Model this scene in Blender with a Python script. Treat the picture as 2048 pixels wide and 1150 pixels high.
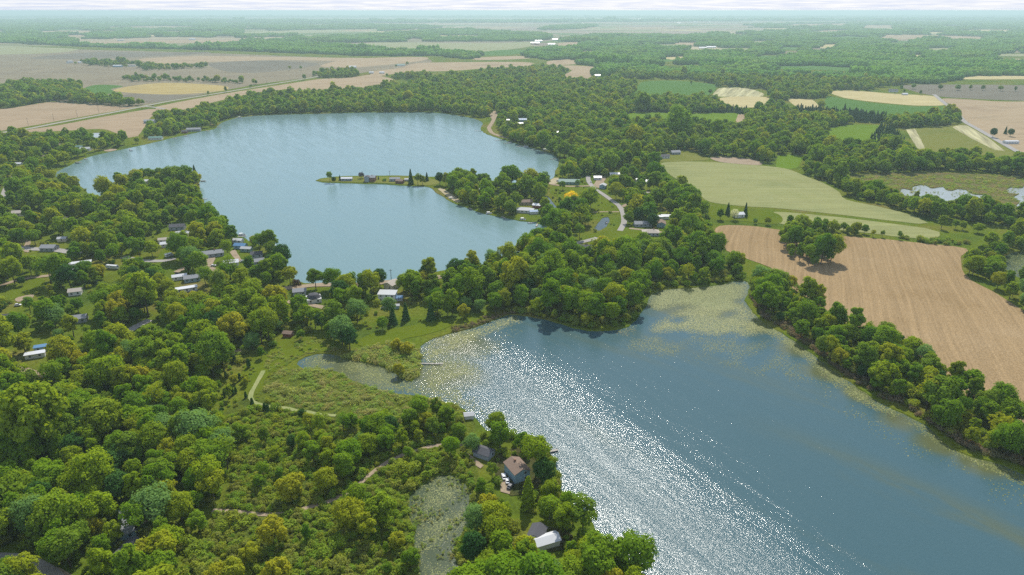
import bpy, bmesh, math, random
import numpy as np
from mathutils import Vector, Matrix
from mathutils.geometry import delaunay_2d_cdt

for o in list(bpy.data.objects):
    bpy.data.objects.remove(o)
SC = bpy.context.scene
COL = SC.collection
R = math.radians

# ------------------------------------------------------------------ camera
CAM_H = 190.0
FPX = 1384.0                      # focal length in photograph pixels (2048 wide)
PITCH = math.atan((575 - 21) / FPX)
cam = bpy.data.cameras.new('camera')
cam.sensor_width = 36.0
cam.lens = 36.0 * FPX / 2048.0
cam.clip_start = 1.0
cam.clip_end = 200000.0
camo = bpy.data.objects.new('camera', cam)
COL.objects.link(camo)
camo.location = (0, 0, CAM_H)
camo.rotation_euler = (math.pi / 2 - PITCH, 0, 0)
SC.camera = camo

# ------------------------------------------------------------------ sky, sun, exposure
SUN_EL, SUN_AZ = 49.5, 9.0        # degrees; azimuth clockwise from +Y (the view direction)
world = bpy.data.worlds.new('World')
SC.world = world
world.use_nodes = True
wn, wl = world.node_tree.nodes, world.node_tree.links
wn.clear()
w_out = wn.new('ShaderNodeOutputWorld')
w_bg = wn.new('ShaderNodeBackground')
w_sky = wn.new('ShaderNodeTexSky')
w_sky.sky_type = 'NISHITA'
w_sky.sun_disc = False
w_sky.sun_elevation = R(SUN_EL)
w_sky.sun_rotation = R(SUN_AZ)
w_sky.altitude = 300
w_sky.air_density = 1.0
w_sky.dust_density = 0.3
w_sky.ozone_density = 1.6
w_bg.inputs['Strength'].default_value = 0.12
# thin broken cloud over the whole dome
w_tc = wn.new('ShaderNodeTexCoord')
w_sep = wn.new('ShaderNodeSeparateXYZ')
w_add = wn.new('ShaderNodeMath'); w_add.operation = 'ADD'; w_add.inputs[1].default_value = 0.035
w_abs = wn.new('ShaderNodeMath'); w_abs.operation = 'ABSOLUTE'
w_dx = wn.new('ShaderNodeMath'); w_dx.operation = 'DIVIDE'
w_dy = wn.new('ShaderNodeMath'); w_dy.operation = 'DIVIDE'
w_cmb = wn.new('ShaderNodeCombineXYZ')
w_noise = wn.new('ShaderNodeTexNoise')
w_noise.inputs['Scale'].default_value = 0.32
w_noise.inputs['Detail'].default_value = 7
w_noise.inputs['Roughness'].default_value = 0.6
w_ramp = wn.new('ShaderNodeValToRGB')
w_ramp.color_ramp.elements[0].position = 0.38
w_ramp.color_ramp.elements[1].position = 0.66
w_ramp.color_ramp.elements[1].color = (0.75, 0.75, 0.75, 1)
w_mix = wn.new('ShaderNodeMix'); w_mix.data_type = 'RGBA'
w_cc = wn.new('ShaderNodeMix'); w_cc.data_type = 'RGBA'
w_cc.inputs[6].default_value = (4.7, 5.5, 7.7, 1); w_cc.inputs[7].default_value = (7.3, 7.5, 8.2, 1)
w_n2 = wn.new('ShaderNodeTexNoise'); w_n2.inputs['Scale'].default_value = 0.75; w_n2.inputs['Detail'].default_value = 6; w_n2.inputs['Roughness'].default_value = 0.65
w_r2 = wn.new('ShaderNodeValToRGB'); w_r2.color_ramp.elements[0].position = 0.40; w_r2.color_ramp.elements[1].position = 0.62
wl.new(w_n2.outputs['Fac'], w_r2.inputs[0]); wl.new(w_r2.outputs[0], w_cc.inputs[0]); wl.new(w_cc.outputs[2], w_mix.inputs[7])
wl.new(w_tc.outputs['Generated'], w_sep.inputs[0])
wl.new(w_sep.outputs['Z'], w_abs.inputs[0]); wl.new(w_abs.outputs[0], w_add.inputs[0])
wl.new(w_sep.outputs['X'], w_dx.inputs[0]); wl.new(w_add.outputs[0], w_dx.inputs[1])
wl.new(w_sep.outputs['Y'], w_dy.inputs[0]); wl.new(w_add.outputs[0], w_dy.inputs[1])
wl.new(w_dx.outputs[0], w_cmb.inputs[0]); wl.new(w_dy.outputs[0], w_cmb.inputs[1])
wl.new(w_cmb.outputs[0], w_noise.inputs['Vector']); wl.new(w_cmb.outputs[0], w_n2.inputs['Vector'])
wl.new(w_noise.outputs['Fac'], w_ramp.inputs[0])
# the cloud sheet closes towards the horizon, all round
w_hz = wn.new('ShaderNodeMapRange'); w_hz.inputs[1].default_value = 0.0; w_hz.inputs[2].default_value = 0.22
w_hz.inputs[3].default_value = 0.80; w_hz.inputs[4].default_value = 0.0
w_max = wn.new('ShaderNodeMath'); w_max.operation = 'MAXIMUM'
wl.new(w_abs.outputs[0], w_hz.inputs[0]); wl.new(w_hz.outputs[0], w_max.inputs[0]); wl.new(w_ramp.outputs[0], w_max.inputs[1])
wl.new(w_max.outputs[0], w_mix.inputs[0])
wl.new(w_sky.outputs[0], w_mix.inputs[6])
wl.new(w_mix.outputs[2], w_bg.inputs['Color'])
wl.new(w_bg.outputs[0], w_out.inputs['Surface'])

sun = bpy.data.lights.new('sun', 'SUN')
sun.energy = 4.6
sun.angle = R(0.53)
sun.color = (1.0, 0.95, 0.86)
suno = bpy.data.objects.new('sun', sun)
COL.objects.link(suno)
sd = Vector((math.sin(R(SUN_AZ)) * math.cos(R(SUN_EL)), math.cos(R(SUN_AZ)) * math.cos(R(SUN_EL)), math.sin(R(SUN_EL))))
suno.rotation_euler = sd.to_track_quat('Z', 'Y').to_euler()
suno.location = (0, 0, 400)

vs = SC.view_settings
vs.view_transform = 'Standard'
vs.look = 'None'
vs.exposure = 0.12
vs.gamma = 1.0
vs.use_curve_mapping = False
cy = SC.cycles
cy.max_bounces = 6
cy.diffuse_bounces = 3
cy.glossy_bounces = 2
cy.transmission_bounces = 3
cy.transparent_max_bounces = 6
cy.volume_bounces = 0
cy.use_denoising = False          # keeps the leaf and ripple grain
cy.use_adaptive_sampling = False

# ------------------------------------------------------------------ helpers
rng = np.random.default_rng(7)
random.seed(7)
_cp, _sp = math.cos(PITCH), math.sin(PITCH)

def G(x, y, z=0.0):
    """point of the plane at height z that lies under pixel (x, y) of the photograph"""
    u, v = x - 1024.0, y - 575.0
    fwd = FPX * _cp - v * _sp
    down = FPX * _sp + v * _cp
    t = (CAM_H - z) / down
    return Vector((u * t, fwd * t, z))

def P(x, y, z=0.0):
    """pixel of a point"""
    dz = CAM_H - z
    f = y * _cp + dz * _sp
    d = -y * _sp + dz * _cp
    return 1024 + FPX * x / f, 575 + FPX * d / f

def tag(o, label=None, cat=None, group=None, kind=None):
    if label: o['label'] = label
    if cat: o['category'] = cat
    if group: o['group'] = group
    if kind: o['kind'] = kind
    return o

def link(o, parent=None):
    COL.objects.link(o)
    if parent is not None:
        o.parent = parent
    return o

def empty(name, loc=(0, 0, 0), rz=0.0):
    o = bpy.data.objects.new(name, None)
    o.empty_display_size = 0.5
    COL.objects.link(o)
    o.location = loc
    o.rotation_euler = (0, 0, rz)
    return o

def mesh_from(name, verts, faces, mat=None, smooth=False):
    me = bpy.data.meshes.new(name)
    me.from_pydata([tuple(v) for v in verts], [], [tuple(f) for f in faces])
    if mat: me.materials.append(mat)
    if smooth:
        me.polygons.foreach_set('use_smooth', [True] * len(me.polygons))
    me.update()
    return me

class MB:
    """collects shapes into one mesh"""
    def __init__(s): s.v, s.f = [], []
    def add(s, vs_, fs_):
        b = len(s.v); s.v += [tuple(v) for v in vs_]; s.f += [tuple(i + b for i in f) for f in fs_]; return s
    def box(s, x0, x1, y0, y1, z0, z1):
        return s.add([(x0, y0, z0), (x1, y0, z0), (x1, y1, z0), (x0, y1, z0), (x0, y0, z1), (x1, y0, z1), (x1, y1, z1), (x0, y1, z1)],
                     [(0, 3, 2, 1), (4, 5, 6, 7), (0, 1, 5, 4), (1, 2, 6, 5), (2, 3, 7, 6), (3, 0, 4, 7)])
    def tube(s, pts, rad, n=6):
        rings = []
        for i, p in enumerate(pts):
            p = Vector(p)
            a = Vector(pts[max(i - 1, 0)]); b = Vector(pts[min(i + 1, len(pts) - 1)])
            t = (b - a).normalized()
            q = t.to_track_quat('Z', 'Y')
            r = rad[i] if hasattr(rad, '__len__') else rad
            rings.append([p + q @ Vector((r * math.cos(2 * math.pi * k / n), r * math.sin(2 * math.pi * k / n), 0)) for k in range(n)])
        vs_ = [v for r in rings for v in r]
        fs_ = []
        for i in range(len(rings) - 1):
            for k in range(n):
                fs_.append((i * n + k, i * n + (k + 1) % n, (i + 1) * n + (k + 1) % n, (i + 1) * n + k))
        fs_.append(tuple(range(n))[::-1]); fs_.append(tuple((len(rings) - 1) * n + k for k in range(n)))
        return s.add(vs_, fs_)
    def mesh(s, name, mat, smooth=False): return mesh_from(name, s.v, s.f, mat, smooth)
    def build(s, name, mat, parent=None, smooth=False):
        return link(bpy.data.objects.new(name, s.mesh(name, mat, smooth)), parent)

# ------------------------------------------------------------------ materials
MAT = {}
def newmat(name):
    m = bpy.data.materials.new(name); m.use_nodes = True
    nt = m.node_tree; nt.nodes.clear()
    out = nt.nodes.new('ShaderNodeOutputMaterial')
    MAT[name] = m
    return m, nt.nodes, nt.links, out

def plain(name, col, rough=0.7, var=0.12, scale=1.5, metal=0.0, spec=0.3):
    """painted or natural surface with slight mottling"""
    m, N, L, out = newmat(name)
    b = N.new('ShaderNodeBsdfPrincipled')
    tc = N.new('ShaderNodeTexCoord'); nz = N.new('ShaderNodeTexNoise')
    nz.inputs['Scale'].default_value = scale; nz.inputs['Detail'].default_value = 5
    mx = N.new('ShaderNodeMix'); mx.data_type = 'RGBA'
    mx.inputs[6].default_value = tuple(c * (1 - var) for c in col) + (1,)
    mx.inputs[7].default_value = tuple(min(1, c * (1 + var)) for c in col) + (1,)
    L.new(tc.outputs['Object'], nz.inputs['Vector']); L.new(nz.outputs['Fac'], mx.inputs[0]); L.new(mx.outputs[2], b.inputs['Base Color'])
    b.inputs['Roughness'].default_value = rough; b.inputs['Metallic'].default_value = metal
    b.inputs['Specular IOR Level'].default_value = spec
    L.new(b.outputs[0], out.inputs['Surface'])
    return m

def ramp(N, stops):
    r = N.new('ShaderNodeValToRGB'); e = r.color_ramp.elements
    while len(e) < len(stops): e.new(0.5)
    for k, (p, c) in enumerate(stops):
        e[k].position = p; e[k].color = tuple(c) + (1,)
    return r

def field_mat(name, cols, patch=60.0, row_dir=None, row_w=2.5, row_amt=0.3, fine=0.9, fine_amt=0.35, rough=0.95, patch2=None):
    """farmland: soft patches, optional drill rows (direction in degrees clockwise from +Y), fine mottling"""
    m, N, L, out = newmat(name)
    b = N.new('ShaderNodeBsdfDiffuse')
    g = N.new('ShaderNodeNewGeometry')
    n1 = N.new('ShaderNodeTexNoise'); n1.inputs['Scale'].default_value = 1.0 / patch; n1.inputs['Detail'].default_value = 6; n1.inputs['Roughness'].default_value = 0.6
    L.new(g.outputs['Position'], n1.inputs['Vector'])
    k = len(cols)
    r1 = ramp(N, [(0.3 + 0.4 * i / max(1, k - 1), c) for i, c in enumerate(cols)])
    L.new(n1.outputs['Fac'], r1.inputs[0])
    cur = r1.outputs[0]
    def modulate(cur, fac, amt):
        mr = N.new('ShaderNodeMapRange'); mr.inputs[1].default_value = 0.3; mr.inputs[2].default_value = 0.7
        mr.inputs[3].default_value = 1 - amt; mr.inputs[4].default_value = 1 + amt
        L.new(fac, mr.inputs[0])
        vm = N.new('ShaderNodeVectorMath'); vm.operation = 'SCALE'
        L.new(cur, vm.inputs[0]); L.new(mr.outputs[0], vm.inputs['Scale'])
        return vm.outputs[0]
    n2 = N.new('ShaderNodeTexNoise'); n2.inputs['Scale'].default_value = 1.0 / fine; n2.inputs['Detail'].default_value = 4
    L.new(g.outputs['Position'], n2.inputs['Vector'])
    cur = modulate(cur, n2.outputs['Fac'], fine_amt)
    if row_dir is not None:
        mp = N.new('ShaderNodeMapping'); mp.vector_type = 'POINT'
        mp.inputs['Rotation'].default_value = (0, 0, R(row_dir))
        L.new(g.outputs['Position'], mp.inputs['Vector'])
        mp2 = N.new('ShaderNodeMapping'); mp2.inputs['Scale'].default_value = (1.0 / row_w, 1.0 / 140.0, 1)
        # slow bend of the rows
        nb = N.new('ShaderNodeTexNoise'); nb.inputs['Scale'].default_value = 0.006; nb.inputs['Detail'].default_value = 1
        L.new(mp.outputs[0], nb.inputs['Vector'])
        sc = N.new('ShaderNodeVectorMath'); sc.operation = 'MULTIPLY'; sc.inputs[1].default_value = (16, 0, 0)
        L.new(nb.outputs['Color'], sc.inputs[0])
        ad = N.new('ShaderNodeVectorMath'); ad.operation = 'ADD'
        L.new(mp.outputs[0], ad.inputs[0]); L.new(sc.outputs[0], ad.inputs[1])
        L.new(ad.outputs[0], mp2.inputs['Vector'])
        n3 = N.new('ShaderNodeTexNoise'); n3.inputs['Scale'].default_value = 1.0; n3.inputs['Detail'].default_value = 2.5; n3.inputs['Roughness'].default_value = 0.7
        L.new(mp2.outputs[0], n3.inputs['Vector'])
        cur = modulate(cur, n3.outputs['Fac'], row_amt)
    L.new(cur, b.inputs['Color'])
    L.new(b.outputs[0], out.inputs['Surface'])
    return m

def leaf_mat(name, cols, trans=0.44, ty=(1.25, 1.15, 0.5), inner=0.18):
    """foliage; the tone differs from plant to plant"""
    m, N, L, out = newmat(name)
    oi = N.new('ShaderNodeObjectInfo')
    k = len(cols)
    r = ramp(N, [(i / max(1, k - 1), c) for i, c in enumerate(cols)])
    L.new(oi.outputs['Random'], r.inputs[0])
    tc = N.new('ShaderNodeTexCoord'); nz = N.new('ShaderNodeTexNoise')
    nz.inputs['Scale'].default_value = 0.55; nz.inputs['Detail'].default_value = 4
    L.new(tc.outputs['Object'], nz.inputs['Vector'])
    mr = N.new('ShaderNodeMapRange'); mr.inputs[1].default_value = 0.3; mr.inputs[2].default_value = 0.7
    mr.inputs[3].default_value = 1 - inner; mr.inputs[4].default_value = 1 + inner
    L.new(nz.outputs['Fac'], mr.inputs[0])
    vm = N.new('ShaderNodeVectorMath'); vm.operation = 'SCALE'
    L.new(r.outputs[0], vm.inputs[0]); L.new(mr.outputs[0], vm.inputs['Scale'])
    d = N.new('ShaderNodeBsdfDiffuse'); t = N.new('ShaderNodeBsdfTranslucent'); mx = N.new('ShaderNodeAddShader')
    v2 = N.new('ShaderNodeVectorMath'); v2.operation = 'MULTIPLY'; v2.inputs[1].default_value = tuple(c * trans * 2 for c in ty)
    L.new(vm.outputs[0], d.inputs['Color']); L.new(vm.outputs[0], v2.inputs[0]); L.new(v2.outputs[0], t.inputs['Color'])
    L.new(d.outputs[0], mx.inputs[0]); L.new(t.outputs[0], mx.inputs[1])
    L.new(mx.outputs[0], out.inputs['Surface'])
    return m

leaf_mat('leaf', [(0.068, 0.140, 0.010), (0.112, 0.188, 0.009), (0.162, 0.212, 0.010), (0.082, 0.158, 0.012), (0.200, 0.218, 0.012), (0.124, 0.194, 0.013), (0.094, 0.166, 0.010), (0.112, 0.160, 0.018)])
leaf_mat('leaf_dark', [(0.032, 0.085, 0.020), (0.048, 0.105, 0.022), (0.038, 0.092, 0.018)], trans=0.3)
leaf_mat('leaf_willow', [(0.205, 0.225, 0.016), (0.240, 0.235, 0.016), (0.175, 0.212, 0.016)])
leaf_mat('leaf_gold', [(0.58, 0.46, 0.008), (0.53, 0.44, 0.010)], trans=0.3)
leaf_mat('leaf_pink', [(0.52, 0.19, 0.23), (0.48, 0.17, 0.21)], trans=0.3)
leaf_mat('leaf_purple', [(0.055, 0.026, 0.028), (0.048, 0.024, 0.026)], trans=0.2)
leaf_mat('leaf_pale', [(0.112, 0.190, 0.050), (0.100, 0.175, 0.045)])
leaf_mat('leaf_blossom', [(0.45, 0.46, 0.32), (0.38, 0.40, 0.25)], trans=0.3)
leaf_mat('leaf_scrub', [(0.120, 0.195, 0.022), (0.160, 0.222, 0.024), (0.150, 0.165, 0.038), (0.190, 0.225, 0.024), (0.108, 0.182, 0.022)])
leaf_mat('leaf_marsh', [(0.165, 0.235, 0.050), (0.200, 0.235, 0.062), (0.215, 0.205, 0.085), (0.150, 0.225, 0.045)], trans=0.5)
leaf_mat('leaf_brown', [(0.190, 0.140, 0.080), (0.165, 0.135, 0.085), (0.150, 0.155, 0.065)], trans=0.3)
plain('bark', (0.085, 0.065, 0.048), 0.95)
plain('white_paint', (0.68, 0.68, 0.66), 0.5, 0.05)
plain('white_metal', (0.62, 0.63, 0.64), 0.35, 0.04, spec=0.5)
plain('cream', (0.60, 0.54, 0.42), 0.7, 0.06)
plain('grey_siding', (0.34, 0.37, 0.40), 0.7, 0.06)
plain('blue_siding', (0.27, 0.40, 0.47), 0.6, 0.05)
plain('teal_siding', (0.22, 0.36, 0.34), 0.6, 0.05)
plain('red_siding', (0.23, 0.085, 0.060), 0.7, 0.1)
plain('brick', (0.30, 0.16, 0.11), 0.8, 0.15, 3)
plain('tan_siding', (0.42, 0.34, 0.24), 0.7, 0.08)
plain('wood', (0.30, 0.23, 0.16), 0.85, 0.15, 2)
plain('grey_wood', (0.38, 0.35, 0.31), 0.85, 0.15, 2)
plain('roof_grey', (0.26, 0.27, 0.28), 0.85, 0.14, 1.2)
plain('roof_dark', (0.085, 0.085, 0.095), 0.85, 0.18, 1.2)
plain('roof_brown', (0.22, 0.155, 0.115), 0.85, 0.15, 1.2)
plain('roof_tan', (0.42, 0.37, 0.31), 0.85, 0.1, 1.2)
plain('roof_blue', (0.10, 0.22, 0.38), 0.5, 0.08)
plain('roof_green', (0.12, 0.23, 0.19), 0.6, 0.08)
plain('roof_pale', (0.44, 0.45, 0.45), 0.6, 0.08)
plain('glass', (0.020, 0.028, 0.034), 0.08, 0.1, spec=0.6)
plain('tyre', (0.015, 0.015, 0.016), 0.9)
plain('car_white', (0.80, 0.80, 0.80), 0.25, 0.02, spec=0.6)
plain('car_dark', (0.03, 0.035, 0.045), 0.25, 0.02, spec=0.6)
plain('car_blue', (0.06, 0.13, 0.26), 0.25, 0.02, spec=0.6)
plain('car_red', (0.30, 0.03, 0.03), 0.25, 0.02, spec=0.6)
plain('car_silver', (0.45, 0.46, 0.47), 0.25, 0.02, spec=0.6)
plain('tarp_blue', (0.02, 0.20, 0.32), 0.6)
plain('concrete', (0.45, 0.43, 0.40), 0.9, 0.1)
plain('stone', (0.34, 0.31, 0.27), 0.9, 0.25, 0.8)
# ------------------------------------------------------------------ ground plan (traced on the photograph, laid out on the plane z = 0)
def smooth_poly(pts, closed=True, step=6.0, wob=0.0, seed=1):
    """Catmull-Rom through world points, resampled"""
    r = random.Random(seed)
    pts = [Vector((p[0], p[1], 0)) for p in pts]
    n = len(pts); out = []
    rngi = range(n) if closed else range(n - 1)
    for i in rngi:
        if closed: p0, p1, p2, p3 = pts[i - 1], pts[i], pts[(i + 1) % n], pts[(i + 2) % n]
        else: p0, p1, p2, p3 = pts[max(i - 1, 0)], pts[i], pts[i + 1], pts[min(i + 2, n - 1)]
        L_ = (p2 - p1).length
        # keep tangents short so unequal spans cannot loop
        m1 = (p2 - p0); m2 = (p3 - p1)
        if m1.length > 0: m1 = m1.normalized() * min(L_, (p1 - p0).length + 1e-6 if i or closed else L_) * 0.9
        if m2.length > 0: m2 = m2.normalized() * min(L_, (p3 - p2).length + 1e-6 if (p3 - p2).length > 0 else L_) * 0.9
        k = max(1, int(L_ / step))
        for j in range(k):
            t = j / k; t2, t3 = t * t, t * t * t
            q = p1 * (2 * t3 - 3 * t2 + 1) + m1 * (t3 - 2 * t2 + t) + p2 * (-2 * t3 + 3 * t2) + m2 * (t3 - t2)
            if wob: q = q + Vector((r.uniform(-wob, wob), r.uniform(-wob, wob), 0))
            out.append((q.x, q.y))
    if not closed: out.append((pts[-1].x, pts[-1].y))
    return out

def gp(px): return [tuple(G(x, y)[:2]) for x, y in px]

def inpoly(X, Y, poly):
    """vectorised point in polygon"""
    X = np.asarray(X, float); Y = np.asarray(Y, float)
    res = np.zeros(X.shape, bool)
    p = np.asarray(poly); n = len(p); j = n - 1
    bb = (X >= p[:, 0].min()) & (X <= p[:, 0].max()) & (Y >= p[:, 1].min()) & (Y <= p[:, 1].max())
    if not bb.any(): return res
    xs, ys = X[bb], Y[bb]; rr = np.zeros(xs.shape, bool)
    for i in range(n):
        xi, yi = p[i]; xj, yj = p[j]
        c = ((yi > ys) != (yj > ys))
        with np.errstate(divide='ignore', invalid='ignore'):
            c &= xs < (xj - xi) * (ys - yi) / (yj - yi + 1e-12) + xi
        rr ^= c; j = i
    res[bb] = rr
    return res

def seg_dist(X, Y, line):
    d = np.full(np.shape(X), 1e9)
    for (ax, ay), (bx, by) in zip(line[:-1], line[1:]):
        vx, vy = bx - ax, by - ay
        t = np.clip(((X - ax) * vx + (Y - ay) * vy) / (vx * vx + vy * vy + 1e-9), 0, 1)
        d = np.minimum(d, np.hypot(X - ax - t * vx, Y - ay - t * vy))
    return d

LAKES = {}
LAKES['upper'] = smooth_poly(gp([
    (104, 350), (118, 340), (150, 325), (185, 311), (240, 299), (300, 286), (345, 275), (400, 263), (430, 257), (441, 246), (470, 236), (512, 231), (560, 229),
    (640, 227), (720, 225), (800, 224), (870, 225), (925, 232), (955, 239), (966, 247), (961, 257), (972, 267), (995, 275), (1030, 286), (1070, 297),
    (1100, 306), (1116, 316), (1117, 330), (1112, 342), (1108, 354), (1085, 364), (1040, 366), (980, 361), (920, 356), (860, 353), (800, 351), (730, 351), (670, 353),
    (640, 357), (632, 361), (645, 364), (690, 366), (760, 368), (820, 371), (860, 374), (872, 384), (895, 398), (925, 412), (960, 424), (1000, 433), (1040, 441),
    (1062, 444), (1090, 450), (1102, 458), (1098, 470), (1086, 484), (1068, 496), (1040, 507), (1000, 524), (960, 532), (910, 537), (860, 545), (825, 556), (790, 560), (740, 563), (700, 566),
    (655, 566), (610, 566), (588, 558), (572, 540), (560, 518), (548, 500), (530, 492), (505, 484), (480, 472), (455, 462), (440, 450), (424, 438), (413, 424), (407, 404), (400, 380),
    (396, 362), (385, 352), (340, 350), (290, 351), (250, 356), (222, 366), (207, 378), (202, 394), (196, 408), (188, 411), (182, 398), (168, 378), (148, 366), (124, 359)]), step=7, wob=1.0, seed=2)
LAKES['lower'] = smooth_poly(gp([
    (1020, 628), (1060, 632), (1100, 640), (1150, 655), (1200, 661), (1245, 656), (1268, 640), (1290, 612), (1300, 588), (1340, 577), (1400, 573), (1450, 566), (1488, 560),
    (1500, 574), (1492, 600), (1508, 624), (1530, 645), (1560, 662), (1600, 688), (1640, 718), (1680, 748), (1720, 776), (1760, 802), (1805, 826), (1850, 848), (1890, 882), (1920, 902),
    (1960, 917), (2010, 930), (2080, 960), (2300, 1080), (2500, 1300), (2300, 1500), (1300, 1500), (1310, 1260), (1285, 1160), (1262, 1128), (1225, 1112), (1200, 1092), (1192, 1064), (1172, 1032), (1140, 1004),
    (1122, 980), (1116, 950), (1106, 915), (1085, 890), (1050, 872), (1005, 864), (970, 860), (950, 838), (925, 818), (895, 806), (862, 796), (830, 790), (790, 788), (745, 776), (705, 760), (665, 740), (620, 740),
    (592, 728), (612, 712), (650, 705), (690, 714), (730, 722), (770, 734), (800, 750), (822, 762), (834, 752), (838, 725), (836, 700), (850, 684), (890, 668), (940, 656), (985, 640)]), step=4, wob=0.7, seed=3)
LAKES['marsh_pond'] = smooth_poly(gp([(1800, 383), (1806, 377), (1822, 380), (1830, 371), (1850, 370), (1862, 376), (1884, 373), (1896, 381), (1915, 377), (1936, 380), (1946, 388), (1972, 389), (1964, 396), (1944, 397), (1936, 404), (1908, 401), (1890, 406), (1868, 398), (1846, 399), (1832, 391), (1814, 392)]), step=5, wob=1.6, seed=4)
LAKES['edge_pond'] = smooth_poly(gp([(2012, 380), (2024, 374), (2040, 376), (2052, 370), (2090, 372), (2120, 400), (2080, 425), (2050, 412), (2034, 415), (2040, 402), (2026, 396), (2034, 388), (2018, 386)]), step=6, wob=1.2, seed=5)
LAKES['reedy_pond'] = smooth_poly(gp([(2005, 520), (2030, 503), (2090, 505), (2100, 560), (2050, 558), (2018, 545)]), step=6, wob=1.0, seed=6)
LAKES['canal_pond'] = smooth_poly(gp([(1186, 460), (1196, 444), (1204, 436), (1216, 433), (1220, 441), (1212, 454), (1198, 461)]), step=3, wob=0.3, seed=7)
LAKES['canal'] = smooth_poly(gp([(1088, 391), (1097, 392), (1107, 404), (1119, 420), (1116, 424), (1106, 419), (1096, 405)]), step=3, wob=0.3, seed=8)
LAKES['farm_pond'] = smooth_poly(gp([(180, 272), (184, 266), (203, 265), (207, 271), (196, 275)]), step=4, wob=0.5, seed=9)
LAKES['lily_pond'] = smooth_poly(gp([(842, 968), (880, 946), (915, 952), (946, 985), (950, 1020), (930, 1060), (912, 1100), (925, 1150), (915, 1210), (850, 1230), (838, 1160), (822, 1100), (826, 1060), (812, 1020), (820, 985)]), step=3, wob=0.5, seed=10)

X0, X1, Y0, Y1 = -3600.0, 3600.0, -250.0, 4200.0
WATER_Z = -0.45

def cdt_ground():
    V, F = [], []
    V += [Vector((X0, Y0)), Vector((X1, Y0)), Vector((X1, Y1)), Vector((X0, Y1))]
    # a coarse inner lattice keeps the triangles compact
    E = [(0, 1), (1, 2), (2, 3), (3, 0)]
    loops = []
    for k, poly in LAKES.items():
        b = len(V); V += [Vector(p) for p in poly]
        F.append(list(range(b, b + len(poly)))); loops.append((b, len(poly)))
    for gx in np.arange(X0 + 200, X1 - 100, 200):
        for gy in np.arange(Y0 + 200, Y1 - 100, 200):
            V.append(Vector((gx, gy)))
    v2, e2, f2, ov, oe, of = delaunay_2d_cdt(V, E, F, 0, 1e-4)
    return v2, f2, of, list(LAKES.keys())

_v2, _f2, _of, _names = cdt_ground()
gv = [(p.x, p.y, 0.0) for p in _v2]
land, water_faces = [], {n: [] for n in _names}
_tri = [list(f) for f in _f2]
_cx = np.array([sum(gv[i][0] for i in f) / 3 for f in _tri]); _cy = np.array([sum(gv[i][1] for i in f) / 3 for f in _tri])
_wat = np.full(len(_tri), -1)
for _k, _n in enumerate(_names): _wat[inpoly(_cx, _cy, LAKES[_n])] = _k
for f, w_ in zip(_tri, _wat):
    a, b, c = (Vector(gv[i]) for i in f)
    if (b - a).cross(c - a).z < 0: f = f[::-1]
    if w_ >= 0: water_faces[_names[w_]].append(f)
    else: land.append(f)

# ground material
def ground_material():
    m, N, L, out = newmat('grassland')
    g = N.new('ShaderNodeNewGeometry')
    n1 = N.new('ShaderNodeTexNoise'); n1.inputs['Scale'].default_value = 0.018; n1.inputs['Detail'].default_value = 6
    n2 = N.new('ShaderNodeTexNoise'); n2.inputs['Scale'].default_value = 0.45; n2.inputs['Detail'].default_value = 5; n2.inputs['Roughness'].default_value = 0.7
    for n in (n1, n2): L.new(g.outputs['Position'], n.inputs['Vector'])
    r1 = ramp(N, [(0.32, (0.060, 0.095, 0.016)), (0.46, (0.095, 0.135, 0.012)), (0.56, (0.120, 0.140, 0.016)), (0.70, (0.150, 0.130, 0.040))])
    L.new(n1.outputs['Fac'], r1.inputs[0])
    mr = N.new('ShaderNodeMapRange'); mr.inputs[1].default_value = 0.3; mr.inputs[2].default_value = 0.7; mr.inputs[3].default_value = 0.62; mr.inputs[4].default_value = 1.38
    L.new(n2.outputs['Fac'], mr.inputs[0])
    vm = N.new('ShaderNodeVectorMath'); vm.operation = 'SCALE'
    L.new(r1.outputs[0], vm.inputs[0]); L.new(mr.outputs[0], vm.inputs['Scale'])
    d = N.new('ShaderNodeBsdfDiffuse'); L.new(vm.outputs[0], d.inputs['Color'])
    L.new(d.outputs[0], out.inputs['Surface'])
    return m
ground_material()

# banks: the shore drops under the water
bank_v, bank_f = [], []
for k, poly in LAKES.items():
    n = len(poly); ps = [Vector((p[0], p[1], 0)) for p in poly]
    area = sum(ps[i].x * ps[(i + 1) % n].y - ps[(i + 1) % n].x * ps[i].y for i in range(n)) / 2
    s = 1 if area > 0 else -1
    b = len(gv)
    for i in range(n):
        t = (ps[(i + 1) % n] - ps[i - 1]).normalized()
        nrm = Vector((-t.y, t.x, 0)) * s
        gv.append((ps[i].x, ps[i].y, 0.0)); q = ps[i] + nrm * 1.6; gv.append((q.x, q.y, -1.3))
    for i in range(n):
        j = (i + 1) % n
        f = (b + 2 * i, b + 2 * j, b + 2 * j + 1, b + 2 * i + 1)
        land.append(f if s > 0 else f[::-1])
ground = link(bpy.data.objects.new('ground', mesh_from('ground', gv, land, MAT['grassland'])))
tag(ground, 'green grassy land around the two lakes', 'ground', kind='structure')

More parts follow.
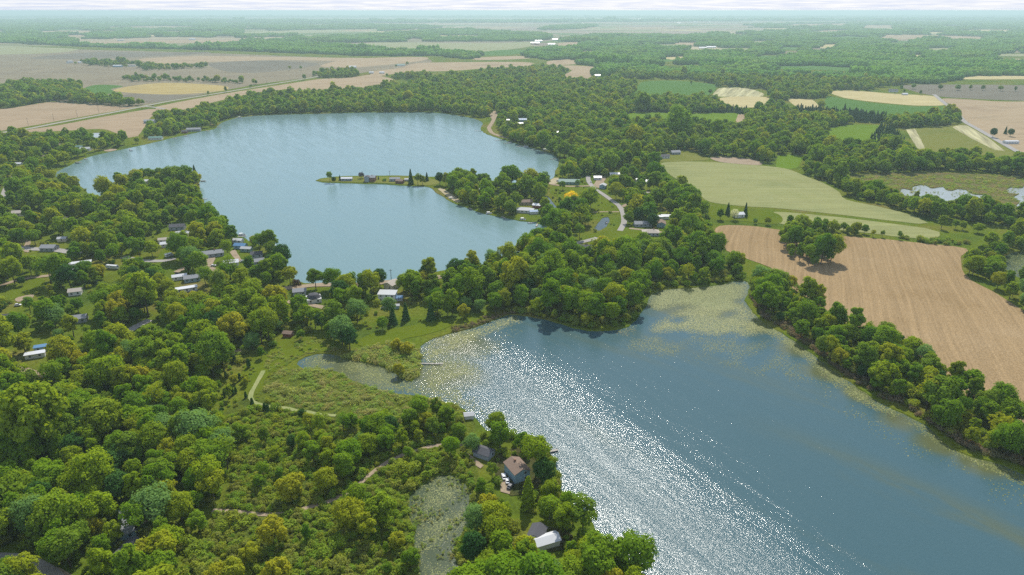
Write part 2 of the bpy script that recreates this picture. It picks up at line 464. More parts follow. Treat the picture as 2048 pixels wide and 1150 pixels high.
# far farmland beyond the near ground sheet, out to the horizon
def farmland_material():
    m, N, L, out = newmat('farmland')
    g = N.new('ShaderNodeNewGeometry')
    mp = N.new('ShaderNodeMapping'); mp.inputs['Rotation'].default_value = (0, 0, R(14)); mp.inputs['Scale'].default_value = (1 / 900.0, 1 / 520.0, 1)
    L.new(g.outputs['Position'], mp.inputs['Vector'])
    vo = N.new('ShaderNodeTexVoronoi'); vo.distance = 'CHEBYCHEV'; vo.inputs['Scale'].default_value = 1.0; vo.inputs['Randomness'].default_value = 0.75
    L.new(mp.outputs[0], vo.inputs['Vector'])
    se = N.new('ShaderNodeSeparateColor'); L.new(vo.outputs['Color'], se.inputs[0])
    r1 = ramp(N, [(0.0, (0.28, 0.23, 0.17)), (0.25, (0.22, 0.20, 0.13)), (0.42, (0.12, 0.17, 0.06)), (0.55, (0.32, 0.27, 0.17)), (0.72, (0.20, 0.20, 0.10)), (0.85, (0.24, 0.19, 0.15)), (1.0, (0.15, 0.18, 0.07))])
    r1.color_ramp.interpolation = 'CONSTANT'
    L.new(se.outputs[0], r1.inputs[0])
    n1 = N.new('ShaderNodeTexNoise'); n1.inputs['Scale'].default_value = 0.004; n1.inputs['Detail'].default_value = 5
    L.new(g.outputs['Position'], n1.inputs['Vector'])
    mr = N.new('ShaderNodeMapRange'); mr.inputs[3].default_value = 0.75; mr.inputs[4].default_value = 1.25
    L.new(n1.outputs['Fac'], mr.inputs[0])
    vm = N.new('ShaderNodeVectorMath'); vm.operation = 'SCALE'
    L.new(r1.outputs[0], vm.inputs[0]); L.new(mr.outputs[0], vm.inputs['Scale'])
    d = N.new('ShaderNodeBsdfDiffuse'); L.new(vm.outputs[0], d.inputs['Color']); L.new(d.outputs[0], out.inputs['Surface'])
farmland_material()
BIG = 85000.0
fv, ff = [], []
xs = [-BIG, -40000, -20000, -10000, -6000, X0, -2000, 0, 2000, X1, 6000, 10000, 20000, 40000, BIG]
ys = [-BIG, -30000, -8000, -2000, Y0, 1000, 2500, Y1, 6000, 9000, 14000, 22000, 35000, 55000, BIG]
for y in ys:
    for x in xs: fv.append((x, y, 0.0))
W = len(xs)
for j in range(len(ys) - 1):
    for i in range(W - 1):
        if xs[i] >= X0 and xs[i + 1] <= X1 and ys[j] >= Y0 and ys[j + 1] <= Y1: continue
        ff.append((j * W + i, j * W + i + 1, (j + 1) * W + i + 1, (j + 1) * W + i))
tag(link(bpy.data.objects.new('farmland', mesh_from('farmland', fv, ff, MAT['farmland']))), 'flat patchwork of hazy fields reaching to the horizon', 'farmland', kind='structure')

# ------------------------------------------------------------------ water
def water_material(name, base, wave=0.75, amp=0.2, rough=0.06, weeds=0.0, calm=0.3, band=None, weed_lane=None, spec=0.5, shoals=()):
    """rippled water; wind streaks lie along the wind, band = (point, half width) of a ruffled gust lane"""
    WIND = -57.0
    m, N, L, out = newmat(name)
    b = N.new('ShaderNodeBsdfPrincipled')
    b.inputs['IOR'].default_value = 1.33; b.inputs['Specular IOR Level'].default_value = spec
    g = N.new('ShaderNodeNewGeometry')
    def tmap(rot, sx, sy):
        q = N.new('ShaderNodeMapping'); q.vector_type = 'TEXTURE'; q.inputs['Rotation'].default_value = (0, 0, R(rot)); q.inputs['Scale'].default_value = (sx, sy, 1)
        L.new(g.outputs['Position'], q.inputs['Vector']); return q
    def noise(vec, detail, rough_=0.6, dist=0.0):
        q = N.new('ShaderNodeTexNoise'); q.inputs['Scale'].default_value = 1.0; q.inputs['Detail'].default_value = detail; q.inputs['Roughness'].default_value = rough_; q.inputs['Distortion'].default_value = dist
        L.new(vec, q.inputs['Vector']); return q
    def rng_(fac, a, b_, c, d):
        q = N.new('ShaderNodeMapRange'); q.interpolation_type = 'SMOOTHSTEP'
        for k_, v_ in zip((1, 2, 3, 4), (a, b_, c, d)): q.inputs[k_].default_value = v_
        L.new(fac, q.inputs[0]); return q.outputs[0]
    def mul(a, b_):
        q = N.new('ShaderNodeMath'); q.operation = 'MULTIPLY'; L.new(a, q.inputs[0]); L.new(b_, q.inputs[1]); return q.outputs[0]
    streak = rng_(noise(tmap(WIND, 60, 8).outputs[0], 6, 0.7, 0.9).outputs['Fac'], 0.40, 0.60, calm, 1.0)
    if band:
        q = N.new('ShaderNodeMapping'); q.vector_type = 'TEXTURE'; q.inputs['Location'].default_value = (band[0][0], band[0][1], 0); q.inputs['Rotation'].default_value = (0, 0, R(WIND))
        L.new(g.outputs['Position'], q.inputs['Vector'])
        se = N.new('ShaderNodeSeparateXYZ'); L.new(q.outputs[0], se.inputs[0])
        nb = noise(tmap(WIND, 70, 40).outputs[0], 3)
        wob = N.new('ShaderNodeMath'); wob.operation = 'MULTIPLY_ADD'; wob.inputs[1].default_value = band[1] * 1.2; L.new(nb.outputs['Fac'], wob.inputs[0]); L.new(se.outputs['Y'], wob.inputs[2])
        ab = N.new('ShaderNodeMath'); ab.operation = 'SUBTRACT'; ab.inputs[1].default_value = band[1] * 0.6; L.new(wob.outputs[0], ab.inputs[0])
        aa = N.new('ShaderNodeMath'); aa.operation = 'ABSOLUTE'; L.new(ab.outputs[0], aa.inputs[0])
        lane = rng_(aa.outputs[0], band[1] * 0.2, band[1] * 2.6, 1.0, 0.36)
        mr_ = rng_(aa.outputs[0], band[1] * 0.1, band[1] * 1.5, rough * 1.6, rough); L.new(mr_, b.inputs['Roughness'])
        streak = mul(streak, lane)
    nw = noise(tmap(33, wave * 1.7, wave).outputs[0], 3.0, 0.6)
    bu = N.new('ShaderNodeBump'); bu.inputs['Strength'].default_value = 1.0; bu.inputs['Distance'].default_value = amp
    L.new(mul(nw.outputs['Fac'], streak), bu.inputs['Height']); L.new(bu.outputs[0], b.inputs['Normal'])
    # body colour, some bases paled for sky glare: weed drifts just under the surface
    n2 = noise(tmap(-42, 150, 26).outputs[0], 5)
    mx = N.new('ShaderNodeMix'); mx.data_type = 'RGBA'; mx.inputs[6].default_value = base + (1,); mx.inputs[7].default_value = (0.105, 0.112, 0.038, 1)
    wf = rng_(n2.outputs['Fac'], 0.52, 0.76, 0.0, weeds)
    if weed_lane:
        q = N.new('ShaderNodeMapping'); q.vector_type = 'TEXTURE'; q.inputs['Location'].default_value = (weed_lane[0][0], weed_lane[0][1], 0); q.inputs['Rotation'].default_value = (0, 0, R(weed_lane[1]))
        L.new(g.outputs['Position'], q.inputs['Vector'])
        se2 = N.new('ShaderNodeSeparateXYZ'); L.new(q.outputs[0], se2.inputs[0])
        n4 = noise(tmap(weed_lane[1], 45, 14).outputs[0], 5)
        w2 = N.new('ShaderNodeMath'); w2.operation = 'MULTIPLY_ADD'; w2.inputs[1].default_value = 30.0; L.new(n4.outputs['Fac'], w2.inputs[0]); L.new(se2.outputs['Y'], w2.inputs[2])
        w3 = N.new('ShaderNodeMath'); w3.operation = 'SUBTRACT'; w3.inputs[1].default_value = 15.0; L.new(w2.outputs[0], w3.inputs[0])
        w4 = N.new('ShaderNodeMath'); w4.operation = 'ABSOLUTE'; L.new(w3.outputs[0], w4.inputs[0])
        w5 = mul(mul(rng_(w4.outputs[0], 0.0, 15.0, 0.55, 0.0), rng_(n4.outputs['Fac'], 0.30, 0.62, 0.1, 1.0)), rng_(se2.outputs['X'], -80.0, 20.0, 0.0, 1.0))
        w6 = N.new('ShaderNodeMath'); w6.operation = 'MAXIMUM'; L.new(w5, w6.inputs[0]); L.new(wf, w6.inputs[1]); wf = w6.outputs[0]
    for (sx_, sy_), rad in shoals:          # weed beds in the shallows
        vd = N.new('ShaderNodeVectorMath'); vd.operation = 'DISTANCE'; vd.inputs[1].default_value = (sx_, sy_, WATER_Z); L.new(g.outputs['Position'], vd.inputs[0])
        ns_ = N.new('ShaderNodeMath'); ns_.operation = 'MULTIPLY_ADD'; ns_.inputs[1].default_value = rad * 1.4; ns_.inputs[2].default_value = -rad * 0.7; L.new(n2.outputs['Fac'], ns_.inputs[0])
        ad = N.new('ShaderNodeMath'); ad.operation = 'ADD'; L.new(vd.outputs['Value'], ad.inputs[0]); L.new(ns_.outputs[0], ad.inputs[1])
        mxm = N.new('ShaderNodeMath'); mxm.operation = 'MAXIMUM'; L.new(rng_(ad.outputs[0], rad * 0.25, rad * 1.15, 0.85, 0.0), mxm.inputs[0]); L.new(wf, mxm.inputs[1]); wf = mxm.outputs[0]
    L.new(wf, mx.inputs[0]); L.new(mx.outputs[2], b.inputs['Base Color'])
    if not band: b.inputs['Roughness'].default_value = rough
    L.new(b.outputs[0], out.inputs['Surface'])
    return m
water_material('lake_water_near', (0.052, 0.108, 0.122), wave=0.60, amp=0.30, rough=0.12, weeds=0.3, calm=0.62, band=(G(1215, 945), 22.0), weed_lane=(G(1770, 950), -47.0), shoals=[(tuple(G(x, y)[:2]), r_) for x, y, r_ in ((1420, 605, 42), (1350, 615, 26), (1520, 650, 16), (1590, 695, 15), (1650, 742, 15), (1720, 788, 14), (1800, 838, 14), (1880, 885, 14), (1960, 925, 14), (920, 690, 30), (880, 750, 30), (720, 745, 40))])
water_material('lake_water_far', (0.155, 0.250, 0.250), wave=1.1, amp=0.19, rough=0.12, calm=0.50)  # pale base colour also stands in for sky reflection and sun glitter
water_material('pond_water', (0.045, 0.065, 0.060), wave=0.8, amp=0.03, rough=0.05, weeds=0.3)
water_material('bright_pond_water', (0.30, 0.33, 0.32), wave=0.8, amp=0.14, rough=0.2)  # sky glare on the ponds painted into the light base colour
water_material('weedy_water', (0.050, 0.072, 0.032), wave=0.6, amp=0.06, rough=0.22, spec=0.35)
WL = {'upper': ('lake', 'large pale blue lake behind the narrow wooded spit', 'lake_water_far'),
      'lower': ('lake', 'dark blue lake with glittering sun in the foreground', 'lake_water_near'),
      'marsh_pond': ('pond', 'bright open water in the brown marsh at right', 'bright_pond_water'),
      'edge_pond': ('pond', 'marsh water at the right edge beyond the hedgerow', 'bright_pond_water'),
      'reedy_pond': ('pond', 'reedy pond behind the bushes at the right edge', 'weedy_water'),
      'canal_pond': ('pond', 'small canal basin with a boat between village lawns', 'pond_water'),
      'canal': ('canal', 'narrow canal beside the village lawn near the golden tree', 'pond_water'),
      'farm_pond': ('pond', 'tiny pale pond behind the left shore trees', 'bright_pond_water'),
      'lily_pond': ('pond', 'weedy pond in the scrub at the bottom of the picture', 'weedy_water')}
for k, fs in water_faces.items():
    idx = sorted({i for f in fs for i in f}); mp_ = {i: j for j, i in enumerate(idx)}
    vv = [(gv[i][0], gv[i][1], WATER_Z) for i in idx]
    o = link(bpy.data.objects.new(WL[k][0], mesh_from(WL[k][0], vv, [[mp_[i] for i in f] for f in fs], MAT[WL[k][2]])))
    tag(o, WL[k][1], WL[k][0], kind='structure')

# ------------------------------------------------------------------ fields
STUB = [(0.255, 0.175, 0.086), (0.290, 0.204, 0.106), (0.300, 0.212, 0.112), (0.325, 0.235, 0.130)]
field_mat('stubble', STUB, 70, row_dir=21, row_w=2.2, row_amt=0.16, fine=0.7, fine_amt=0.34)
field_mat('stubble_left', [(0.28, 0.208, 0.130), (0.33, 0.25, 0.16), (0.305, 0.23, 0.145)], 90, row_dir=75, row_w=7.0, row_amt=0.16, fine_amt=0.15)
field_mat('tan_field', [(0.28, 0.210, 0.135), (0.35, 0.27, 0.17), (0.31, 0.24, 0.15)], 140, row_dir=70, row_w=9.0, row_amt=0.10, fine_amt=0.12)
field_mat('bare_field', [(0.175, 0.148, 0.100), (0.235, 0.200, 0.132), (0.20, 0.168, 0.115), (0.28, 0.238, 0.155)], 260, row_dir=68, row_w=14.0, row_amt=0.08, fine_amt=0.1)
field_mat('plough_field', [(0.145, 0.130, 0.098), (0.185, 0.165, 0.125)], 200, row_dir=60, row_w=12, row_amt=0.08, fine_amt=0.1)
field_mat('hay', [(0.205, 0.225, 0.090), (0.255, 0.262, 0.110), (0.23, 0.245, 0.095)], 60, row_dir=88, row_w=3.2, row_amt=0.14, fine=1.0, fine_amt=0.16)
field_mat('meadow', [(0.100, 0.170, 0.012), (0.125, 0.195, 0.014)], 40, fine_amt=0.2)
field_mat('crop_green', [(0.070, 0.145, 0.030), (0.085, 0.165, 0.035)], 80, row_dir=80, row_w=8, row_amt=0.06, fine_amt=0.1)
field_mat('olive', [(0.130, 0.150, 0.030), (0.165, 0.170, 0.040), (0.145, 0.165, 0.030)], 50, fine_amt=0.2)
field_mat('yellow_field', [(0.33, 0.255, 0.10), (0.38, 0.30, 0.12), (0.29, 0.23, 0.10)], 80, row_dir=70, row_w=9, row_amt=0.12, fine_amt=0.12)
field_mat('straw', [(0.40, 0.34, 0.17), (0.46, 0.39, 0.20)], 70, row_dir=80, row_w=8, row_amt=0.12, fine_amt=0.15)
field_mat('windrows', [(0.36, 0.34, 0.19), (0.40, 0.37, 0.21)], 70, row_dir=24, row_w=9, row_amt=0.45, fine_amt=0.15)
field_mat('pale_crop', [(0.24, 0.25, 0.13), (0.28, 0.28, 0.15)], 200, fine_amt=0.1)
field_mat('marsh_ground', [(0.105, 0.100, 0.038), (0.150, 0.120, 0.050), (0.085, 0.105, 0.028), (0.17, 0.13, 0.065)], 22, fine=1.2, fine_amt=0.4)
field_mat('scrub_ground', [(0.060, 0.085, 0.016), (0.095, 0.120, 0.014), (0.075, 0.100, 0.018), (0.130, 0.140, 0.016)], 18, fine=1.0, fine_amt=0.4)
field_mat('lawn', [(0.080, 0.120, 0.008), (0.105, 0.140, 0.010), (0.090, 0.115, 0.012)], 25, fine=0.8, fine_amt=0.2)
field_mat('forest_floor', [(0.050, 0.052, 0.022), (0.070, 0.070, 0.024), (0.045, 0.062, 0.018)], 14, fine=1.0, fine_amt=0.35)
field_mat('dirt', [(0.26, 0.20, 0.135), (0.33, 0.26, 0.18), (0.29, 0.225, 0.155)], 9, fine=0.6, fine_amt=0.2)
field_mat('sand', [(0.36, 0.31, 0.19), (0.42, 0.36, 0.24)], 9, fine=0.8, fine_amt=0.2)
field_mat('asphalt', [(0.30, 0.28, 0.26), (0.35, 0.33, 0.30)], 9, fine=0.6, fine_amt=0.12)
field_mat('grass_path', [(0.22, 0.26, 0.095), (0.28, 0.29, 0.125)], 9, fine=0.6, fine_amt=0.2)

FIELDS = []      # (world polygon, keeps trees out)
_fz = [0.02]
def sheet(name, px, mat, label, cat, z=None, smooth=True, keep=True, step=12, wob=0.4):
    pl = gp(px)
    pl = smooth_poly(pl, step=step, wob=wob, seed=len(FIELDS)) if smooth else pl
    if z is None:
        _fz[0] += 0.004; z = _fz[0]
    # triangulate, leaving out any water that lies inside the outline
    q = np.asarray(pl); x0, y0 = q.min(0); x1, y1 = q.max(0)
    near = [w for w in LAKES.values() if min(a for a, _ in w) < x1 and max(a for a, _ in w) > x0 and min(b for _, b in w) < y1 and max(b for _, b in w) > y0]
    V, E = [Vector(p) for p in pl], [(i, (i + 1) % len(pl)) for i in range(len(pl))]
    for w in near:
        b0 = len(V); V += [Vector(p) for p in w]; E += [(b0 + i, b0 + (i + 1) % len(w)) for i in range(len(w))]
    v2, e2, f2, _a, _b, _c = delaunay_2d_cdt(V, E, [], 0, 1e-4)
    cx = np.array([sum(v2[i].x for i in f) / 3 for f in f2]); cy_ = np.array([sum(v2[i].y for i in f) / 3 for f in f2])
    ok = inpoly(cx, cy_, pl)
    for w in near: ok &= ~inpoly(cx, cy_, w)
    used = sorted({i for f, k_ in zip(f2, ok) if k_ for i in f}); ren = {i: n_ for n_, i in enumerate(used)}
    vs_ = [Vector((v2[i].x, v2[i].y, z)) for i in used]; fs_ = []
    for f, k_ in zip(f2, ok):
        if not k_: continue
        t = [ren[i] for i in f]; a, b, c = (vs_[i] for i in t)
        fs_.append(t if (b - a).cross(c - a).z > 0 else t[::-1])
    o = link(bpy.data.objects.new(name, mesh_from(name, vs_, fs_, MAT[mat])))
    tag(o, label, cat, kind='structure')
    if keep: FIELDS.append(pl)
    return o

# far left farmland
sheet('bare_field', [(-400, 104), (-100, 98), (80, 97), (200, 100), (420, 106), (600, 113), (720, 117), (850, 118), (850, 130), (745, 142), (700, 150), (600, 158), (520, 168), (430, 184), (330, 200), (290, 212), (180, 208), (90, 202), (-100, 214), (-400, 230)], 'bare_field', 'wide bare brown fields behind the left woods', 'field', keep=False, step=40)
sheet('field', [(-300, 96), (0, 92), (90, 95), (155, 98), (130, 104), (60, 108), (-300, 112)], 'pale_crop', 'pale greenish field at the far left edge under the woods', 'field', step=40)
sheet('field', [(120, 109), (200, 104), (330, 105), (420, 104), (380, 109), (300, 113), (180, 118), (60, 117)], 'plough_field', 'dark strip of ploughed land under the far left treeline', 'field', step=40)
sheet('field', [(420, 127), (520, 121), (600, 124), (640, 128), (590, 138), (500, 146), (440, 140)], 'plough_field', 'dark ploughed patch behind the straight country road', 'field', step=40)
sheet('field', [(280, 118), (400, 112), (640, 115), (820, 118), (700, 122), (560, 120), (420, 124), (330, 128)], 'tan_field', 'long tan field below the far treeline', 'field', step=40)
sheet('green_strip', [(165, 182), (190, 170), (245, 172), (222, 178), (215, 188)], 'crop_green', 'green strip between the left wood and the yellow field', 'grass', step=15)
sheet('yellow_field', [(226, 181), (262, 172), (320, 166), (380, 167), (450, 172), (452, 180), (400, 186), (330, 189), (268, 186)], 'yellow_field', 'bright yellow field behind the straight country road', 'field', step=15)
sheet('field', [(240, 193), (270, 188), (390, 190), (420, 187), (350, 199), (300, 206), (290, 200)], 'plough_field', 'dark wedge of soil between yellow field and road', 'field', step=15)
sheet('stubble_field', [(-300, 232), (0, 218), (100, 204), (150, 207), (250, 213), (292, 214), (230, 222), (150, 236), (60, 252), (-40, 268), (-300, 300)], 'stubble_left', 'tan stubble field with poles left of the country road', 'field', step=15)
sheet('stubble_field', [(40, 263), (120, 250), (210, 233), (300, 218), (318, 222), (300, 236), (292, 250), (276, 272), (255, 276), (232, 266), (200, 258), (120, 262)], 'stubble_left', 'tan stubble field between road and left shore trees', 'field', step=12)
sheet('stubble_field', [(312, 214), (400, 196), (470, 184), (560, 170), (640, 158), (700, 155), (745, 150), (790, 160), (760, 172), (700, 177), (620, 180), (520, 184), (420, 206), (350, 222)], 'tan_field', 'brown field between the country road and lakeside wood', 'field', step=15)
sheet('field', [(742, 143), (800, 136), (840, 126), (960, 124), (1060, 125), (1050, 133), (980, 136), (900, 142), (820, 144), (760, 152), (700, 156), (740, 150)], 'tan_field', 'reddish tan field behind the lakeside wood', 'field', step=20)
sheet('field', [(700, 118), (840, 114), (850, 120), (790, 128), (700, 135), (640, 132)], 'tan_field', 'tan field by the small far farmstead', 'field', step=20)
sheet('field', [(955, 115), (1050, 112), (1055, 117), (960, 120)], 'tan_field', 'narrow tan strip in the far trees', 'field', step=20)
sheet('field', [(690, 92), (760, 85), (900, 86), (1000, 86), (1066, 84), (1062, 92), (1020, 99), (960, 103), (900, 100), (800, 97)], 'pale_crop', 'pale green field before the far farm buildings', 'field', step=30)
sheet('field', [(955, 106), (1000, 100), (1050, 100), (1040, 107), (980, 111)], 'crop_green', 'green field beside the far farm', 'field', step=30)
sheet('field', [(1118, 86), (1160, 84), (1165, 88), (1140, 96), (1118, 95)], 'tan_field', 'small tan field right of the far farm buildings', 'field', step=30)
sheet('field', [(1098, 122), (1150, 119), (1152, 128), (1100, 130)], 'tan_field', 'small pale field before the big eastern woods', 'field', step=20)
sheet('field', [(1096, 132), (1150, 131), (1196, 135), (1180, 142), (1150, 158), (1143, 140)], 'tan_field', 'reddish field at the end of the lakeside wood', 'field', step=15)
# right-hand fields
sheet('green_field', [(1270, 188), (1282, 165), (1330, 161), (1390, 164), (1432, 170), (1420, 189), (1340, 190)], 'crop_green', 'blue green crop field in the eastern woods', 'field', step=15)
sheet('windrow_field', [(1425, 192), (1440, 176), (1490, 176), (1525, 186), (1522, 193), (1470, 194)], 'windrows', 'pale field with mown windrows in the eastern woods', 'field', step=15)
sheet('straw_field', [(1440, 196), (1530, 194), (1535, 205), (1520, 214), (1470, 214)], 'straw', 'pale straw field left of the dark plantation', 'field', step=15)
sheet('straw_field', [(1575, 198), (1622, 199), (1638, 214), (1600, 217)], 'straw', 'small straw field behind the dark plantation', 'field', step=15)
sheet('straw_field', [(1658, 184), (1700, 181), (1780, 187), (1872, 193), (1890, 210), (1830, 211), (1750, 204), (1690, 196)], 'straw', 'long straw field left of the right hand road', 'field', step=15)
sheet('olive_field', [(1650, 214), (1655, 192), (1690, 198), (1750, 206), (1830, 213), (1886, 213), (1880, 224), (1760, 230), (1700, 226)], 'crop_green', 'green field below the long straw field', 'field', step=15)
sheet('bare_field', [(1800, 172), (1860, 169), (2200, 176), (2200, 203), (2000, 200), (1890, 194), (1840, 186)], 'plough_field', 'dark bare field behind the right hand road', 'field', step=20)
sheet('tan_field', [(1888, 197), (2000, 203), (2200, 206), (2200, 330), (2048, 305), (2000, 280), (1945, 250), (1925, 235), (1912, 215)], 'tan_field', 'tan field right of the country road at right', 'field', step=15)
sheet('olive_field', [(1812, 258), (1850, 256), (1930, 250), (1955, 262), (1995, 285), (2030, 308), (2000, 315), (1900, 300), (1850, 306), (1835, 290)], 'olive', 'olive field beside the road at right', 'field', step=12)
sheet('windrow_field', [(1812, 259), (1830, 258), (1852, 300), (1838, 302)], 'windrows', 'narrow mown strip left of the olive field', 'field', step=12)
sheet('windrow_field', [(1905, 254), (1932, 251), (1975, 275), (2010, 302), (1990, 300), (1945, 278)], 'windrows', 'mown strip along the road by the olive field', 'field', step=12)
sheet('meadow', [(1255, 238), (1258, 227), (1300, 224), (1342, 227), (1330, 237)], 'meadow', 'bright green meadow behind the shore woods, left one', 'meadow', step=10)
sheet('meadow', [(1365, 241), (1370, 229), (1420, 226), (1476, 227), (1474, 243), (1430, 244)], 'meadow', 'bright green meadow beside the small brown plot', 'meadow', step=10)
sheet('brown_plot', [(1476, 229), (1494, 228), (1486, 247), (1470, 246)], 'tan_field', 'small brown plot at the end of the green meadow', 'field', smooth=False)
sheet('meadow', [(1660, 273), (1662, 256), (1700, 250), (1760, 251), (1768, 283), (1715, 284)], 'meadow', 'bright green meadow below the dark plantation', 'meadow', step=10)
sheet('meadow', [(1552, 334), (1556, 312), (1580, 309), (1606, 313), (1597, 334), (1580, 338)], 'meadow', 'small green meadow at the corner of the hay field', 'meadow', step=8)
sheet('hay_field', [(1322, 327), (1360, 323), (1420, 324), (1500, 329), (1570, 337), (1605, 350), (1650, 368), (1678, 384), (1692, 399), (1750, 412), (1800, 424), (1838, 436), (1856, 446), (1838, 448), (1700, 432), (1560, 417), (1480, 412), (1420, 404), (1398, 388), (1378, 370), (1340, 350)], 'hay', 'large pale green hay field', 'field', step=10)
sheet('hay_field', [(1540, 432), (1548, 424), (1600, 427), (1700, 437), (1850, 456), (1878, 464), (1870, 478), (1800, 474), (1700, 462), (1600, 452), (1550, 446)], 'hay', 'narrow pale hay strip below the large hay field', 'field', step=10)
sheet('stubble_field', [(1428, 470), (1440, 452), (1500, 452), (1560, 460), (1650, 470), (1750, 477), (1850, 487), (1932, 497), (1922, 512), (1924, 540), (1945, 562), (1985, 582), (2010, 598), (2080, 640), (2300, 760), (2300, 960), (2080, 868), (2030, 840), (1960, 806), (1900, 774), (1850, 724), (1800, 692), (1700, 652), (1640, 612), (1590, 580), (1565, 560), (1540, 535), (1500, 520), (1450, 500)], 'stubble', 'large tan stubble field with drill rows beside the lake', 'field', step=8)
sheet('marsh', [(1700, 352), (1780, 346), (1900, 346), (2000, 350), (2150, 345), (2150, 440), (2060, 428), (1960, 416), (1880, 408), (1800, 392), (1740, 372)], 'marsh_ground', 'brown marsh around the bright pond at right', 'marsh', step=10, keep=False)
# near ground
sheet('scrub_ground', [(440, 830), (500, 790), (560, 740), (620, 742), (700, 762), (800, 790), (900, 810), (950, 845), (945, 900), (960, 960), (960, 1010), (940, 1060), (930, 1240), (420, 1260), (400, 1080), (440, 1000), (470, 930)], 'scrub_ground', 'rough green scrubland between forest and lake', 'ground', step=8, keep=False)
sheet('lawn', [(715, 690), (730, 672), (770, 660), (830, 650), (890, 642), (905, 650), (860, 668), (800, 680), (750, 692)], 'lawn', 'bright mown lawn sloping to the lily shore', 'lawn', step=5, wob=0.8)
sheet('lawn', [(480, 760), (500, 715), (545, 690), (600, 668), (640, 672), (690, 690), (660, 702), (610, 708), (575, 728), (540, 745), (520, 780), (505, 800)], 'lawn', 'mown green lawn around the small cedars', 'lawn', step=5, keep=False)
sheet('lawn', [(455, 862), (480, 836), (520, 828), (590, 826), (560, 850), (500, 875), (470, 885)], 'lawn', 'mown grass strip below the pale path', 'lawn', step=5, keep=False)
sheet('lawn', [(1100, 385), (1110, 372), (1165, 374), (1200, 392), (1235, 414), (1236, 428), (1180, 432), (1160, 420), (1130, 402)], 'lawn', 'village lawn beside the curving street', 'lawn', step=5, keep=False)
sheet('lawn', [(1175, 475), (1190, 466), (1215, 462), (1240, 450), (1300, 455), (1290, 470), (1240, 480), (1200, 490)], 'lawn', 'village lawn in front of the canal basin', 'lawn', step=5)
sheet('lawn', [(1410, 415), (1440, 412), (1520, 420), (1560, 430), (1555, 448), (1480, 442), (1430, 440)], 'lawn', 'grass verge between hay field and stubble', 'lawn', step=6)
sheet('lawn', [(1310, 322), (1330, 308), (1380, 306), (1420, 318), (1390, 322)], 'olive', 'grassy yard above the hay field', 'lawn', step=6)
sheet('lawn', [(10, 590), (30, 570), (80, 555), (90, 575), (60, 590), (20, 600)], 'lawn', 'open lawn at the left edge with a small round tree', 'lawn', step=5)
sheet('lawn', [(205, 560), (222, 545), (245, 540), (240, 558), (222, 566)], 'lawn', 'small lawn in front of the grey motorhome', 'lawn', step=5)
sheet('lawn', [(312, 530), (322, 500), (335, 495), (345, 512), (335, 530)], 'lawn', 'small lawn beside the white camper', 'lawn', step=5)
sheet('lawn', [(636, 360), (680, 355), (760, 354), (860, 357), (880, 366), (860, 371), (760, 366), (680, 364)], 'olive', 'grassy spit of land in the upper lake', 'lawn', step=6, keep=False)
sheet('reed_bank', [(880, 672), (930, 655), (975, 640), (1000, 628), (1035, 622), (1030, 630), (990, 642), (950, 657), (900, 672)], 'marsh_ground', 'straw coloured reedy bank beside the lawn', 'shore', step=4, wob=0.8, keep=False)
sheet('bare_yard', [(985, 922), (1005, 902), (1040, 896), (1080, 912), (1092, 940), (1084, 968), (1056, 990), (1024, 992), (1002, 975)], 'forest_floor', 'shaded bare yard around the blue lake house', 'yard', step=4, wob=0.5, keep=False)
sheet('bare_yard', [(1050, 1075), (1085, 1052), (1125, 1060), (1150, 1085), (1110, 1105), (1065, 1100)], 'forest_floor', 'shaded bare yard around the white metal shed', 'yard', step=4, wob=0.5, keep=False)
# bare earth and beaches
DIRT = [([(1000, 962), (1010, 958), (1024, 972), (1020, 988), (1002, 984)], 'driveway beside the blue house by the lake'),
        ([(932, 905), (945, 912), (968, 932), (962, 938), (940, 922)], 'sandy drive behind the dark garage'),
        ([(452, 712), (458, 700), (478, 698), (490, 703), (470, 712)], 'square of bare earth at the forest edge'),
        ([(52, 1118), (95, 1128), (130, 1142), (140, 1160), (60, 1165)], 'dirt turning place at the bottom left corner'),
        ([(740, 562), (800, 552), (800, 558), (760, 566)], 'sandy beach strip behind the white house'),
        ([(1186, 372), (1200, 352), (1212, 356), (1200, 376)], 'gravel yard at the top of the village street'),
        ([(1300, 486), (1318, 480), (1322, 492), (1305, 500)], 'pale gravel patch near the hip roofed house'),
        ([(208, 302), (218, 298), (234, 299), (224, 303)], 'sandy patch on the left shore'),
        ([(45, 502), (55, 478), (62, 478), (58, 505)], 'dirt drive at the far left village'),
        ([(30, 598), (48, 592), (68, 590), (60, 600), (36, 604)], 'ring of bare earth around a dead stump'),
        ([(405, 528), (420, 510), (432, 512), (424, 530)], 'pale yard among the lakeside cottages'),
        ([(460, 505), (470, 500), (484, 522), (474, 524)], 'pale driveway among the lakeside cottages'),
        ([(1425, 314), (1500, 318), (1520, 330), (1440, 324)], 'dry brown edge of the hay field'),
        ([(980, 228), (992, 222), (994, 234), (984, 238)], 'sandy track end on the far shore')]
for px, lab in DIRT:
    sheet('dirt_patch', px, 'dirt', lab, 'dirt', step=3, wob=0.3)
for px, lab in [([(876, 378), (884, 376), (908, 392), (922, 403), (915, 406), (895, 394)], 'low sandy bank of the spit'),
                ([(1092, 367), (1108, 356), (1118, 356), (1112, 368)], 'little beach by the village')]:
    sheet('shore', px, 'sand', lab, 'shore', step=4, wob=0.4)

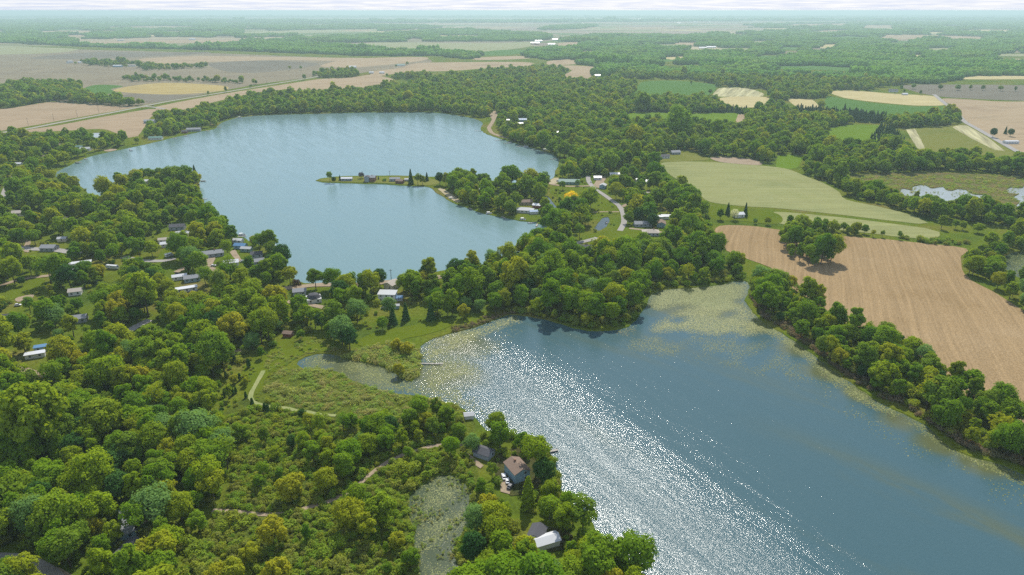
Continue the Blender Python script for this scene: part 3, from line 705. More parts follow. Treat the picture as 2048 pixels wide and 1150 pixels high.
# ------------------------------------------------------------------ roads
ROADS = []
_rz = [0.26]
def road(name, px, width, mat, label, cat='road', step=5):
    line = smooth_poly(gp(px), closed=False, step=step)
    _rz[0] += 0.004; z = _rz[0]
    vs_, fs_ = [], []
    for i, p in enumerate(line):
        a = Vector(line[max(i - 1, 0)]); b = Vector(line[min(i + 1, len(line) - 1)])
        t = (b - a).normalized(); n = Vector((-t.y, t.x)) * width / 2
        w = 1 + 0.10 * math.sin(i * 1.7) if mat != 'asphalt' else 1
        vs_ += [(p[0] + n.x * w, p[1] + n.y * w, z), (p[0] - n.x * w, p[1] - n.y * w, z)]
    for i in range(len(line) - 1): fs_.append((2 * i + 1, 2 * i + 3, 2 * i + 2, 2 * i))
    tag(link(bpy.data.objects.new(name, mesh_from(name, vs_, fs_, MAT[mat]))), label, cat, kind='structure')
    ROADS.append((line, width))

road('country_verge', [(-200, 300), (-60, 275), (60, 257), (110, 247), (210, 228), (280, 214), (330, 204), (440, 186), (560, 166), (620, 156), (640, 152), (700, 142)], 20, 'olive', 'green verges of the straight country road', 'verge', 30)
road('country_road', [(-200, 300), (-60, 275), (60, 257), (110, 247), (210, 228), (280, 214), (330, 204), (440, 186), (560, 166), (620, 156), (640, 152), (700, 142)], 9, 'asphalt', 'straight country road across the left fields', 'road', 30)
road('side_road', [(290, 213), (312, 215), (330, 218)], 8, 'asphalt', 'short side road leaving the country road')
road('country_road', [(1868, 189), (1885, 203), (1902, 216), (1915, 228), (1930, 244), (1955, 258), (1990, 278), (2040, 306), (2100, 336)], 9, 'asphalt', 'pale country road at the right edge', 'road', 10)
road('village_street', [(1176, 352), (1178, 364), (1190, 378), (1208, 390), (1222, 400), (1238, 412), (1246, 426), (1248, 445), (1240, 462)], 5.5, 'asphalt', 'curving grey village street')
road('village_lane', [(1100, 368), (1118, 371), (1140, 373), (1180, 372)], 5, 'dirt', 'sandy lane joining the village street')
road('village_lane', [(1186, 425), (1205, 424), (1238, 424)], 3, 'dirt', 'thin sandy drive above the canal basin')
road('village_lane', [(1246, 414), (1256, 408), (1290, 410)], 4, 'dirt', 'sandy lane right of the village street')
road('village_lane', [(1258, 457), (1285, 460), (1310, 465), (1340, 463)], 4, 'dirt', 'sandy drive passing the hip roofed house')
road('village_lane', [(1090, 494), (1130, 490), (1165, 484), (1195, 476)], 6, 'asphalt', 'lane through the trees south of the canal basin')
road('shore_road', [(986, 222), (990, 232), (984, 246), (978, 256), (984, 266), (998, 272), (1012, 276)], 7, 'dirt', 'sandy road curving along the far shore')
road('shore_road', [(1122, 320), (1136, 328), (1150, 338)], 6, 'dirt', 'short sandy road near the village shore')
road('left_lane', [(66, 330), (48, 340), (34, 350), (22, 362), (14, 378), (0, 410), (-30, 450)], 8, 'asphalt', 'pale lane winding through the left village')
road('left_street', [(-40, 498), (10, 494), (60, 498), (110, 500), (160, 508)], 8, 'asphalt', 'grey street at the left edge')
road('left_lane', [(0, 572), (30, 562), (60, 556), (95, 552), (130, 545)], 5, 'dirt', 'pale drive past the left lawn')
road('left_lane', [(245, 515), (260, 517), (285, 522), (330, 522), (350, 517)], 6, 'asphalt', 'grey lane past the motorhome lawn')
road('left_lane', [(352, 545), (375, 534), (400, 526), (420, 536), (445, 548)], 5, 'dirt', 'sandy lane among the lakeside cottages')
road('left_lane', [(110, 448), (125, 438), (140, 428)], 6, 'dirt', 'sandy drive by the grey roofed cottages')
road('forest_road', [(215, 690), (245, 672), (270, 655), (300, 640)], 6, 'asphalt', 'straight bit of road seen through the forest')
road('lake_street', [(520, 582), (580, 576), (640, 570), (700, 571), (760, 566), (830, 560), (900, 552)], 7, 'dirt', 'pale street along the south shore')
road('drive', [(574, 604), (600, 606), (630, 612), (660, 618)], 5, 'dirt', 'pale drive to the dark domed house')
road('dirt_track', [(425, 1022), (470, 1024), (520, 1030), (560, 1030), (610, 1018), (660, 1003), (700, 985), (740, 950), (780, 922), (830, 902), (870, 892), (930, 890)], 2.2, 'dirt', 'narrow dirt track through the scrub')
road('grass_path', [(527, 742), (523, 750), (516, 762), (509, 775), (503, 786), (501, 796), (505, 803), (514, 808), (528, 811), (550, 815), (575, 817), (592, 822), (612, 824), (640, 830), (672, 832)], 2.4, 'grass_path', 'pale mown path curving around the marsh')
road('forest_road', [(20, 736), (50, 742), (90, 755)], 6, 'dirt', 'dirt road by the white trailers')
road('corner_road', [(-40, 1120), (30, 1122), (80, 1140), (110, 1165), (120, 1220)], 7, 'asphalt', 'grey road in the bottom left corner')
road('far_road', [(1040, 94), (1064, 90), (1078, 87)], 9, 'sand', 'pale farm road to the far barns', step=40)
road('far_road', [(1222, 66), (1260, 61), (1300, 56)], 14, 'sand', 'pale far road in the hazy fields, left one', step=60)
road('far_road', [(1500, 62), (1512, 57), (1530, 52)], 14, 'sand', 'pale far road in the hazy fields, middle one', step=60)
road('far_road', [(1790, 50), (1798, 45), (1820, 41)], 22, 'sand', 'pale far road in the hazy fields, right one', step=60)
road('field_road', [(1140, 168), (1150, 163), (1160, 158)], 8, 'asphalt', 'bit of road past the end of the lakeside wood')
# ------------------------------------------------------------------ buildings
CLEAR = []      # (x, y, radius, corridor towards the camera)
def house(px, py, l, w, h, rz, wall, roof, label, cat='house', name=None, kind='gable', pitch=0.45, windows=True, frames=False, chimney=False, clear=None, door=True, porch=None, over=0.45, rc=1.0):
    c = G(px, py)
    name = name or 'house'
    root = empty(name, (c.x, c.y, 0), R(rz))
    tag(root, label, cat)
    hx, hy = l / 2, w / 2
    rise = hy * pitch * 1.0
    th = 0.18
    m = MB()
    if kind == 'gable':
        m.add([(-hx, -hy, -0.4), (hx, -hy, -0.4), (hx, hy, -0.4), (-hx, hy, -0.4), (-hx, -hy, h), (hx, -hy, h), (hx, hy, h), (-hx, hy, h), (-hx, 0, h + rise), (hx, 0, h + rise)],
              [(0, 3, 2, 1), (0, 1, 5, 4), (2, 3, 7, 6), (1, 2, 6, 9, 5), (3, 0, 4, 8, 7), (4, 5, 9, 8), (6, 7, 8, 9)])
    else:
        m.box(-hx, hx, -hy, hy, -0.4, h)
    m.build('wall', MAT[wall], root)
    rm = MB(); ox, oy = hx + over, hy + over
    if kind == 'gable':
        ez = h - over * (rise / hy)
        for s in (-1, 1):
            vs_ = [(-ox, s * oy, ez + 0.02), (ox, s * oy, ez + 0.02), (ox, 0, h + rise + 0.02), (-ox, 0, h + rise + 0.02)]
            vs_ += [(x, y, z + th) for x, y, z in vs_]
            f = [(0, 1, 2, 3), (7, 6, 5, 4), (0, 4, 5, 1), (1, 5, 6, 2), (3, 7, 4, 0), (2, 6, 7, 3)]
            rm.add(vs_, f)
    elif kind == 'hip':
        rr = max(0.0, hx - hy)
        ez = h + 0.01
        vs_ = [(-ox, -oy, ez), (ox, -oy, ez), (ox, oy, ez), (-ox, oy, ez), (-rr, 0, ez + rise), (rr + 1e-3, 0, ez + rise)]
        rm.add(vs_, [(0, 1, 5, 4), (1, 2, 5), (2, 3, 4, 5), (3, 0, 4), (3, 2, 1, 0)])
    elif kind == 'flat':
        rm.add([(-ox, -oy, h + 0.01), (ox, -oy, h + 0.01), (ox, oy, h + 0.01 + w * 0.06), (-ox, oy, h + 0.01 + w * 0.06),
                (-ox, -oy, h + 0.2), (ox, -oy, h + 0.2), (ox, oy, h + 0.2 + w * 0.06), (-ox, oy, h + 0.2 + w * 0.06)],
               [(0, 3, 2, 1), (4, 5, 6, 7), (0, 1, 5, 4), (1, 2, 6, 5), (2, 3, 7, 6), (3, 0, 4, 7)])
    elif kind == 'arch':
        n = 8; prof = [(oy * math.cos(math.pi * k / n), h * 0.55 + (h * 0.6) * math.sin(math.pi * k / n)) for k in range(n + 1)]
        vs_ = [(x, a, b) for x in (-ox, ox) for a, b in prof]
        fs_ = [(k, k + 1, n + 2 + k, n + 1 + k) for k in range(n)] + [tuple(range(n + 1)), tuple(range(n + 1, 2 * n + 2))[::-1]]
        rm.add(vs_, fs_)
    elif kind == 'dome':
        n = 10
        vs_ = [(ox * math.cos(2 * math.pi * k / n), oy * math.sin(2 * math.pi * k / n), h) for k in range(n)]
        vs_ += [(0.62 * ox * math.cos(2 * math.pi * k / n), 0.62 * oy * math.sin(2 * math.pi * k / n), h + rise * 0.75) for k in range(n)] + [(0, 0, h + rise * 1.1)]
        fs_ = [(k, (k + 1) % n, n + (k + 1) % n, n + k) for k in range(n)] + [(n + k, n + (k + 1) % n, 2 * n) for k in range(n)] + [tuple(range(n))[::-1]]
        rm.add(vs_, fs_)
    ro = rm.build('roof', MAT[roof], root)
    if chimney:
        MB().box(hx * 0.3, hx * 0.3 + 0.8, -0.4, 0.4, h + rise * 0.5, h + rise + 0.9).build('chimney', MAT['brick'], ro)
    def win(axis, s, a, z0, ww, hh):
        d = 0.06
        def bx(ww_, z0_, z1_, d_):
            if axis == 'y':
                yy = sorted((s * hy - s * 0.02, s * (hy + d_)))
                return MB().box(a - ww_ / 2, a + ww_ / 2, yy[0], yy[1], z0_, z1_)
            xx = sorted((s * hx - s * 0.02, s * (hx + d_)))
            return MB().box(xx[0], xx[1], a - ww_ / 2, a + ww_ / 2, z0_, z1_)
        if frames:
            f = bx(ww + 0.25, z0 - 0.12, z0 + hh + 0.12, d).build('window', MAT['white_paint'], root)
            bx(ww, z0, z0 + hh, d + 0.03).build('pane', MAT['glass'], f)
        else:
            bx(ww, z0, z0 + hh, d).build('window', MAT['glass'], root)
    if windows:
        floors = [1.0] if h < 4.5 else [1.0, 3.8]
        for zf in floors:
            k = max(1, int(l / 3.6))
            for i in range(k):
                a = -hx + (i + 0.5) * l / k
                win('y', -1, a, zf, 1.1, 1.2)
            if w > 5:
                for s in (-1, 1): win('x', s, -hy * 0.4, zf, 1.0, 1.2)
    if door:
        MB().box(hx - 0.02, hx + 0.07, hy * 0.25, hy * 0.25 + 1.0, 0, 2.1).build('door', MAT['wood'], root)
    if porch:
        MB().box(-hx * 0.6, hx * 0.6, -hy - 3.0, -hy - 0.02, 0.0, 0.35).build('deck', MAT['grey_wood'], root)
    rad = math.hypot(l, w) / 2
    CLEAR.append((c.x, c.y, (rad + 1.5) * rc - (3.0 if rc < 1 else 0), 14 if clear is None else clear))
    return root

H = house
# near cottages
H(1034, 951, 10, 7.4, 5.0, 118, 'blue_siding', 'roof_brown', 'blue two storey house with brown roof on the lake shore', frames=True, chimney=True, clear=20, pitch=0.42)
H(968, 911, 8, 5.8, 2.7, 150, 'grey_siding', 'roof_dark', 'low dark garage beside the sandy drive by the lake', 'garage', 'garage', clear=16)
H(1092, 1090, 9.5, 5, 3.0, 22, 'white_paint', 'white_metal', 'white metal roofed shed in the trees at bottom centre', 'shed', 'shed', windows=False, clear=9)
H(1074, 1076, 7, 5.5, 3.2, 70, 'white_paint', 'roof_dark', 'small dark roofed cabin behind the white shed', 'cabin', 'cabin', clear=6)
H(938, 836, 4.5, 3.2, 2.3, 10, 'white_paint', 'roof_pale', 'small white hut at the edge of the lily bay', 'hut', 'hut', windows=False, clear=12)
H(280, 1036, 12, 9, 3.6, 38, 'tan_siding', 'roof_grey', 'beige gabled cottage with grey roof in the lower left forest', frames=True, clear=4, rc=0.9, chimney=True)
H(247, 1072, 8, 6, 2.8, 38, 'blue_siding', 'roof_grey', 'blue grey shed in front of the beige forest cottage', 'shed', 'shed', clear=-3, rc=0.8)
H(258, 1112, 10, 7, 3.0, 80, 'tan_siding', 'roof_dark', 'dark roofed cabin at the bottom of the left forest', 'cabin', 'cabin', clear=-3, rc=0.8)
H(235, 902, 8, 6, 2.8, 20, 'grey_siding', 'roof_grey', 'grey roof half hidden in the left forest', 'shed', 'shed', clear=-2, rc=0.8)
H(72, 714, 10, 3.6, 2.7, 24, 'white_paint', 'white_metal', 'white trailer home by the forest dirt road', 'trailer', 'trailer_home', kind='flat', clear=22)
H(86, 700, 8, 3.4, 2.7, 24, 'blue_siding', 'roof_blue', 'blue trailer home behind the white trailer', 'trailer', 'trailer_home', kind='flat', clear=22)
H(577, 672, 5.5, 4, 2.5, -10, 'red_siding', 'roof_brown', 'small red brown shed at the forest clearing', 'shed', 'shed', windows=False, clear=25)
# middle shore
H(776, 600, 12, 7.5, 5.6, -4, 'white_paint', 'roof_pale', 'white two storey house with a row of dark windows', frames=True, clear=34, kind='flat')
H(784, 575, 9, 8, 3.6, 60, 'cream', 'roof_tan', 'cream house with pale roof behind the white house', clear=12)
H(798, 600, 5, 4, 2.4, 10, 'grey_siding', 'roof_blue', 'small blue shed beside the white house', 'shed', 'shed', windows=False, clear=24)
H(628, 602, 10, 9, 3.0, 20, 'white_paint', 'roof_dark', 'white cottage with dark domed roof near the south shore', kind='dome', pitch=0.7, clear=26)
H(600, 588, 9, 6.5, 3.0, 15, 'grey_siding', 'roof_grey', 'grey cottage left of the domed house', clear=22)
H(790, 616, 6, 3, 2.3, 5, 'blue_siding', 'roof_pale', 'pale blue shed under the trees below the white house', 'shed', 'shed', windows=False, clear=20)
# left village
H(155, 532, 20, 4.2, 2.8, 26, 'white_paint', 'white_metal', 'long white mobile home in the left village', 'trailer', 'mobile_home', kind='flat', clear=20)
H(147, 546, 11, 6, 2.8, 26, 'grey_siding', 'roof_pale', 'grey cottage in front of the long mobile home', clear=18)
H(126, 482, 7, 5, 2.8, 10, 'cream', 'roof_pale', 'small cream cottage near the left street', clear=16)
H(340, 492, 14, 5.5, 2.9, 20, 'white_paint', 'white_metal', 'bright white roofed cottage above the camper lawn', clear=22)
H(329, 484, 9, 5, 2.9, 20, 'white_paint', 'roof_tan', 'tan roofed cottage behind the bright white roof', clear=10)
H(366, 471, 13, 7, 3.0, 8, 'white_paint', 'roof_pale', 'white hipped cottage behind the camper', kind='hip', clear=24)
H(356, 458, 13, 8, 3.2, 10, 'grey_siding', 'roof_dark', 'dark roofed house behind the hipped cottage', clear=14)
H(265, 490, 9, 6, 2.8, 15, 'cream', 'roof_pale', 'pale roofed cottage among dark trees left of the camper', clear=18)
H(131, 446, 13, 8, 3.0, -10, 'tan_siding', 'roof_grey', 'grey roofed cottage at the end of the sandy drive', clear=22)
H(146, 449, 10, 7, 3.0, -10, 'white_paint', 'roof_pale', 'pale roofed garage beside the grey cottage', 'garage', 'garage', clear=20)
H(152, 588, 8, 6.5, 3.0, 20, 'white_paint', 'roof_tan', 'white walled hut with tan roof in the left forest', 'hut', 'hut', clear=22)
H(100, 500, 12, 8, 3.0, 0, 'grey_siding', 'roof_grey', 'grey roof beside the left street', clear=10)
H(422, 512, 20, 8, 3.0, 24, 'grey_siding', 'roof_grey', 'long grey roofed lakeside house', clear=22, chimney=True)
H(463, 530, 11, 7, 2.9, 22, 'white_paint', 'white_metal', 'white roofed cottage below the long grey house', clear=20)
H(482, 496, 10, 6, 3.0, -8, 'blue_siding', 'roof_blue', 'bright blue roofed boathouse by the lake', 'boathouse', 'boathouse', clear=22)
H(477, 485, 8, 5, 2.8, -8, 'white_paint', 'white_metal', 'white roofed boathouse behind the blue roof', 'boathouse', 'boathouse', clear=14)
H(494, 502, 9, 5, 2.8, -8, 'teal_siding', 'roof_pale', 'pale teal cottage beside the blue boathouse', clear=20)
H(521, 527, 10, 7, 3.0, 25, 'grey_siding', 'roof_grey', 'grey roofed cottage at the lake corner', clear=26)
H(514, 513, 9, 7, 3.0, 15, 'grey_siding', 'roof_dark', 'dark roofed cottage behind the lake corner cottage', clear=12)
H(385, 561, 11, 7, 3.0, 25, 'blue_siding', 'roof_grey', 'blue grey cottage deep in the left trees', clear=22)
H(360, 558, 10, 5, 2.8, 25, 'white_paint', 'white_metal', 'narrow white roof beside the blue grey cottage', clear=20)
H(374, 582, 14, 4, 2.7, 27, 'white_paint', 'white_metal', 'slim white trailer roof above the dense forest', 'trailer', 'mobile_home', kind='flat', clear=24)
H(302, 500, 7, 5, 2.8, 0, 'white_paint', 'roof_tan', 'small tan roofed hut behind the hedge', 'hut', 'hut', clear=12)
H(300, 366, 14, 6, 3, 12, 'white_paint', 'white_metal', 'white roofed cottage hidden on the wooded peninsula', clear=16)
H(120, 378, 16, 8, 3.2, 0, 'blue_siding', 'roof_grey', 'grey roofed house by the left inlet', clear=16)
H(150, 402, 12, 8, 3, 30, 'brick', 'roof_brown', 'brown roofed house by the narrow inlet', clear=16)
H(40, 430, 12, 8, 3, 15, 'cream', 'roof_tan', 'tan roofed house beside the left lane', clear=14)
H(22, 640, 9, 7, 3, 20, 'grey_siding', 'roof_dark', 'dark roofed shed at the left edge', 'shed', 'shed', clear=18)
H(160, 642, 9, 7, 3, 20, 'grey_siding', 'roof_grey', 'grey roof in the forest above the road', clear=18)
# upper left shore
H(300, 246, 18, 10, 4, 8, 'grey_siding', 'roof_grey', 'grey house on the field edge above the left shore', clear=25)
H(312, 279, 20, 8, 3.2, 10, 'white_paint', 'roof_green', 'green roofed white house on the upper left shore', clear=30)
H(388, 262, 22, 9, 3.4, 12, 'grey_siding', 'roof_grey', 'long grey house on the upper left shore', clear=28)
H(370, 266, 9, 7, 3, 12, 'red_siding', 'roof_dark', 'dark shed beside the long grey shore house', 'shed', 'shed', clear=25)
H(172, 301, 14, 8, 3.2, 5, 'white_paint', 'roof_pale', 'pale roofed cottage by the sandy left shore', clear=26)
H(160, 297, 9, 7, 3, 5, 'teal_siding', 'roof_green', 'green roofed cottage behind the sandy left shore', clear=18)
H(97, 318, 12, 8, 3.4, 0, 'white_paint', 'roof_brown', 'brown roofed white cottage near the channel mouth', clear=26)
H(130, 294, 16, 8, 3.2, 0, 'brick', 'roof_brown', 'low brown house in the trees behind the left shore', clear=22)
H(38, 331, 8, 6, 2.8, 0, 'white_paint', 'white_metal', 'tiny white shed by the left lane', 'shed', 'shed', clear=20)
H(415, 250, 12, 8, 3, 20, 'tan_siding', 'roof_brown', 'brown cottage on the shore bend', clear=22)
# spit cabins
H(694, 361, 13, 5.5, 2.9, 3, 'grey_siding', 'white_metal', 'grey cabin with pale roof near the tip of the spit', 'cabin', 'cabin', clear=40)
H(741, 362, 13, 8, 5.0, -4, 'brick', 'roof_grey', 'two storey reddish house on the spit', clear=40, chimney=True)
H(735, 363, 6, 5, 6.0, 86, 'grey_siding', 'roof_dark', 'dark tower wing in front of the reddish spit house', 'house', 'house_wing', clear=40)
H(790, 362, 12, 6, 3.2, 4, 'grey_siding', 'roof_grey', 'grey cabin on the middle of the spit', 'cabin', 'cabin', clear=40)
H(800, 366, 9, 6, 3.0, -20, 'red_siding', 'roof_brown', 'brown cabin just in front of the grey spit cabin', 'cabin', 'cabin', clear=40)
H(815, 362, 6, 4, 2.4, 0, 'grey_siding', 'roof_pale', 'small pale shed beside the spit spruces', 'shed', 'shed', windows=False, clear=30)
# village
H(1050, 424, 17, 9, 2.9, -12, 'white_paint', 'roof_pale', 'pale hipped house on the canal point', kind='hip', clear=32)
H(1068, 427, 9, 5, 2.6, 10, 'white_paint', 'roof_blue', 'small blue roofed shed beside the hipped house', 'shed', 'shed', windows=False, clear=30)
H(1074, 415, 8, 6, 3.0, -20, 'red_siding', 'white_metal', 'red shed with white roof on the canal point', 'shed', 'shed', windows=False, clear=20)
H(1052, 408, 13, 8, 3.0, 5, 'tan_siding', 'roof_brown', 'brown roofed cottage behind the hipped house', clear=14)
H(1033, 402, 9, 7, 3.0, 0, 'blue_siding', 'roof_blue', 'blue cottage under the tall point trees', clear=14)
H(975, 377, 7, 5, 2.8, 0, 'white_paint', 'white_metal', 'white cottage at the neck of the spit', clear=22)
H(966, 384, 8, 5, 2.8, 10, 'cream', 'roof_pale', 'cream cottage at the neck of the spit', clear=22)
H(1138, 367, 24, 10, 3.0, -5, 'teal_siding', 'roof_green', 'long green roofed house by the upper shore', clear=34)
H(1195, 359, 9, 6, 3.0, 0, 'white_paint', 'white_metal', 'white roofed garage at the top of the street', 'garage', 'garage', clear=24)
H(1206, 376, 8, 7, 3.6, 70, 'blue_siding', 'roof_pale', 'light blue cottage beside the street', clear=22)
H(1176, 401, 11, 8, 3.0, 55, 'white_paint', 'roof_green', 'white cottage with green roof left of the street', clear=24)
H(1153, 411, 7, 6, 2.8, 10, 'white_paint', 'white_metal', 'tiny white shed near the golden tree', 'shed', 'shed', windows=False, clear=24)
H(1274, 396, 14, 8, 3.2, 0, 'brick', 'white_metal', 'white roofed brick cottage behind the pink tree', clear=14)
H(1293, 392, 12, 7, 3.0, -5, 'tan_siding', 'roof_tan', 'tan roofed cottage beside the round golden tree', clear=18)
H(1229, 352, 12, 6, 3.0, 0, 'white_paint', 'white_metal', 'white roofed cottage deep in the village trees', clear=20)
H(1281, 364, 11, 6, 3.0, 0, 'white_paint', 'white_metal', 'white roofed cottage under the wood edge', clear=22)
H(1300, 367, 9, 6, 3.0, -20, 'white_paint', 'white_metal', 'white roofed shed at the end of the wood edge row', 'shed', 'shed', clear=22)
H(1327, 316, 15, 8, 3.2, 5, 'white_paint', 'roof_dark', 'dark roofed white house above the hay field', clear=30)
H(1350, 308, 13, 9, 3.2, 10, 'grey_siding', 'roof_grey', 'grey roofed house on the yard above the hay field', clear=30)
H(1301, 469, 15, 10, 3.0, -3, 'grey_siding', 'roof_tan', 'hip roofed grey house in the village front', kind='hip', clear=34, chimney=True)
H(1290, 484, 7, 7, 2.8, 20, 'tan_siding', 'roof_grey', 'conical roofed summer house in front of the hipped house', 'summer house', 'summer_house', kind='dome', pitch=0.9, windows=False, clear=20)
H(1306, 497, 9, 4, 2.4, -15, 'white_paint', 'white_metal', 'small white shed near the gravel patch', 'shed', 'shed', windows=False, clear=20)
H(1322, 452, 10, 8, 3.4, 80, 'blue_siding', 'roof_brown', 'light blue house with brown roof in village shade', clear=26)
H(1331, 437, 9, 6, 2.8, 0, 'white_paint', 'white_metal', 'white roofed carport behind the blue house', 'carport', 'carport', windows=False, clear=20)
H(1316, 438, 8, 5, 2.8, 0, 'white_paint', 'white_metal', 'white trailer beside the carport', 'trailer', 'trailer_home', kind='flat', clear=20)
H(1285, 452, 16, 8, 3.0, 0, 'grey_siding', 'roof_grey', 'shaded grey house behind the big round tree', clear=8)
H(1164, 500, 16, 8, 3.0, -8, 'grey_siding', 'roof_dark', 'dark roofed house by the lane south of the canal', clear=24)
H(1476, 434, 10, 7, 3.4, 10, 'white_paint', 'white_metal', 'white farmhouse half hidden by a blossoming tree', 'farmhouse', 'farmhouse', clear=12)
# far shore
H(1047, 244, 18, 9, 4.5, 0, 'blue_siding', 'roof_blue', 'blue roofed barn on the far shore', 'barn', 'barn', clear=40)
H(1045, 252, 18, 10, 4.0, 0, 'white_paint', 'white_metal', 'white roofed barn on the far shore', 'barn', 'barn', clear=50)
H(1021, 252, 20, 8, 3.4, -5, 'white_paint', 'white_metal', 'white roofed house left of the barns on the far shore', clear=36)
H(1018, 243, 10, 6, 3.0, 0, 'cream', 'white_metal', 'small pale cottage behind the far shore house', clear=20)
H(1118, 269, 10, 8, 3.6, 0, 'white_paint', 'white_metal', 'white roofed house in the trees east of the lake', clear=40)
H(1100, 276, 9, 7, 3.6, 10, 'blue_siding', 'roof_grey', 'blue grey cottage in the trees east of the lake', clear=26)
H(1135, 302, 16, 11, 4.0, 50, 'tan_siding', 'roof_brown', 'brown roofed house above the village shore', clear=22)
# far farms
for i, (x, y, l, w, h, rz, wl_, rf, lab) in enumerate([
        (140, 126, 22, 12, 6, 80, 'white_paint', 'roof_grey', 'white barn at the left end of the far farm row'),
        (160, 126, 12, 8, 4, 10, 'white_paint', 'white_metal', 'small white shed in the far farm row'),
        (227, 124, 30, 10, 4, 10, 'white_paint', 'white_metal', 'long white roofed barn behind the far farm trees'),
        (236, 134, 34, 10, 5, -8, 'blue_siding', 'white_metal', 'long pale blue barn in front of the far farm trees'),
        (264, 133, 26, 10, 5, 20, 'white_paint', 'roof_tan', 'tan roofed barn at the right of the far farm'),
        (706, 136, 24, 12, 5, 0, 'white_paint', 'white_metal', 'white barn behind the roadside copse'),
        (743, 147, 14, 9, 4, 0, 'white_paint', 'white_metal', 'white farmhouse by the roadside copse'),
        (764, 147, 16, 9, 4, 0, 'white_paint', 'white_metal', 'white shed right of the roadside farmhouse'),
        (802, 132, 30, 12, 4, 5, 'white_paint', 'roof_green', 'green roofed barn by the isolated clump'),
        (1070, 89, 52, 22, 9, 0, 'red_siding', 'white_metal', 'red barn with white roof at the far farm'),
        (1077, 84, 46, 16, 8, 0, 'white_paint', 'white_metal', 'white barn behind the far red barn'),
        (1103, 90, 40, 14, 6, 0, 'white_paint', 'white_metal', 'white shed right of the far red barn'),
        (1110, 81, 36, 16, 8, 0, 'white_paint', 'white_metal', 'white hall behind the far farm trees'),
        (1405, 97, 40, 14, 5, 0, 'white_paint', 'white_metal', 'white hall in the clearing of the eastern woods'),
        (1422, 96, 50, 16, 6, 0, 'white_paint', 'white_metal', 'long white hall in the clearing of the eastern woods'),
        (1378, 95, 26, 12, 5, 0, 'white_paint', 'white_metal', 'small white hall left in the woodland clearing'),
        (1786, 184, 20, 10, 5, -10, 'white_paint', 'roof_dark', 'dark roofed white farmhouse behind the straw field'),
        (1809, 190, 12, 8, 3, 0, 'white_paint', 'white_metal', 'small white shed right of the dark roofed farmhouse'),
        (2021, 287, 20, 8, 4.2, 0, 'white_paint', 'white_metal', 'long white arched barn beside the right hand road'),
        (1358, 47, 60, 20, 9, 0, 'white_paint', 'white_metal', 'white speck of a barn near the horizon, left one'),
        (1390, 45, 60, 20, 9, 0, 'white_paint', 'white_metal', 'white speck of a barn near the horizon, middle one'),
        (1280, 38, 90, 26, 10, 0, 'white_paint', 'white_metal', 'white speck of a barn near the horizon, right of the lake'),
        (385, 80, 40, 16, 7, 0, 'white_paint', 'white_metal', 'white barn in the far left woods'),
        (242, 82, 40, 14, 6, 0, 'cream', 'roof_pale', 'pale barn in the far left woods'),
        (546, 69, 50, 16, 7, 0, 'white_paint', 'white_metal', 'white barn in the hazy far fields'),
        (1164, 48, 60, 18, 8, 0, 'white_paint', 'white_metal', 'white barn in the hazy plain behind the lake'),
        (1723, 85, 30, 14, 6, 0, 'cream', 'roof_pale', 'pale house in the far eastern woods'),
        (1151, 177, 12, 8, 4, 0, 'brick', 'roof_pale', 'brick house at the end of the lakeside wood'),
        (1195, 153, 16, 9, 4, 0, 'white_paint', 'white_metal', 'white shed beside the reddish far field'),
        (170, 188, 18, 9, 4, 0, 'grey_siding', 'roof_pale', 'pale roof inside the left wood')]):
    d = G(x, y).length
    H(x, y, l, w, h, rz, wl_, rf, lab, 'barn' if 'barn' in lab or 'hall' in lab else 'house', 'barn' if 'barn' in lab or 'hall' in lab else 'farmhouse', windows=d < 2600, door=d < 2600, clear=90 if d > 2500 else 45, kind='arch' if 'arched' in lab else 'gable')

# ------------------------------------------------------------------ vehicles
def car_meshes(col):
    k = 'car_' + col
    def prof(x): return x
    body = MB()
    # lower body with tapered nose and tail, then the cabin
    secs = [(-2.15, 0.78, 0.35, 0.72), (-1.9, 0.86, 0.28, 0.86), (-0.9, 0.89, 0.26, 0.92), (0.8, 0.89, 0.26, 0.90), (1.7, 0.85, 0.28, 0.78), (2.15, 0.74, 0.36, 0.62)]
    vs_ = []
    for x, hw, z0, z1 in secs: vs_ += [(x, -hw, z0), (x, hw, z0), (x, hw, z1), (x, -hw, z1)]
    fs_ = []
    for i in range(len(secs) - 1):
        for a in range(4): fs_.append((4 * i + a, 4 * i + (a + 1) % 4, 4 * i + 4 + (a + 1) % 4, 4 * i + 4 + a))
    fs_ += [(3, 2, 1, 0), tuple(4 * (len(secs) - 1) + a for a in range(4))]
    body.add(vs_, fs_)
    cabin = MB().add([(-1.75, -0.80, 0.88), (1.05, -0.80, 0.88), (1.05, 0.80, 0.88), (-1.75, 0.80, 0.88), (-1.25, -0.66, 1.42), (0.35, -0.66, 1.42), (0.35, 0.66, 1.42), (-1.25, 0.66, 1.42)],
                     [(0, 1, 5, 4), (1, 2, 6, 5), (2, 3, 7, 6), (3, 0, 4, 7), (4, 5, 6, 7), (3, 2, 1, 0)])
    top = MB().box(-1.28, 0.38, -0.68, 0.68, 1.425, 1.47)
    return body.mesh('body', MAT[k]), cabin.mesh('windows', MAT['glass']), top.mesh('roof_panel', MAT[k])
_cars = {}
_wheel = MB().tube([(0, -0.11, 0), (0, 0.11, 0)], 0.32, 10).mesh('wheel', MAT['tyre'])
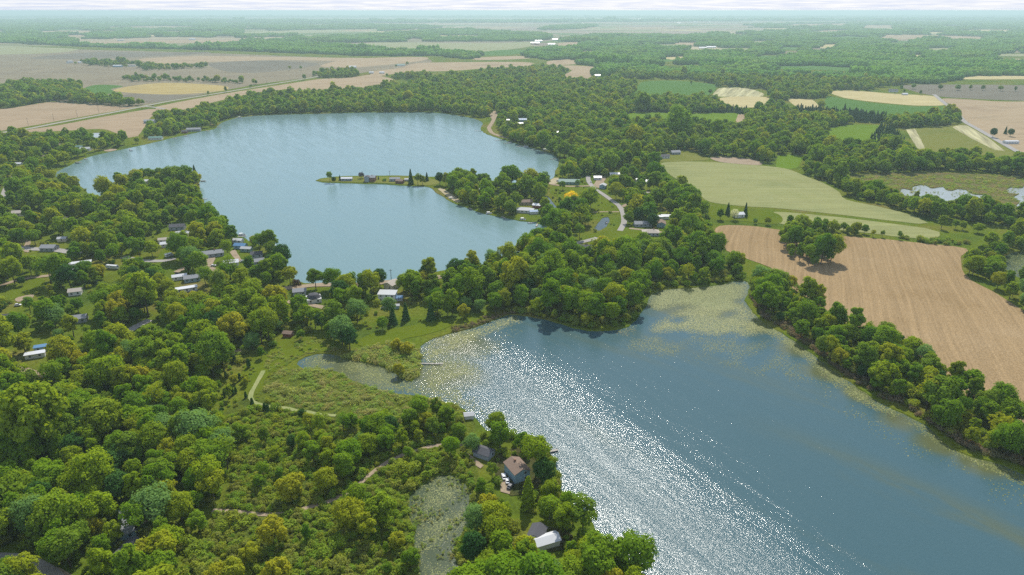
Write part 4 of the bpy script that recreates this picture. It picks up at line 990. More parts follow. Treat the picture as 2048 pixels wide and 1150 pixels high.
def car(px, py, rz, col, label, cat='car', s=1.0):
    if col not in _cars: _cars[col] = car_meshes(col)
    c = G(px, py); root = empty('parked_car', (c.x, c.y, 0.30), R(rz)); root.scale = (s, s, s)
    tag(root, label, cat, 'cars parked beside houses')
    for me in _cars[col]: link(bpy.data.objects.new(me.name, me), root)
    for x in (-1.35, 1.35):
        for y in (-0.80, 0.80):
            w_ = link(bpy.data.objects.new('wheel', _wheel), root); w_.location = (x, y, 0.32)
    CLEAR.append((c.x, c.y, 3.0, 10))
car(1008, 956, 100, 'white', 'white car parked beside the blue lake house', s=1.05)
car(1015, 964, 95, 'white', 'second white car, nearer the blue house wall', s=0.95)
car(1021, 975, 60, 'dark', 'dark car on the sandy drive below the blue house')
car(36, 612, 15, 'white', 'white car at the left edge beside the dark shed')
car(768, 618, 0, 'white', 'white car under the trees below the white house')
car(1182, 365, 80, 'white', 'white car at the top of the village street')
car(1116, 363, 5, 'silver', 'silver car by the little village beach')
car(1180, 398, 20, 'silver', 'silver car beside the green roofed cottage')
car(1350, 468, 0, 'dark', 'dark car on the drive right of the hipped house')
car(1245, 392, 40, 'white', 'white car under the trees right of the street')
car(427, 533, 30, 'white', 'white car in the pale yard of the cottages')
car(485, 524, 60, 'silver', 'silver car beside the pale cottage driveway')
car(355, 550, 0, 'dark', 'dark car beside the narrow white roof')
car(1160, 417, 0, 'white', 'white car beside the tiny white shed')
car(1288, 489, 40, 'red', 'red car near the pale gravel patch')
car(1790, 188, 0, 'silver', 'silver car at the dark roofed far farmhouse')
car(306, 212, 20, 'dark', 'dark car on the straight country road')

def camper(px, py, l, rz, label, name='motorhome'):
    c = G(px, py); root = empty(name, (c.x, c.y, 0.30), R(rz)); tag(root, label, 'motorhome')
    hx = l / 2
    MB().add([(-hx, -1.2, 0.55), (hx, -1.2, 0.55), (hx, 1.2, 0.55), (-hx, 1.2, 0.55), (-hx, -1.2, 3.0), (hx - 1.2, -1.2, 3.0), (hx - 1.2, 1.2, 3.0), (-hx, 1.2, 3.0), (hx, -1.2, 1.7), (hx, 1.2, 1.7)],
             [(0, 3, 2, 1), (4, 5, 6, 7), (0, 1, 8, 5, 4), (2, 3, 7, 6, 9), (3, 0, 4, 7), (1, 2, 9, 8), (8, 9, 6, 5)]).build('body', MAT['white_metal'], root)
    MB().add([(hx - 0.02, -1.0, 1.78), (hx - 0.02, 1.0, 1.78), (hx - 1.08, 1.0, 2.92), (hx - 1.08, -1.0, 2.92)], [(0, 1, 2, 3)]).build('windscreen', MAT['glass'], root).location = (0.04, 0, 0.04)
    MB().box(-hx + 0.05, hx - 0.3, -1.23, -1.2, 0.9, 1.3).build('stripe', MAT['grey_siding'], root)
    for x in (-hx * 0.6, -hx * 0.1, hx * 0.4): MB().box(x - 0.45, x + 0.45, -1.24, -1.2, 1.7, 2.3).build('window', MAT['glass'], root)
    MB().box(-hx * 0.5, -hx * 0.5 + 0.8, -0.4, 0.4, 3.0, 3.25).build('roof_vent', MAT['white_paint'], root)
    for x in (-hx * 0.55, hx * 0.6):
        for y in (-1.0, 1.0):
            w_ = link(bpy.data.objects.new('wheel', _wheel), root); w_.location = (x, y, 0.4); w_.scale = (1.25,) * 3
    CLEAR.append((c.x, c.y, l * 0.6, 24))
camper(226, 538, 10.5, -12, 'long grey white motorhome parked on the left lawn')
camper(339, 514, 6.5, 55, 'white camper parked beside the small lawn')

# ------------------------------------------------------------------ docks and boats
def dock(px, py, l, rz, label, w=1.4, tee=False):
    c = G(px, py); root = empty('dock', (c.x, c.y, 0), R(rz)); tag(root, label, 'dock', 'docks along the lake shores')
    d = MB().box(0, l, -w / 2, w / 2, 0.16, 0.28)
    if tee: d.box(l + 0.003, l + 2.4, -3, 3, 0.16, 0.28)
    d.build('deck', MAT['grey_wood'], root)
    for k in range(int(l / 3) + 1):
        for s in (-1, 1):
            x = min(k * 3.0, l - 0.2)
            MB().tube([(x, s * (w / 2 + 0.08), -1.8), (x, s * (w / 2 + 0.08), 0.75)], 0.07, 5).build('post', MAT['bark'], root)
def boat_hull(l, w, h):
    n = 7; vs_, fs_ = [], []
    for i in range(n):
        t = i / (n - 1); x = -l / 2 + l * t
        hw = w / 2 * (1 - max(0, (t - 0.45) / 0.55) ** 2.2) + 0.02
        zk = 0.0 + h * 0.55 * max(0, (t - 0.6) / 0.4) ** 2
        vs_ += [(x, -hw, h * (1 + 0.15 * t)), (x, -hw * 0.75, zk), (x, hw * 0.75, zk), (x, hw, h * (1 + 0.15 * t)), (x, hw * 0.82, h * (1 + 0.15 * t)), (x, hw * 0.6, zk + 0.18), (x, -hw * 0.6, zk + 0.18), (x, -hw * 0.82, h * (1 + 0.15 * t))]
    for i in range(n - 1):
        for a in range(8): fs_.append((8 * i + a, 8 * i + 8 + a, 8 * i + 8 + (a + 1) % 8, 8 * i + (a + 1) % 8))
    fs_ += [tuple(range(8)), tuple(8 * (n - 1) + a for a in range(8))[::-1]]
    m = MB().add(vs_, fs_); return m
def boat(px, py, rz, label, kind='runabout', col='white_metal', s=1.0):
    c = G(px, py, WATER_Z); root = empty('moored_boat', (c.x, c.y, WATER_Z - 0.12), R(rz)); root.scale = (s, s, s)
    tag(root, label, 'boat', 'boats moored by the shores')
    if kind == 'pontoon':
        for y in (-0.95, 0.95): MB().tube([(-3.2, y, 0.3), (2.6, y, 0.3), (3.3, y, 0.45)], [0.32, 0.32, 0.05], 8).build('float', MAT['car_silver'], root)
        MB().box(-3.1, 2.9, -1.25, 1.25, 0.60, 0.72).build('deck', MAT['grey_wood'], root)
        for y in (-1.22, 1.16): MB().box(-3.0, 2.8, y, y + 0.06, 0.74, 1.35).build('rail', MAT[col], root)
        MB().box(-2.2, 0.8, -1.2, 1.2, 2.35, 2.43).build('canopy', MAT['tarp_blue' if col != 'white_metal' else 'white_paint'], root)
        for x in (-2.1, 0.7):
            for y in (-1.1, 1.1): MB().tube([(x, y, 0.73), (x, y, 2.35)], 0.04, 5).build('canopy_post', MAT['car_silver'], root)
        for y in (-0.8, 0.8): MB().box(-1.6, -0.8, y - 0.35, y + 0.35, 0.73, 1.2).build('seat', MAT['white_paint'], root)
    else:
        boat_hull(5.2, 2.0, 0.8).build('hull', MAT[col], root)
        if kind == 'covered': MB().add([(-2.6, -0.95, 0.84), (1.2, -0.95, 0.9), (2.4, 0, 0.98), (1.2, 0.95, 0.9), (-2.6, 0.95, 0.84), (-1.8, 0, 1.25), (1.0, 0, 1.3)], [(0, 1, 6, 5), (1, 2, 6), (2, 3, 6), (3, 4, 5, 6), (4, 0, 5)]).build('cover', MAT['tarp_blue'], root)
        else:
            MB().add([(0.4, -0.75, 0.85), (0.4, 0.75, 0.85), (0.05, 0.7, 1.3), (0.05, -0.7, 1.3), (0.44, -0.75, 0.85), (0.44, 0.75, 0.85), (0.09, 0.7, 1.3), (0.09, -0.7, 1.3)], [(0, 1, 2, 3), (7, 6, 5, 4), (0, 4, 5, 1), (1, 5, 6, 2), (2, 6, 7, 3), (3, 7, 4, 0)]).build('windscreen', MAT['glass'], root)
            for x in (-1.4, -0.5): MB().box(x, x + 0.35, -0.7, 0.7, 0.3, 0.55).build('seat', MAT['white_paint'], root)
        MB().box(-3.0, -2.64, -0.2, 0.2, 0.2, 1.25).build('motor', MAT['car_dark'], root)
dock(394, 362, 11, -5, 'dock near the peninsula tip with a boat alongside'); boat(407, 362.5, 10, 'dark boat at the end of the peninsula dock', 'runabout', 'car_dark')
dock(398, 398, 9, 0, 'slim dock on the east side of the peninsula')
boat(412, 420, 15, 'boat under a bright blue cover off the peninsula', 'covered', 'white_metal', 1.1)
dock(408, 425, 5, 0, 'short dock beside the blue covered boat')
dock(474, 474, 8, 20, 'dock beside the white boathouse'); boat(484, 471, 25, 'white boat at the boathouse dock', 'pontoon')
dock(524, 488, 8, 10, 'short dock left of the cottage point'); boat(537, 488, 10, 'small dark boat left of the cottage point', 'runabout', 'car_dark', 0.8)
dock(538, 498, 9, 10, 'dock at the cottage point'); boat(550, 495, 10, 'white boat with canopy at the cottage point', 'pontoon')
boat(1061, 447, -15, 'white boat in the corner of the village bay', 'runabout', 'white_metal'); boat(1070, 446, 10, 'blue boat in the corner of the village bay', 'runabout', 'car_blue')
boat(1213, 446, 70, 'dark boat in the little canal basin', 'runabout', 'car_dark')
boat(903, 398, 10, 'pale pontoon boat moored at the spit bank', 'pontoon'); boat(978, 428, 5, 'white pontoon boat below the point trees', 'pontoon')
boat(1046, 440, -10, 'white pontoon boat by the reedy point', 'pontoon')
dock(938, 416, 7, -60, 'little dock on the wooded bank of the spit'); dock(1003, 433, 8, -60, 'little dock below the dark point spruce')
dock(1075, 448, 8, -100, 'little dock by the village bay corner')
for k, (x, y, l, a) in enumerate([(963, 262, 12, 170), (1004, 280, 12, 200), (1022, 286, 12, 200), (1050, 292, 14, 200), (1078, 299, 12, 195), (1096, 304, 14, 185), (1112, 318, 9, 190)]):
    dock(x, y, l, a, 'dock on the far east shore, number %s from the sandy road' % ['one', 'two', 'three', 'four', 'five', 'six', 'seven'][k])
boat(1090, 301, 5, 'white pontoon boat at the far east docks', 'pontoon', s=1.2); boat(1052, 294, 0, 'white boat among the far east docks', 'pontoon', s=1.2)
boat(1020, 285, 0, 'white boat near the sandy shore road docks', 'runabout', s=1.2)
for k, (x, y, l, a) in enumerate([(150, 324, 12, -20), (168, 317, 10, -40), (258, 298, 10, -50), (345, 276, 12, -30), (368, 271, 10, -40), (412, 261, 12, -40), (434, 254, 12, -30)]):
    dock(x, y, l, a, 'dock on the upper left shore, number %s from the channel' % ['one', 'two', 'three', 'four', 'five', 'six', 'seven'][k])
boat(106, 347, 10, 'white boat at the channel mouth', 'pontoon', s=1.1); boat(155, 327, 0, 'dark boat by the sandy left shore', 'runabout', 'car_dark')
boat(263, 302, 0, 'white boat on the upper left shore', 'runabout'); boat(480, 236, 0, 'white pontoon boat under the north shore wood', 'pontoon', s=1.3)
dock(470, 235, 10, -30, 'dock under the north shore wood')
boat(1197, 1100, 60, 'dark boat on the bank at bottom centre', 'runabout', 'car_dark'); boat(1222, 1106, 20, 'pale boat tied up at bottom centre', 'pontoon', 'car_silver', 0.8)
dock(1190, 1094, 6, -20, 'short dock at bottom centre'); dock(1092, 905, 6, 20, 'short dock in front of the blue lake house')
dock(838, 727, 14, -3, 'narrow footbridge pier off the willow point', 1.0)

# ------------------------------------------------------------------ poles
def pole(px, py, h, label, rz=20, name='utility_pole'):
    c = G(px, py); root = empty(name, (c.x, c.y, 0), R(rz)); tag(root, label, 'pole', 'wooden poles along the roads')
    MB().tube([(0, 0, -0.5), (0, 0, h * 0.5), (0, 0, h)], [0.24, 0.2, 0.14], 6).build('post', MAT['bark'], root)
    MB().box(-1.3, 1.3, -0.08, 0.08, h - 1.0, h - 0.8).build('crossarm', MAT['bark'], root)
    for x in (-1.1, 0.0, 1.1): MB().tube([(x, 0, h - 0.8), (x, 0, h - 0.5)], 0.07, 5).build('insulator', MAT['white_paint'], root)
for k, (x, y) in enumerate([(57, 251), (108, 242), (155, 234), (198, 226), (240, 219), (533, 166), (580, 160)]):
    pole(x, y, 13, 'wooden power pole along the straight country road, %s from the left' % ['first', 'second', 'third', 'fourth', 'fifth', 'sixth', 'seventh'][k])
pole(780, 359, 11, 'thin mast standing on the spit beside the grey cabin', 0)
pole(783, 566, 11, 'pole on the sandy beach behind the white house', 0)
# ------------------------------------------------------------------ plants: prototypes
def leaf_quads(pts, nrm, size, r, jitter=0.55, up=0.45, aspect=1.35):
    """one bent leaf-spray (two triangles) at each point, facing roughly outward"""
    n = len(pts)
    d = nrm + r.normal(0, jitter, (n, 3)); d[:, 2] += up
    d /= np.linalg.norm(d, axis=1)[:, None] + 1e-9
    a = r.normal(0, 1, (n, 3)); a -= d * (a * d).sum(1)[:, None]; a /= np.linalg.norm(a, axis=1)[:, None] + 1e-9
    b = np.cross(d, a)
    s = (size * r.uniform(0.6, 1.35, n))[:, None]
    sa = a * s * aspect * 0.5; sb = b * s * 0.5
    bend = d * s * 0.18
    V = np.stack([pts - sa, pts - sb + bend, pts + sa, pts + sb + bend], 1).reshape(-1, 3)
    F = np.arange(4 * n).reshape(n, 4)
    return V, F

def np_mesh(name, V, F, mat):
    me = bpy.data.meshes.new(name)
    n = len(F); k = F.shape[1]
    me.vertices.add(len(V)); me.vertices.foreach_set('co', np.asarray(V, np.float32).ravel())
    me.loops.add(n * k); me.loops.foreach_set('vertex_index', np.asarray(F, np.int32).ravel())
    me.polygons.add(n); me.polygons.foreach_set('loop_start', np.arange(0, n * k, k, dtype=np.int32)); me.polygons.foreach_set('loop_total', np.full(n, k, np.int32))
    me.materials.append(mat); me.update(calc_edges=True)
    return me

def lobes_points(r, lobes, n, thick=0.38, cz=0.0, cull=0.35):
    """points on the outer shells of the lobes; lobes = rows of (x, y, z, radius, squash)"""
    w = lobes[:, 3] ** 2; w = w / w.sum()
    idx = r.choice(len(lobes), n, p=w)
    d = r.normal(0, 1, (n, 3)); d /= np.linalg.norm(d, axis=1)[:, None]
    Lb = lobes[idx]
    rad = Lb[:, 3] * (1 - thick * r.uniform(0, 1, n) ** 1.6) * (1 + 0.15 * r.normal(0, 1, n))
    p = Lb[:, :3] + d * rad[:, None] * np.stack([np.ones(n), np.ones(n), Lb[:, 4]], 1)
    # drop points buried deep inside other lobes
    keep = np.ones(n, bool)
    for q in lobes:
        e = (p - q[:3]) / np.array([1, 1, q[4]])
        keep &= (np.linalg.norm(e, axis=1) > q[3] * 0.62) 
    keep &= ~((d[:, 2] < -cull) & (r.uniform(0, 1, n) < 0.6))
    return p[keep], d[keep]

def broad_lobes(r, Rr, Hh, base, n, shape=1.0):
    cz = base + (Hh - base) * 0.48; rz = (Hh - base) * 0.5
    L_ = []
    ga = math.pi * (3 - math.sqrt(5))
    for i in range(n):
        z = 1 - 1.72 * (i + 0.5) / n
        rr = math.sqrt(max(0, 1 - z * z)); th = i * ga + r.uniform(-0.5, 0.5)
        k = r.uniform(0.50, 0.80)
        lr = Rr * r.uniform(0.26, 0.44) * (1.0 if z > -0.2 else 0.8)
        L_.append([Rr * k * rr * math.cos(th) * shape, Rr * k * rr * math.sin(th) * shape, cz + rz * z * r.uniform(0.62, 0.86), lr, r.uniform(0.72, 1.0)])
    L_.append([0, 0, cz, Rr * 0.5, 1.0])
    return np.array(L_)

def trunk_mb(r, Hh, rad, lobes):
    m = MB()
    lean = r.normal(0, 0.04, 2)
    top = (lean[0] * Hh * 0.6, lean[1] * Hh * 0.6, Hh * 0.68)
    m.tube([(0, 0, -0.3), (0.01, 0, 0.5), (top[0] * 0.4, top[1] * 0.4, Hh * 0.3), top], [rad * 1.5, rad, rad * 0.75, rad * 0.3], 7)
    for q in lobes[:6]:
        s = Vector((top[0] * 0.4, top[1] * 0.4, Hh * 0.3)).lerp(Vector(top), r.uniform(0, 0.6))
        e = Vector(q[:3]); mid = s.lerp(e, 0.5) + Vector((0, 0, 0.4))
        m.tube([s, mid, e], [rad * 0.42, rad * 0.28, rad * 0.1], 5)
    return m

# (crown mesh, trunk mesh) of unit trees about 15 m tall
BROAD, MID, CONIF, WILLOW, SHRUB, COLUMN = [], [], [], [], [], []
def make_broad(seed, n, leaf, mat='leaf', nl=None, Rr=None, Hh=15.0, base=None, shape=1.0):
    r = np.random.default_rng(seed)
    Rr = Rr or r.uniform(4.9, 6.3); base = base if base is not None else r.uniform(1.8, 3.2)
    lobes = broad_lobes(r, Rr, Hh, base, nl or int(r.integers(15, 24)), shape)
    p, d = lobes_points(r, lobes, n)
    c = np.array([0, 0, base + (Hh - base) * 0.4]); out = p - c; out /= np.linalg.norm(out, axis=1)[:, None]
    V, F = leaf_quads(p, d * 0.8 + out * 0.5, leaf, r)
    return np_mesh('crown', V, F, MAT[mat]), trunk_mb(r, Hh, 0.30, lobes).mesh('trunk', MAT['bark'])
HABIT = [(5.6, 2.2, 19, 1.0), (6.6, 2.6, 24, 1.0), (4.0, 1.6, 17, 1.0), (5.0, 2.0, 15, 1.0), (6.0, 3.0, 26, 1.0), (3.5, 1.2, 14, 1.0), (5.2, 3.4, 13, 1.1), (6.9, 3.2, 22, 1.0), (4.6, 1.8, 21, 1.0), (5.4, 2.4, 12, 1.15)]
for i, (a, b, c, e) in enumerate(HABIT): BROAD.append(make_broad(100 + i, int(1500 + 900 * a), 0.60, Rr=a, base=b, nl=c, shape=e))
for i, (a, b, c, e) in enumerate(HABIT[:7]): MID.append(make_broad(200 + i, 2200, 0.98, Rr=a, base=b, nl=c, shape=e))
OPEN = [make_broad(300 + i, 3200, 0.55, nl=14, Rr=5.2, base=4.5) for i in range(3)]
PALE = [make_broad(330 + i, 5200, 0.55, 'leaf_pale', base=2.0) for i in range(2)]
GOLD = [make_broad(340, 3000, 0.6, 'leaf_gold', nl=10, Rr=6.0, Hh=9.0, base=1.5)]
PINK = [make_broad(350, 2000, 0.5, 'leaf_pink', nl=9, Rr=5.0, Hh=8.0, base=1.5)]
PURPLE = [make_broad(360, 3000, 0.6, 'leaf_purple', base=2.0)]
BLOSSOM = [make_broad(370, 2600, 0.5, 'leaf_blossom', base=2.5)]
DARK = [make_broad(380 + i, 5500, 0.6, 'leaf_dark', base=1.8) for i in range(2)]

def make_willow(seed, n=5200):
    r = np.random.default_rng(seed); Hh, Rr, base = 13.0, 5.6, 1.0
    lobes = broad_lobes(r, Rr, Hh, base, 20)
    lobes[:, 4] *= 1.35; lobes[:, 3] *= 0.85
    p, d = lobes_points(r, lobes, n, thick=0.4)
    V, F = leaf_quads(p, d, 0.5, r, jitter=0.5, aspect=2.2)
    return np_mesh('crown', V, F, MAT['leaf_willow']), trunk_mb(r, Hh, 0.3, lobes).mesh('trunk', MAT['bark'])
WILLOW = [make_willow(400 + i) for i in range(4)]

def make_conifer(seed, n=3600, Hh=16.0, Rr=3.2, mat='leaf_dark', leaf=0.6, power=0.85):
    r = np.random.default_rng(seed)
    t = r.uniform(0, 1, n) ** 0.62                      # 0 at the tip, 1 at the foot
    z = 0.8 + (Hh - 0.8) * (1 - t)
    tier = 0.5 + 0.5 * np.abs(((t * 13 + r.uniform(0, .25, n)) % 1) - 0.35)
    th = r.uniform(0, 2 * math.pi, n)
    star = 0.82 + 0.18 * np.cos(th * 5 + t * 30)
    rad = Rr * t ** power * tier * star * (0.75 + 0.25 * r.uniform(0, 1, n)) + 0.08
    p = np.stack([rad * np.cos(th), rad * np.sin(th), z - rad * 0.18], 1)
    d = np.stack([np.cos(th), np.sin(th), np.full(n, 0.55)], 1)
    V, F = leaf_quads(p, d, leaf, r, jitter=0.35)
    m = MB().tube([(0, 0, -0.3), (0, 0, Hh * 0.5), (0, 0, Hh * 0.94)], [0.26, 0.17, 0.04], 6)
    return np_mesh('crown', V, F, MAT[mat]), m.mesh('trunk', MAT['bark'])
CONIF = [make_conifer(500 + i, Rr=[5.4, 4.6, 6.0][i]) for i in range(3)]
CONE_GREEN = [make_conifer(510, 6500, 16, 4.6, 'leaf', 0.6, 0.55)]
COLUMN = [make_conifer(520 + i, 900, 4.0, 1.15, 'leaf_dark', 0.28, 0.35) for i in range(2)]

def make_shrub(seed, mat, n=420, leaf=0.36, Hh=2.4, Rr=1.7, nl=6):
    r = np.random.default_rng(seed)
    L_ = np.array([[Rr * 0.55 * r.normal(0, 0.7), Rr * 0.55 * r.normal(0, 0.7), Hh * r.uniform(0.3, 0.62), Rr * r.uniform(0.35, 0.55), r.uniform(0.75, 1.05)] for _ in range(nl)])
    p, d = lobes_points(r, L_, n, cull=0.9)
    p[:, 2] = np.maximum(p[:, 2], 0.05)
    V, F = leaf_quads(p, d, leaf, r)
    m = MB()
    for q in L_[:3]: m.tube([(0, 0, -0.15), (q[0] * 0.5, q[1] * 0.5, q[2] * 0.5), (q[0], q[1], q[2])], [0.07, 0.05, 0.02], 4)
    return np_mesh('foliage', V, F, MAT[mat]), m.mesh('stem', MAT['bark'])
SHRUB = [make_shrub(600 + i, 'leaf_scrub') for i in range(4)]
SHRUB_BIG = [make_shrub(620 + i, 'leaf_scrub', 1500, 0.42, 4.6, 3.2, 9) for i in range(4)]
SHRUB_MARSH = [make_shrub(640 + i, 'leaf_marsh', 420, 0.34, 1.15, 2.1, 7) for i in range(4)]
SHRUB_BROWN = [make_shrub(660 + i, 'leaf_brown', 420, 0.30, 2.0, 1.7, 6) for i in range(3)]
SHRUB_GOLD = [make_shrub(680, 'leaf_willow', 1500, 0.42, 4.6, 3.2, 9)]

def make_patch(seed, size=52.0, n=26):
    """a piece of far canopy: many lumpy crowns standing side by side"""
    r = np.random.default_rng(seed)
    bm = bmesh.new(); bmesh.ops.create_icosphere(bm, subdivisions=2, radius=1.0)
    bv = np.array([v.co[:] for v in bm.verts]); bf = np.array([[v.index for v in f.verts] for f in bm.faces]); bm.free()
    V, F = [], []; b = 0
    g = int(math.sqrt(n)) + 1; st = size / g
    for i in range(g):
        for j in range(g):
            x = (i + 0.5) * st - size / 2 + r.uniform(-.4, .4) * st; y = (j + 0.5) * st - size / 2 + r.uniform(-.4, .4) * st
            hh = r.uniform(10.5, 17); rr = r.uniform(4.6, 6.8)
            v = bv * (1 + 0.16 * r.normal(0, 1, (len(bv), 1))) * np.array([rr, rr, hh * 0.5]) + np.array([x, y, hh * 0.52])
            V.append(v); F.append(bf + b); b += len(bv)
    return np_mesh('canopy', np.concatenate(V), np.concatenate(F), MAT['canopy'])
leaf_mat('canopy', [(0.090, 0.205, 0.026), (0.115, 0.230, 0.026), (0.105, 0.215, 0.026), (0.145, 0.235, 0.030)], trans=0.0, inner=0.5)
PATCH = [make_patch(700 + i) for i in range(4)]
# single far trees as clumps
def far_crown(seed):
    r = np.random.default_rng(seed); lobes = broad_lobes(r, 5.6, 14.0, 1.5, 14)
    p, d = lobes_points(r, lobes, 520); V, F = leaf_quads(p, d, 1.9, r, jitter=0.4)
    return np_mesh('crown', V, F, MAT['leaf'])
FAR = [far_crown(720 + i) for i in range(4)]

# ------------------------------------------------------------------ geometry-node scatter for masses nobody could count
def proto_collection(name, meshes):
    c = bpy.data.collections.new(name)
    for i, ms in enumerate(meshes):
        ms = ms if isinstance(ms, (tuple, list)) else (ms,)
        # join crown and trunk into one mesh for scattering
        bm = bmesh.new(); me = bpy.data.meshes.new('%s_%02d' % (name, i)); off = 0
        for k, m_ in enumerate(ms):
            before = len(bm.faces); bm.from_mesh(m_); bm.faces.ensure_lookup_table()
            for f in bm.faces[before:]: f.material_index = k
            me.materials.append(m_.materials[0])
        bm.to_mesh(me); bm.free()
        c.objects.link(bpy.data.objects.new('%s_%02d' % (name, i), me))
    return c
def scatter_tree(coll):
    ng = bpy.data.node_groups.new('scatter_' + coll.name, 'GeometryNodeTree')
    ng.interface.new_socket('Geometry', in_out='INPUT', socket_type='NodeSocketGeometry')
    ng.interface.new_socket('Geometry', in_out='OUTPUT', socket_type='NodeSocketGeometry')
    N, L = ng.nodes, ng.links
    gi, go = N.new('NodeGroupInput'), N.new('NodeGroupOutput')
    mp = N.new('GeometryNodeMeshToPoints')
    io = N.new('GeometryNodeInstanceOnPoints')
    ci = N.new('GeometryNodeCollectionInfo'); ci.inputs['Collection'].default_value = coll
    ci.inputs['Separate Children'].default_value = True; ci.inputs['Reset Children'].default_value = True
    io.inputs['Pick Instance'].default_value = True
    def attr(nm, t):
        a = N.new('GeometryNodeInputNamedAttribute'); a.data_type = t; a.inputs['Name'].default_value = nm; return a
    av, ar, asx = attr('variant', 'INT'), attr('spin', 'FLOAT_VECTOR'), attr('size', 'FLOAT_VECTOR')
    er = N.new('FunctionNodeEulerToRotation')
    L.new(gi.outputs[0], mp.inputs['Mesh']); L.new(mp.outputs[0], io.inputs['Points']); L.new(ci.outputs[0], io.inputs['Instance'])
    L.new(av.outputs['Attribute'], io.inputs['Instance Index'])
    L.new(ar.outputs['Attribute'], er.inputs[0]); L.new(er.outputs[0], io.inputs['Rotation'])
    L.new(asx.outputs['Attribute'], io.inputs['Scale'])
    L.new(io.outputs[0], go.inputs[0])
    return ng
_trees_ng = {}
def scatter(name, label, cat, pts, coll, nvar, smin=0.8, smax=1.2, zs=None, seed=0, z=0.0):
    pts = np.asarray(pts, float)
    if len(pts) == 0: return None
    r = np.random.default_rng(seed); n = len(pts)
    me = bpy.data.meshes.new(name); me.vertices.add(n)
    co = np.zeros((n, 3), np.float32); co[:, :2] = pts[:, :2]; co[:, 2] = z
    me.vertices.foreach_set('co', co.ravel())
    a = me.attributes.new('variant', 'INT', 'POINT'); a.data.foreach_set('value', r.integers(0, nvar, n).astype(np.int32))
    sp = np.zeros((n, 3), np.float32); sp[:, 2] = r.uniform(0, 6.283, n)
    a = me.attributes.new('spin', 'FLOAT_VECTOR', 'POINT'); a.data.foreach_set('vector', sp.ravel())
    s = r.uniform(smin, smax, n) if pts.shape[1] < 3 else pts[:, 2] * r.uniform(smin, smax, n)
    s = s * np.exp(r.normal(0, 0.20, n))
    sv = np.stack([s, s, s * r.uniform(0.8, 1.2, n)], 1).astype(np.float32)
    a = me.attributes.new('size', 'FLOAT_VECTOR', 'POINT'); a.data.foreach_set('vector', sv.ravel())
    o = link(bpy.data.objects.new(name, me))
    if coll.name not in _trees_ng: _trees_ng[coll.name] = scatter_tree(coll)
    md = o.modifiers.new('scatter', 'NODES'); md.node_group = _trees_ng[coll.name]
    tag(o, label, cat, kind='stuff')
    return o
SNAG = [make_broad(390, 1100, 0.5, nl=13, Rr=4.6, base=4.0)]
POOL = BROAD + OPEN + PALE[:1] + DARK[:1] + WILLOW[:1] + [BROAD[2], BROAD[5]] + SNAG
TONE = ['green'] * 10 + ['loose green'] * 3 + ['pale green', 'dark green', 'yellow green', 'green', 'green', 'thin crowned']
C_BROAD = proto_collection('broad_proto', POOL); C_MID = proto_collection('mid_proto', MID); C_FAR = proto_collection('far_proto', FAR)
C_PATCH = proto_collection('patch_proto', PATCH); C_CON = proto_collection('conifer_proto', CONIF)
C_SHRUB = proto_collection('shrub_proto', SHRUB + SHRUB); C_BIG = proto_collection('big_shrub_proto', SHRUB_BIG)
C_MARSH = proto_collection('marsh_shrub_proto', SHRUB_MARSH + SHRUB_MARSH[:1]); C_BROWN = proto_collection('brown_shrub_proto', SHRUB_BROWN)

# ------------------------------------------------------------------ where plants may stand
LAKE_POLYS = list(LAKES.values())
def allowed(x, y, roads=True, fields=True, water=True, clear=True, canopy=3.0):
    ok = np.ones(len(x), bool)
    if water:
        for pl in LAKE_POLYS: ok &= ~inpoly(x, y, pl)
    if fields:
        for pl in FIELDS: ok &= ~inpoly(x, y, pl)
    if roads:
        for line, w in ROADS: 
            ln = np.asarray(line); bb = (x > ln[:, 0].min() - 20) & (x < ln[:, 0].max() + 20) & (y > ln[:, 1].min() - 20) & (y < ln[:, 1].max() + 20)
            if bb.any(): 
                t = np.where(bb)[0]; ok[t] &= seg_dist(x[t], y[t], line) > w / 2 + canopy * 0.6
    if clear:
        for cx, cy_, rad, cor in CLEAR:
            dist = math.hypot(cx, cy_); ux, uy = -cx / dist, -cy_ / dist
            dx, dy = x - cx, y - cy_
            t = dx * ux + dy * uy; s = np.abs(dx * uy - dy * ux)
            ok &= ~((np.hypot(dx, dy) < rad + canopy) | ((t > 0) & (t < cor + rad) & (s < rad * 0.75 + canopy * 0.55)))
    return ok
SEEN = [gp(q) for q in ([(1168, 350), (1186, 350), (1200, 382), (1248, 410), (1256, 440), (1238, 442), (1232, 420), (1186, 392)], [(1100, 378), (1112, 368), (1168, 368), (1180, 386), (1130, 398)], [(1180, 414), (1236, 416), (1238, 428), (1186, 428)], [(1180, 478), (1190, 466), (1215, 464), (1215, 480), (1195, 488)], [(1258, 452), (1290, 456), (1340, 462), (1340, 468), (1258, 464)])] + [LAKES['marsh_pond'], LAKES['edge_pond'], LAKES['canal_pond'], LAKES['canal'], LAKES['farm_pond']]
CP = []
SEEN2 = [gp(q) for q in ([(236, 672), (290, 634), (300, 640), (250, 676)], [(450, 714), (458, 698), (490, 700), (486, 714)], [(16, 742), (40, 728), (95, 745), (92, 758)], [(520, 745), (532, 742), (510, 800), (498, 800)], [(500, 800), (560, 806), (672, 824), (672, 836), (560, 822)],
    [(48, 1128), (95, 1128), (135, 1145), (130, 1160), (60, 1160)], [(572, 598), (660, 610), (660, 622), (572, 608)], [(60, 715), (92, 690), (96, 706), (70, 726)], [(-20, 500), (60, 486), (120, 492), (120, 506), (60, 506)], [(240, 510), (290, 512), (290, 526), (240, 520)],
    [(10, 600), (28, 570), (88, 556), (92, 574), (60, 592)], [(1095, 1040), (1060, 1085), (1115, 1090), (1118, 1062)])]
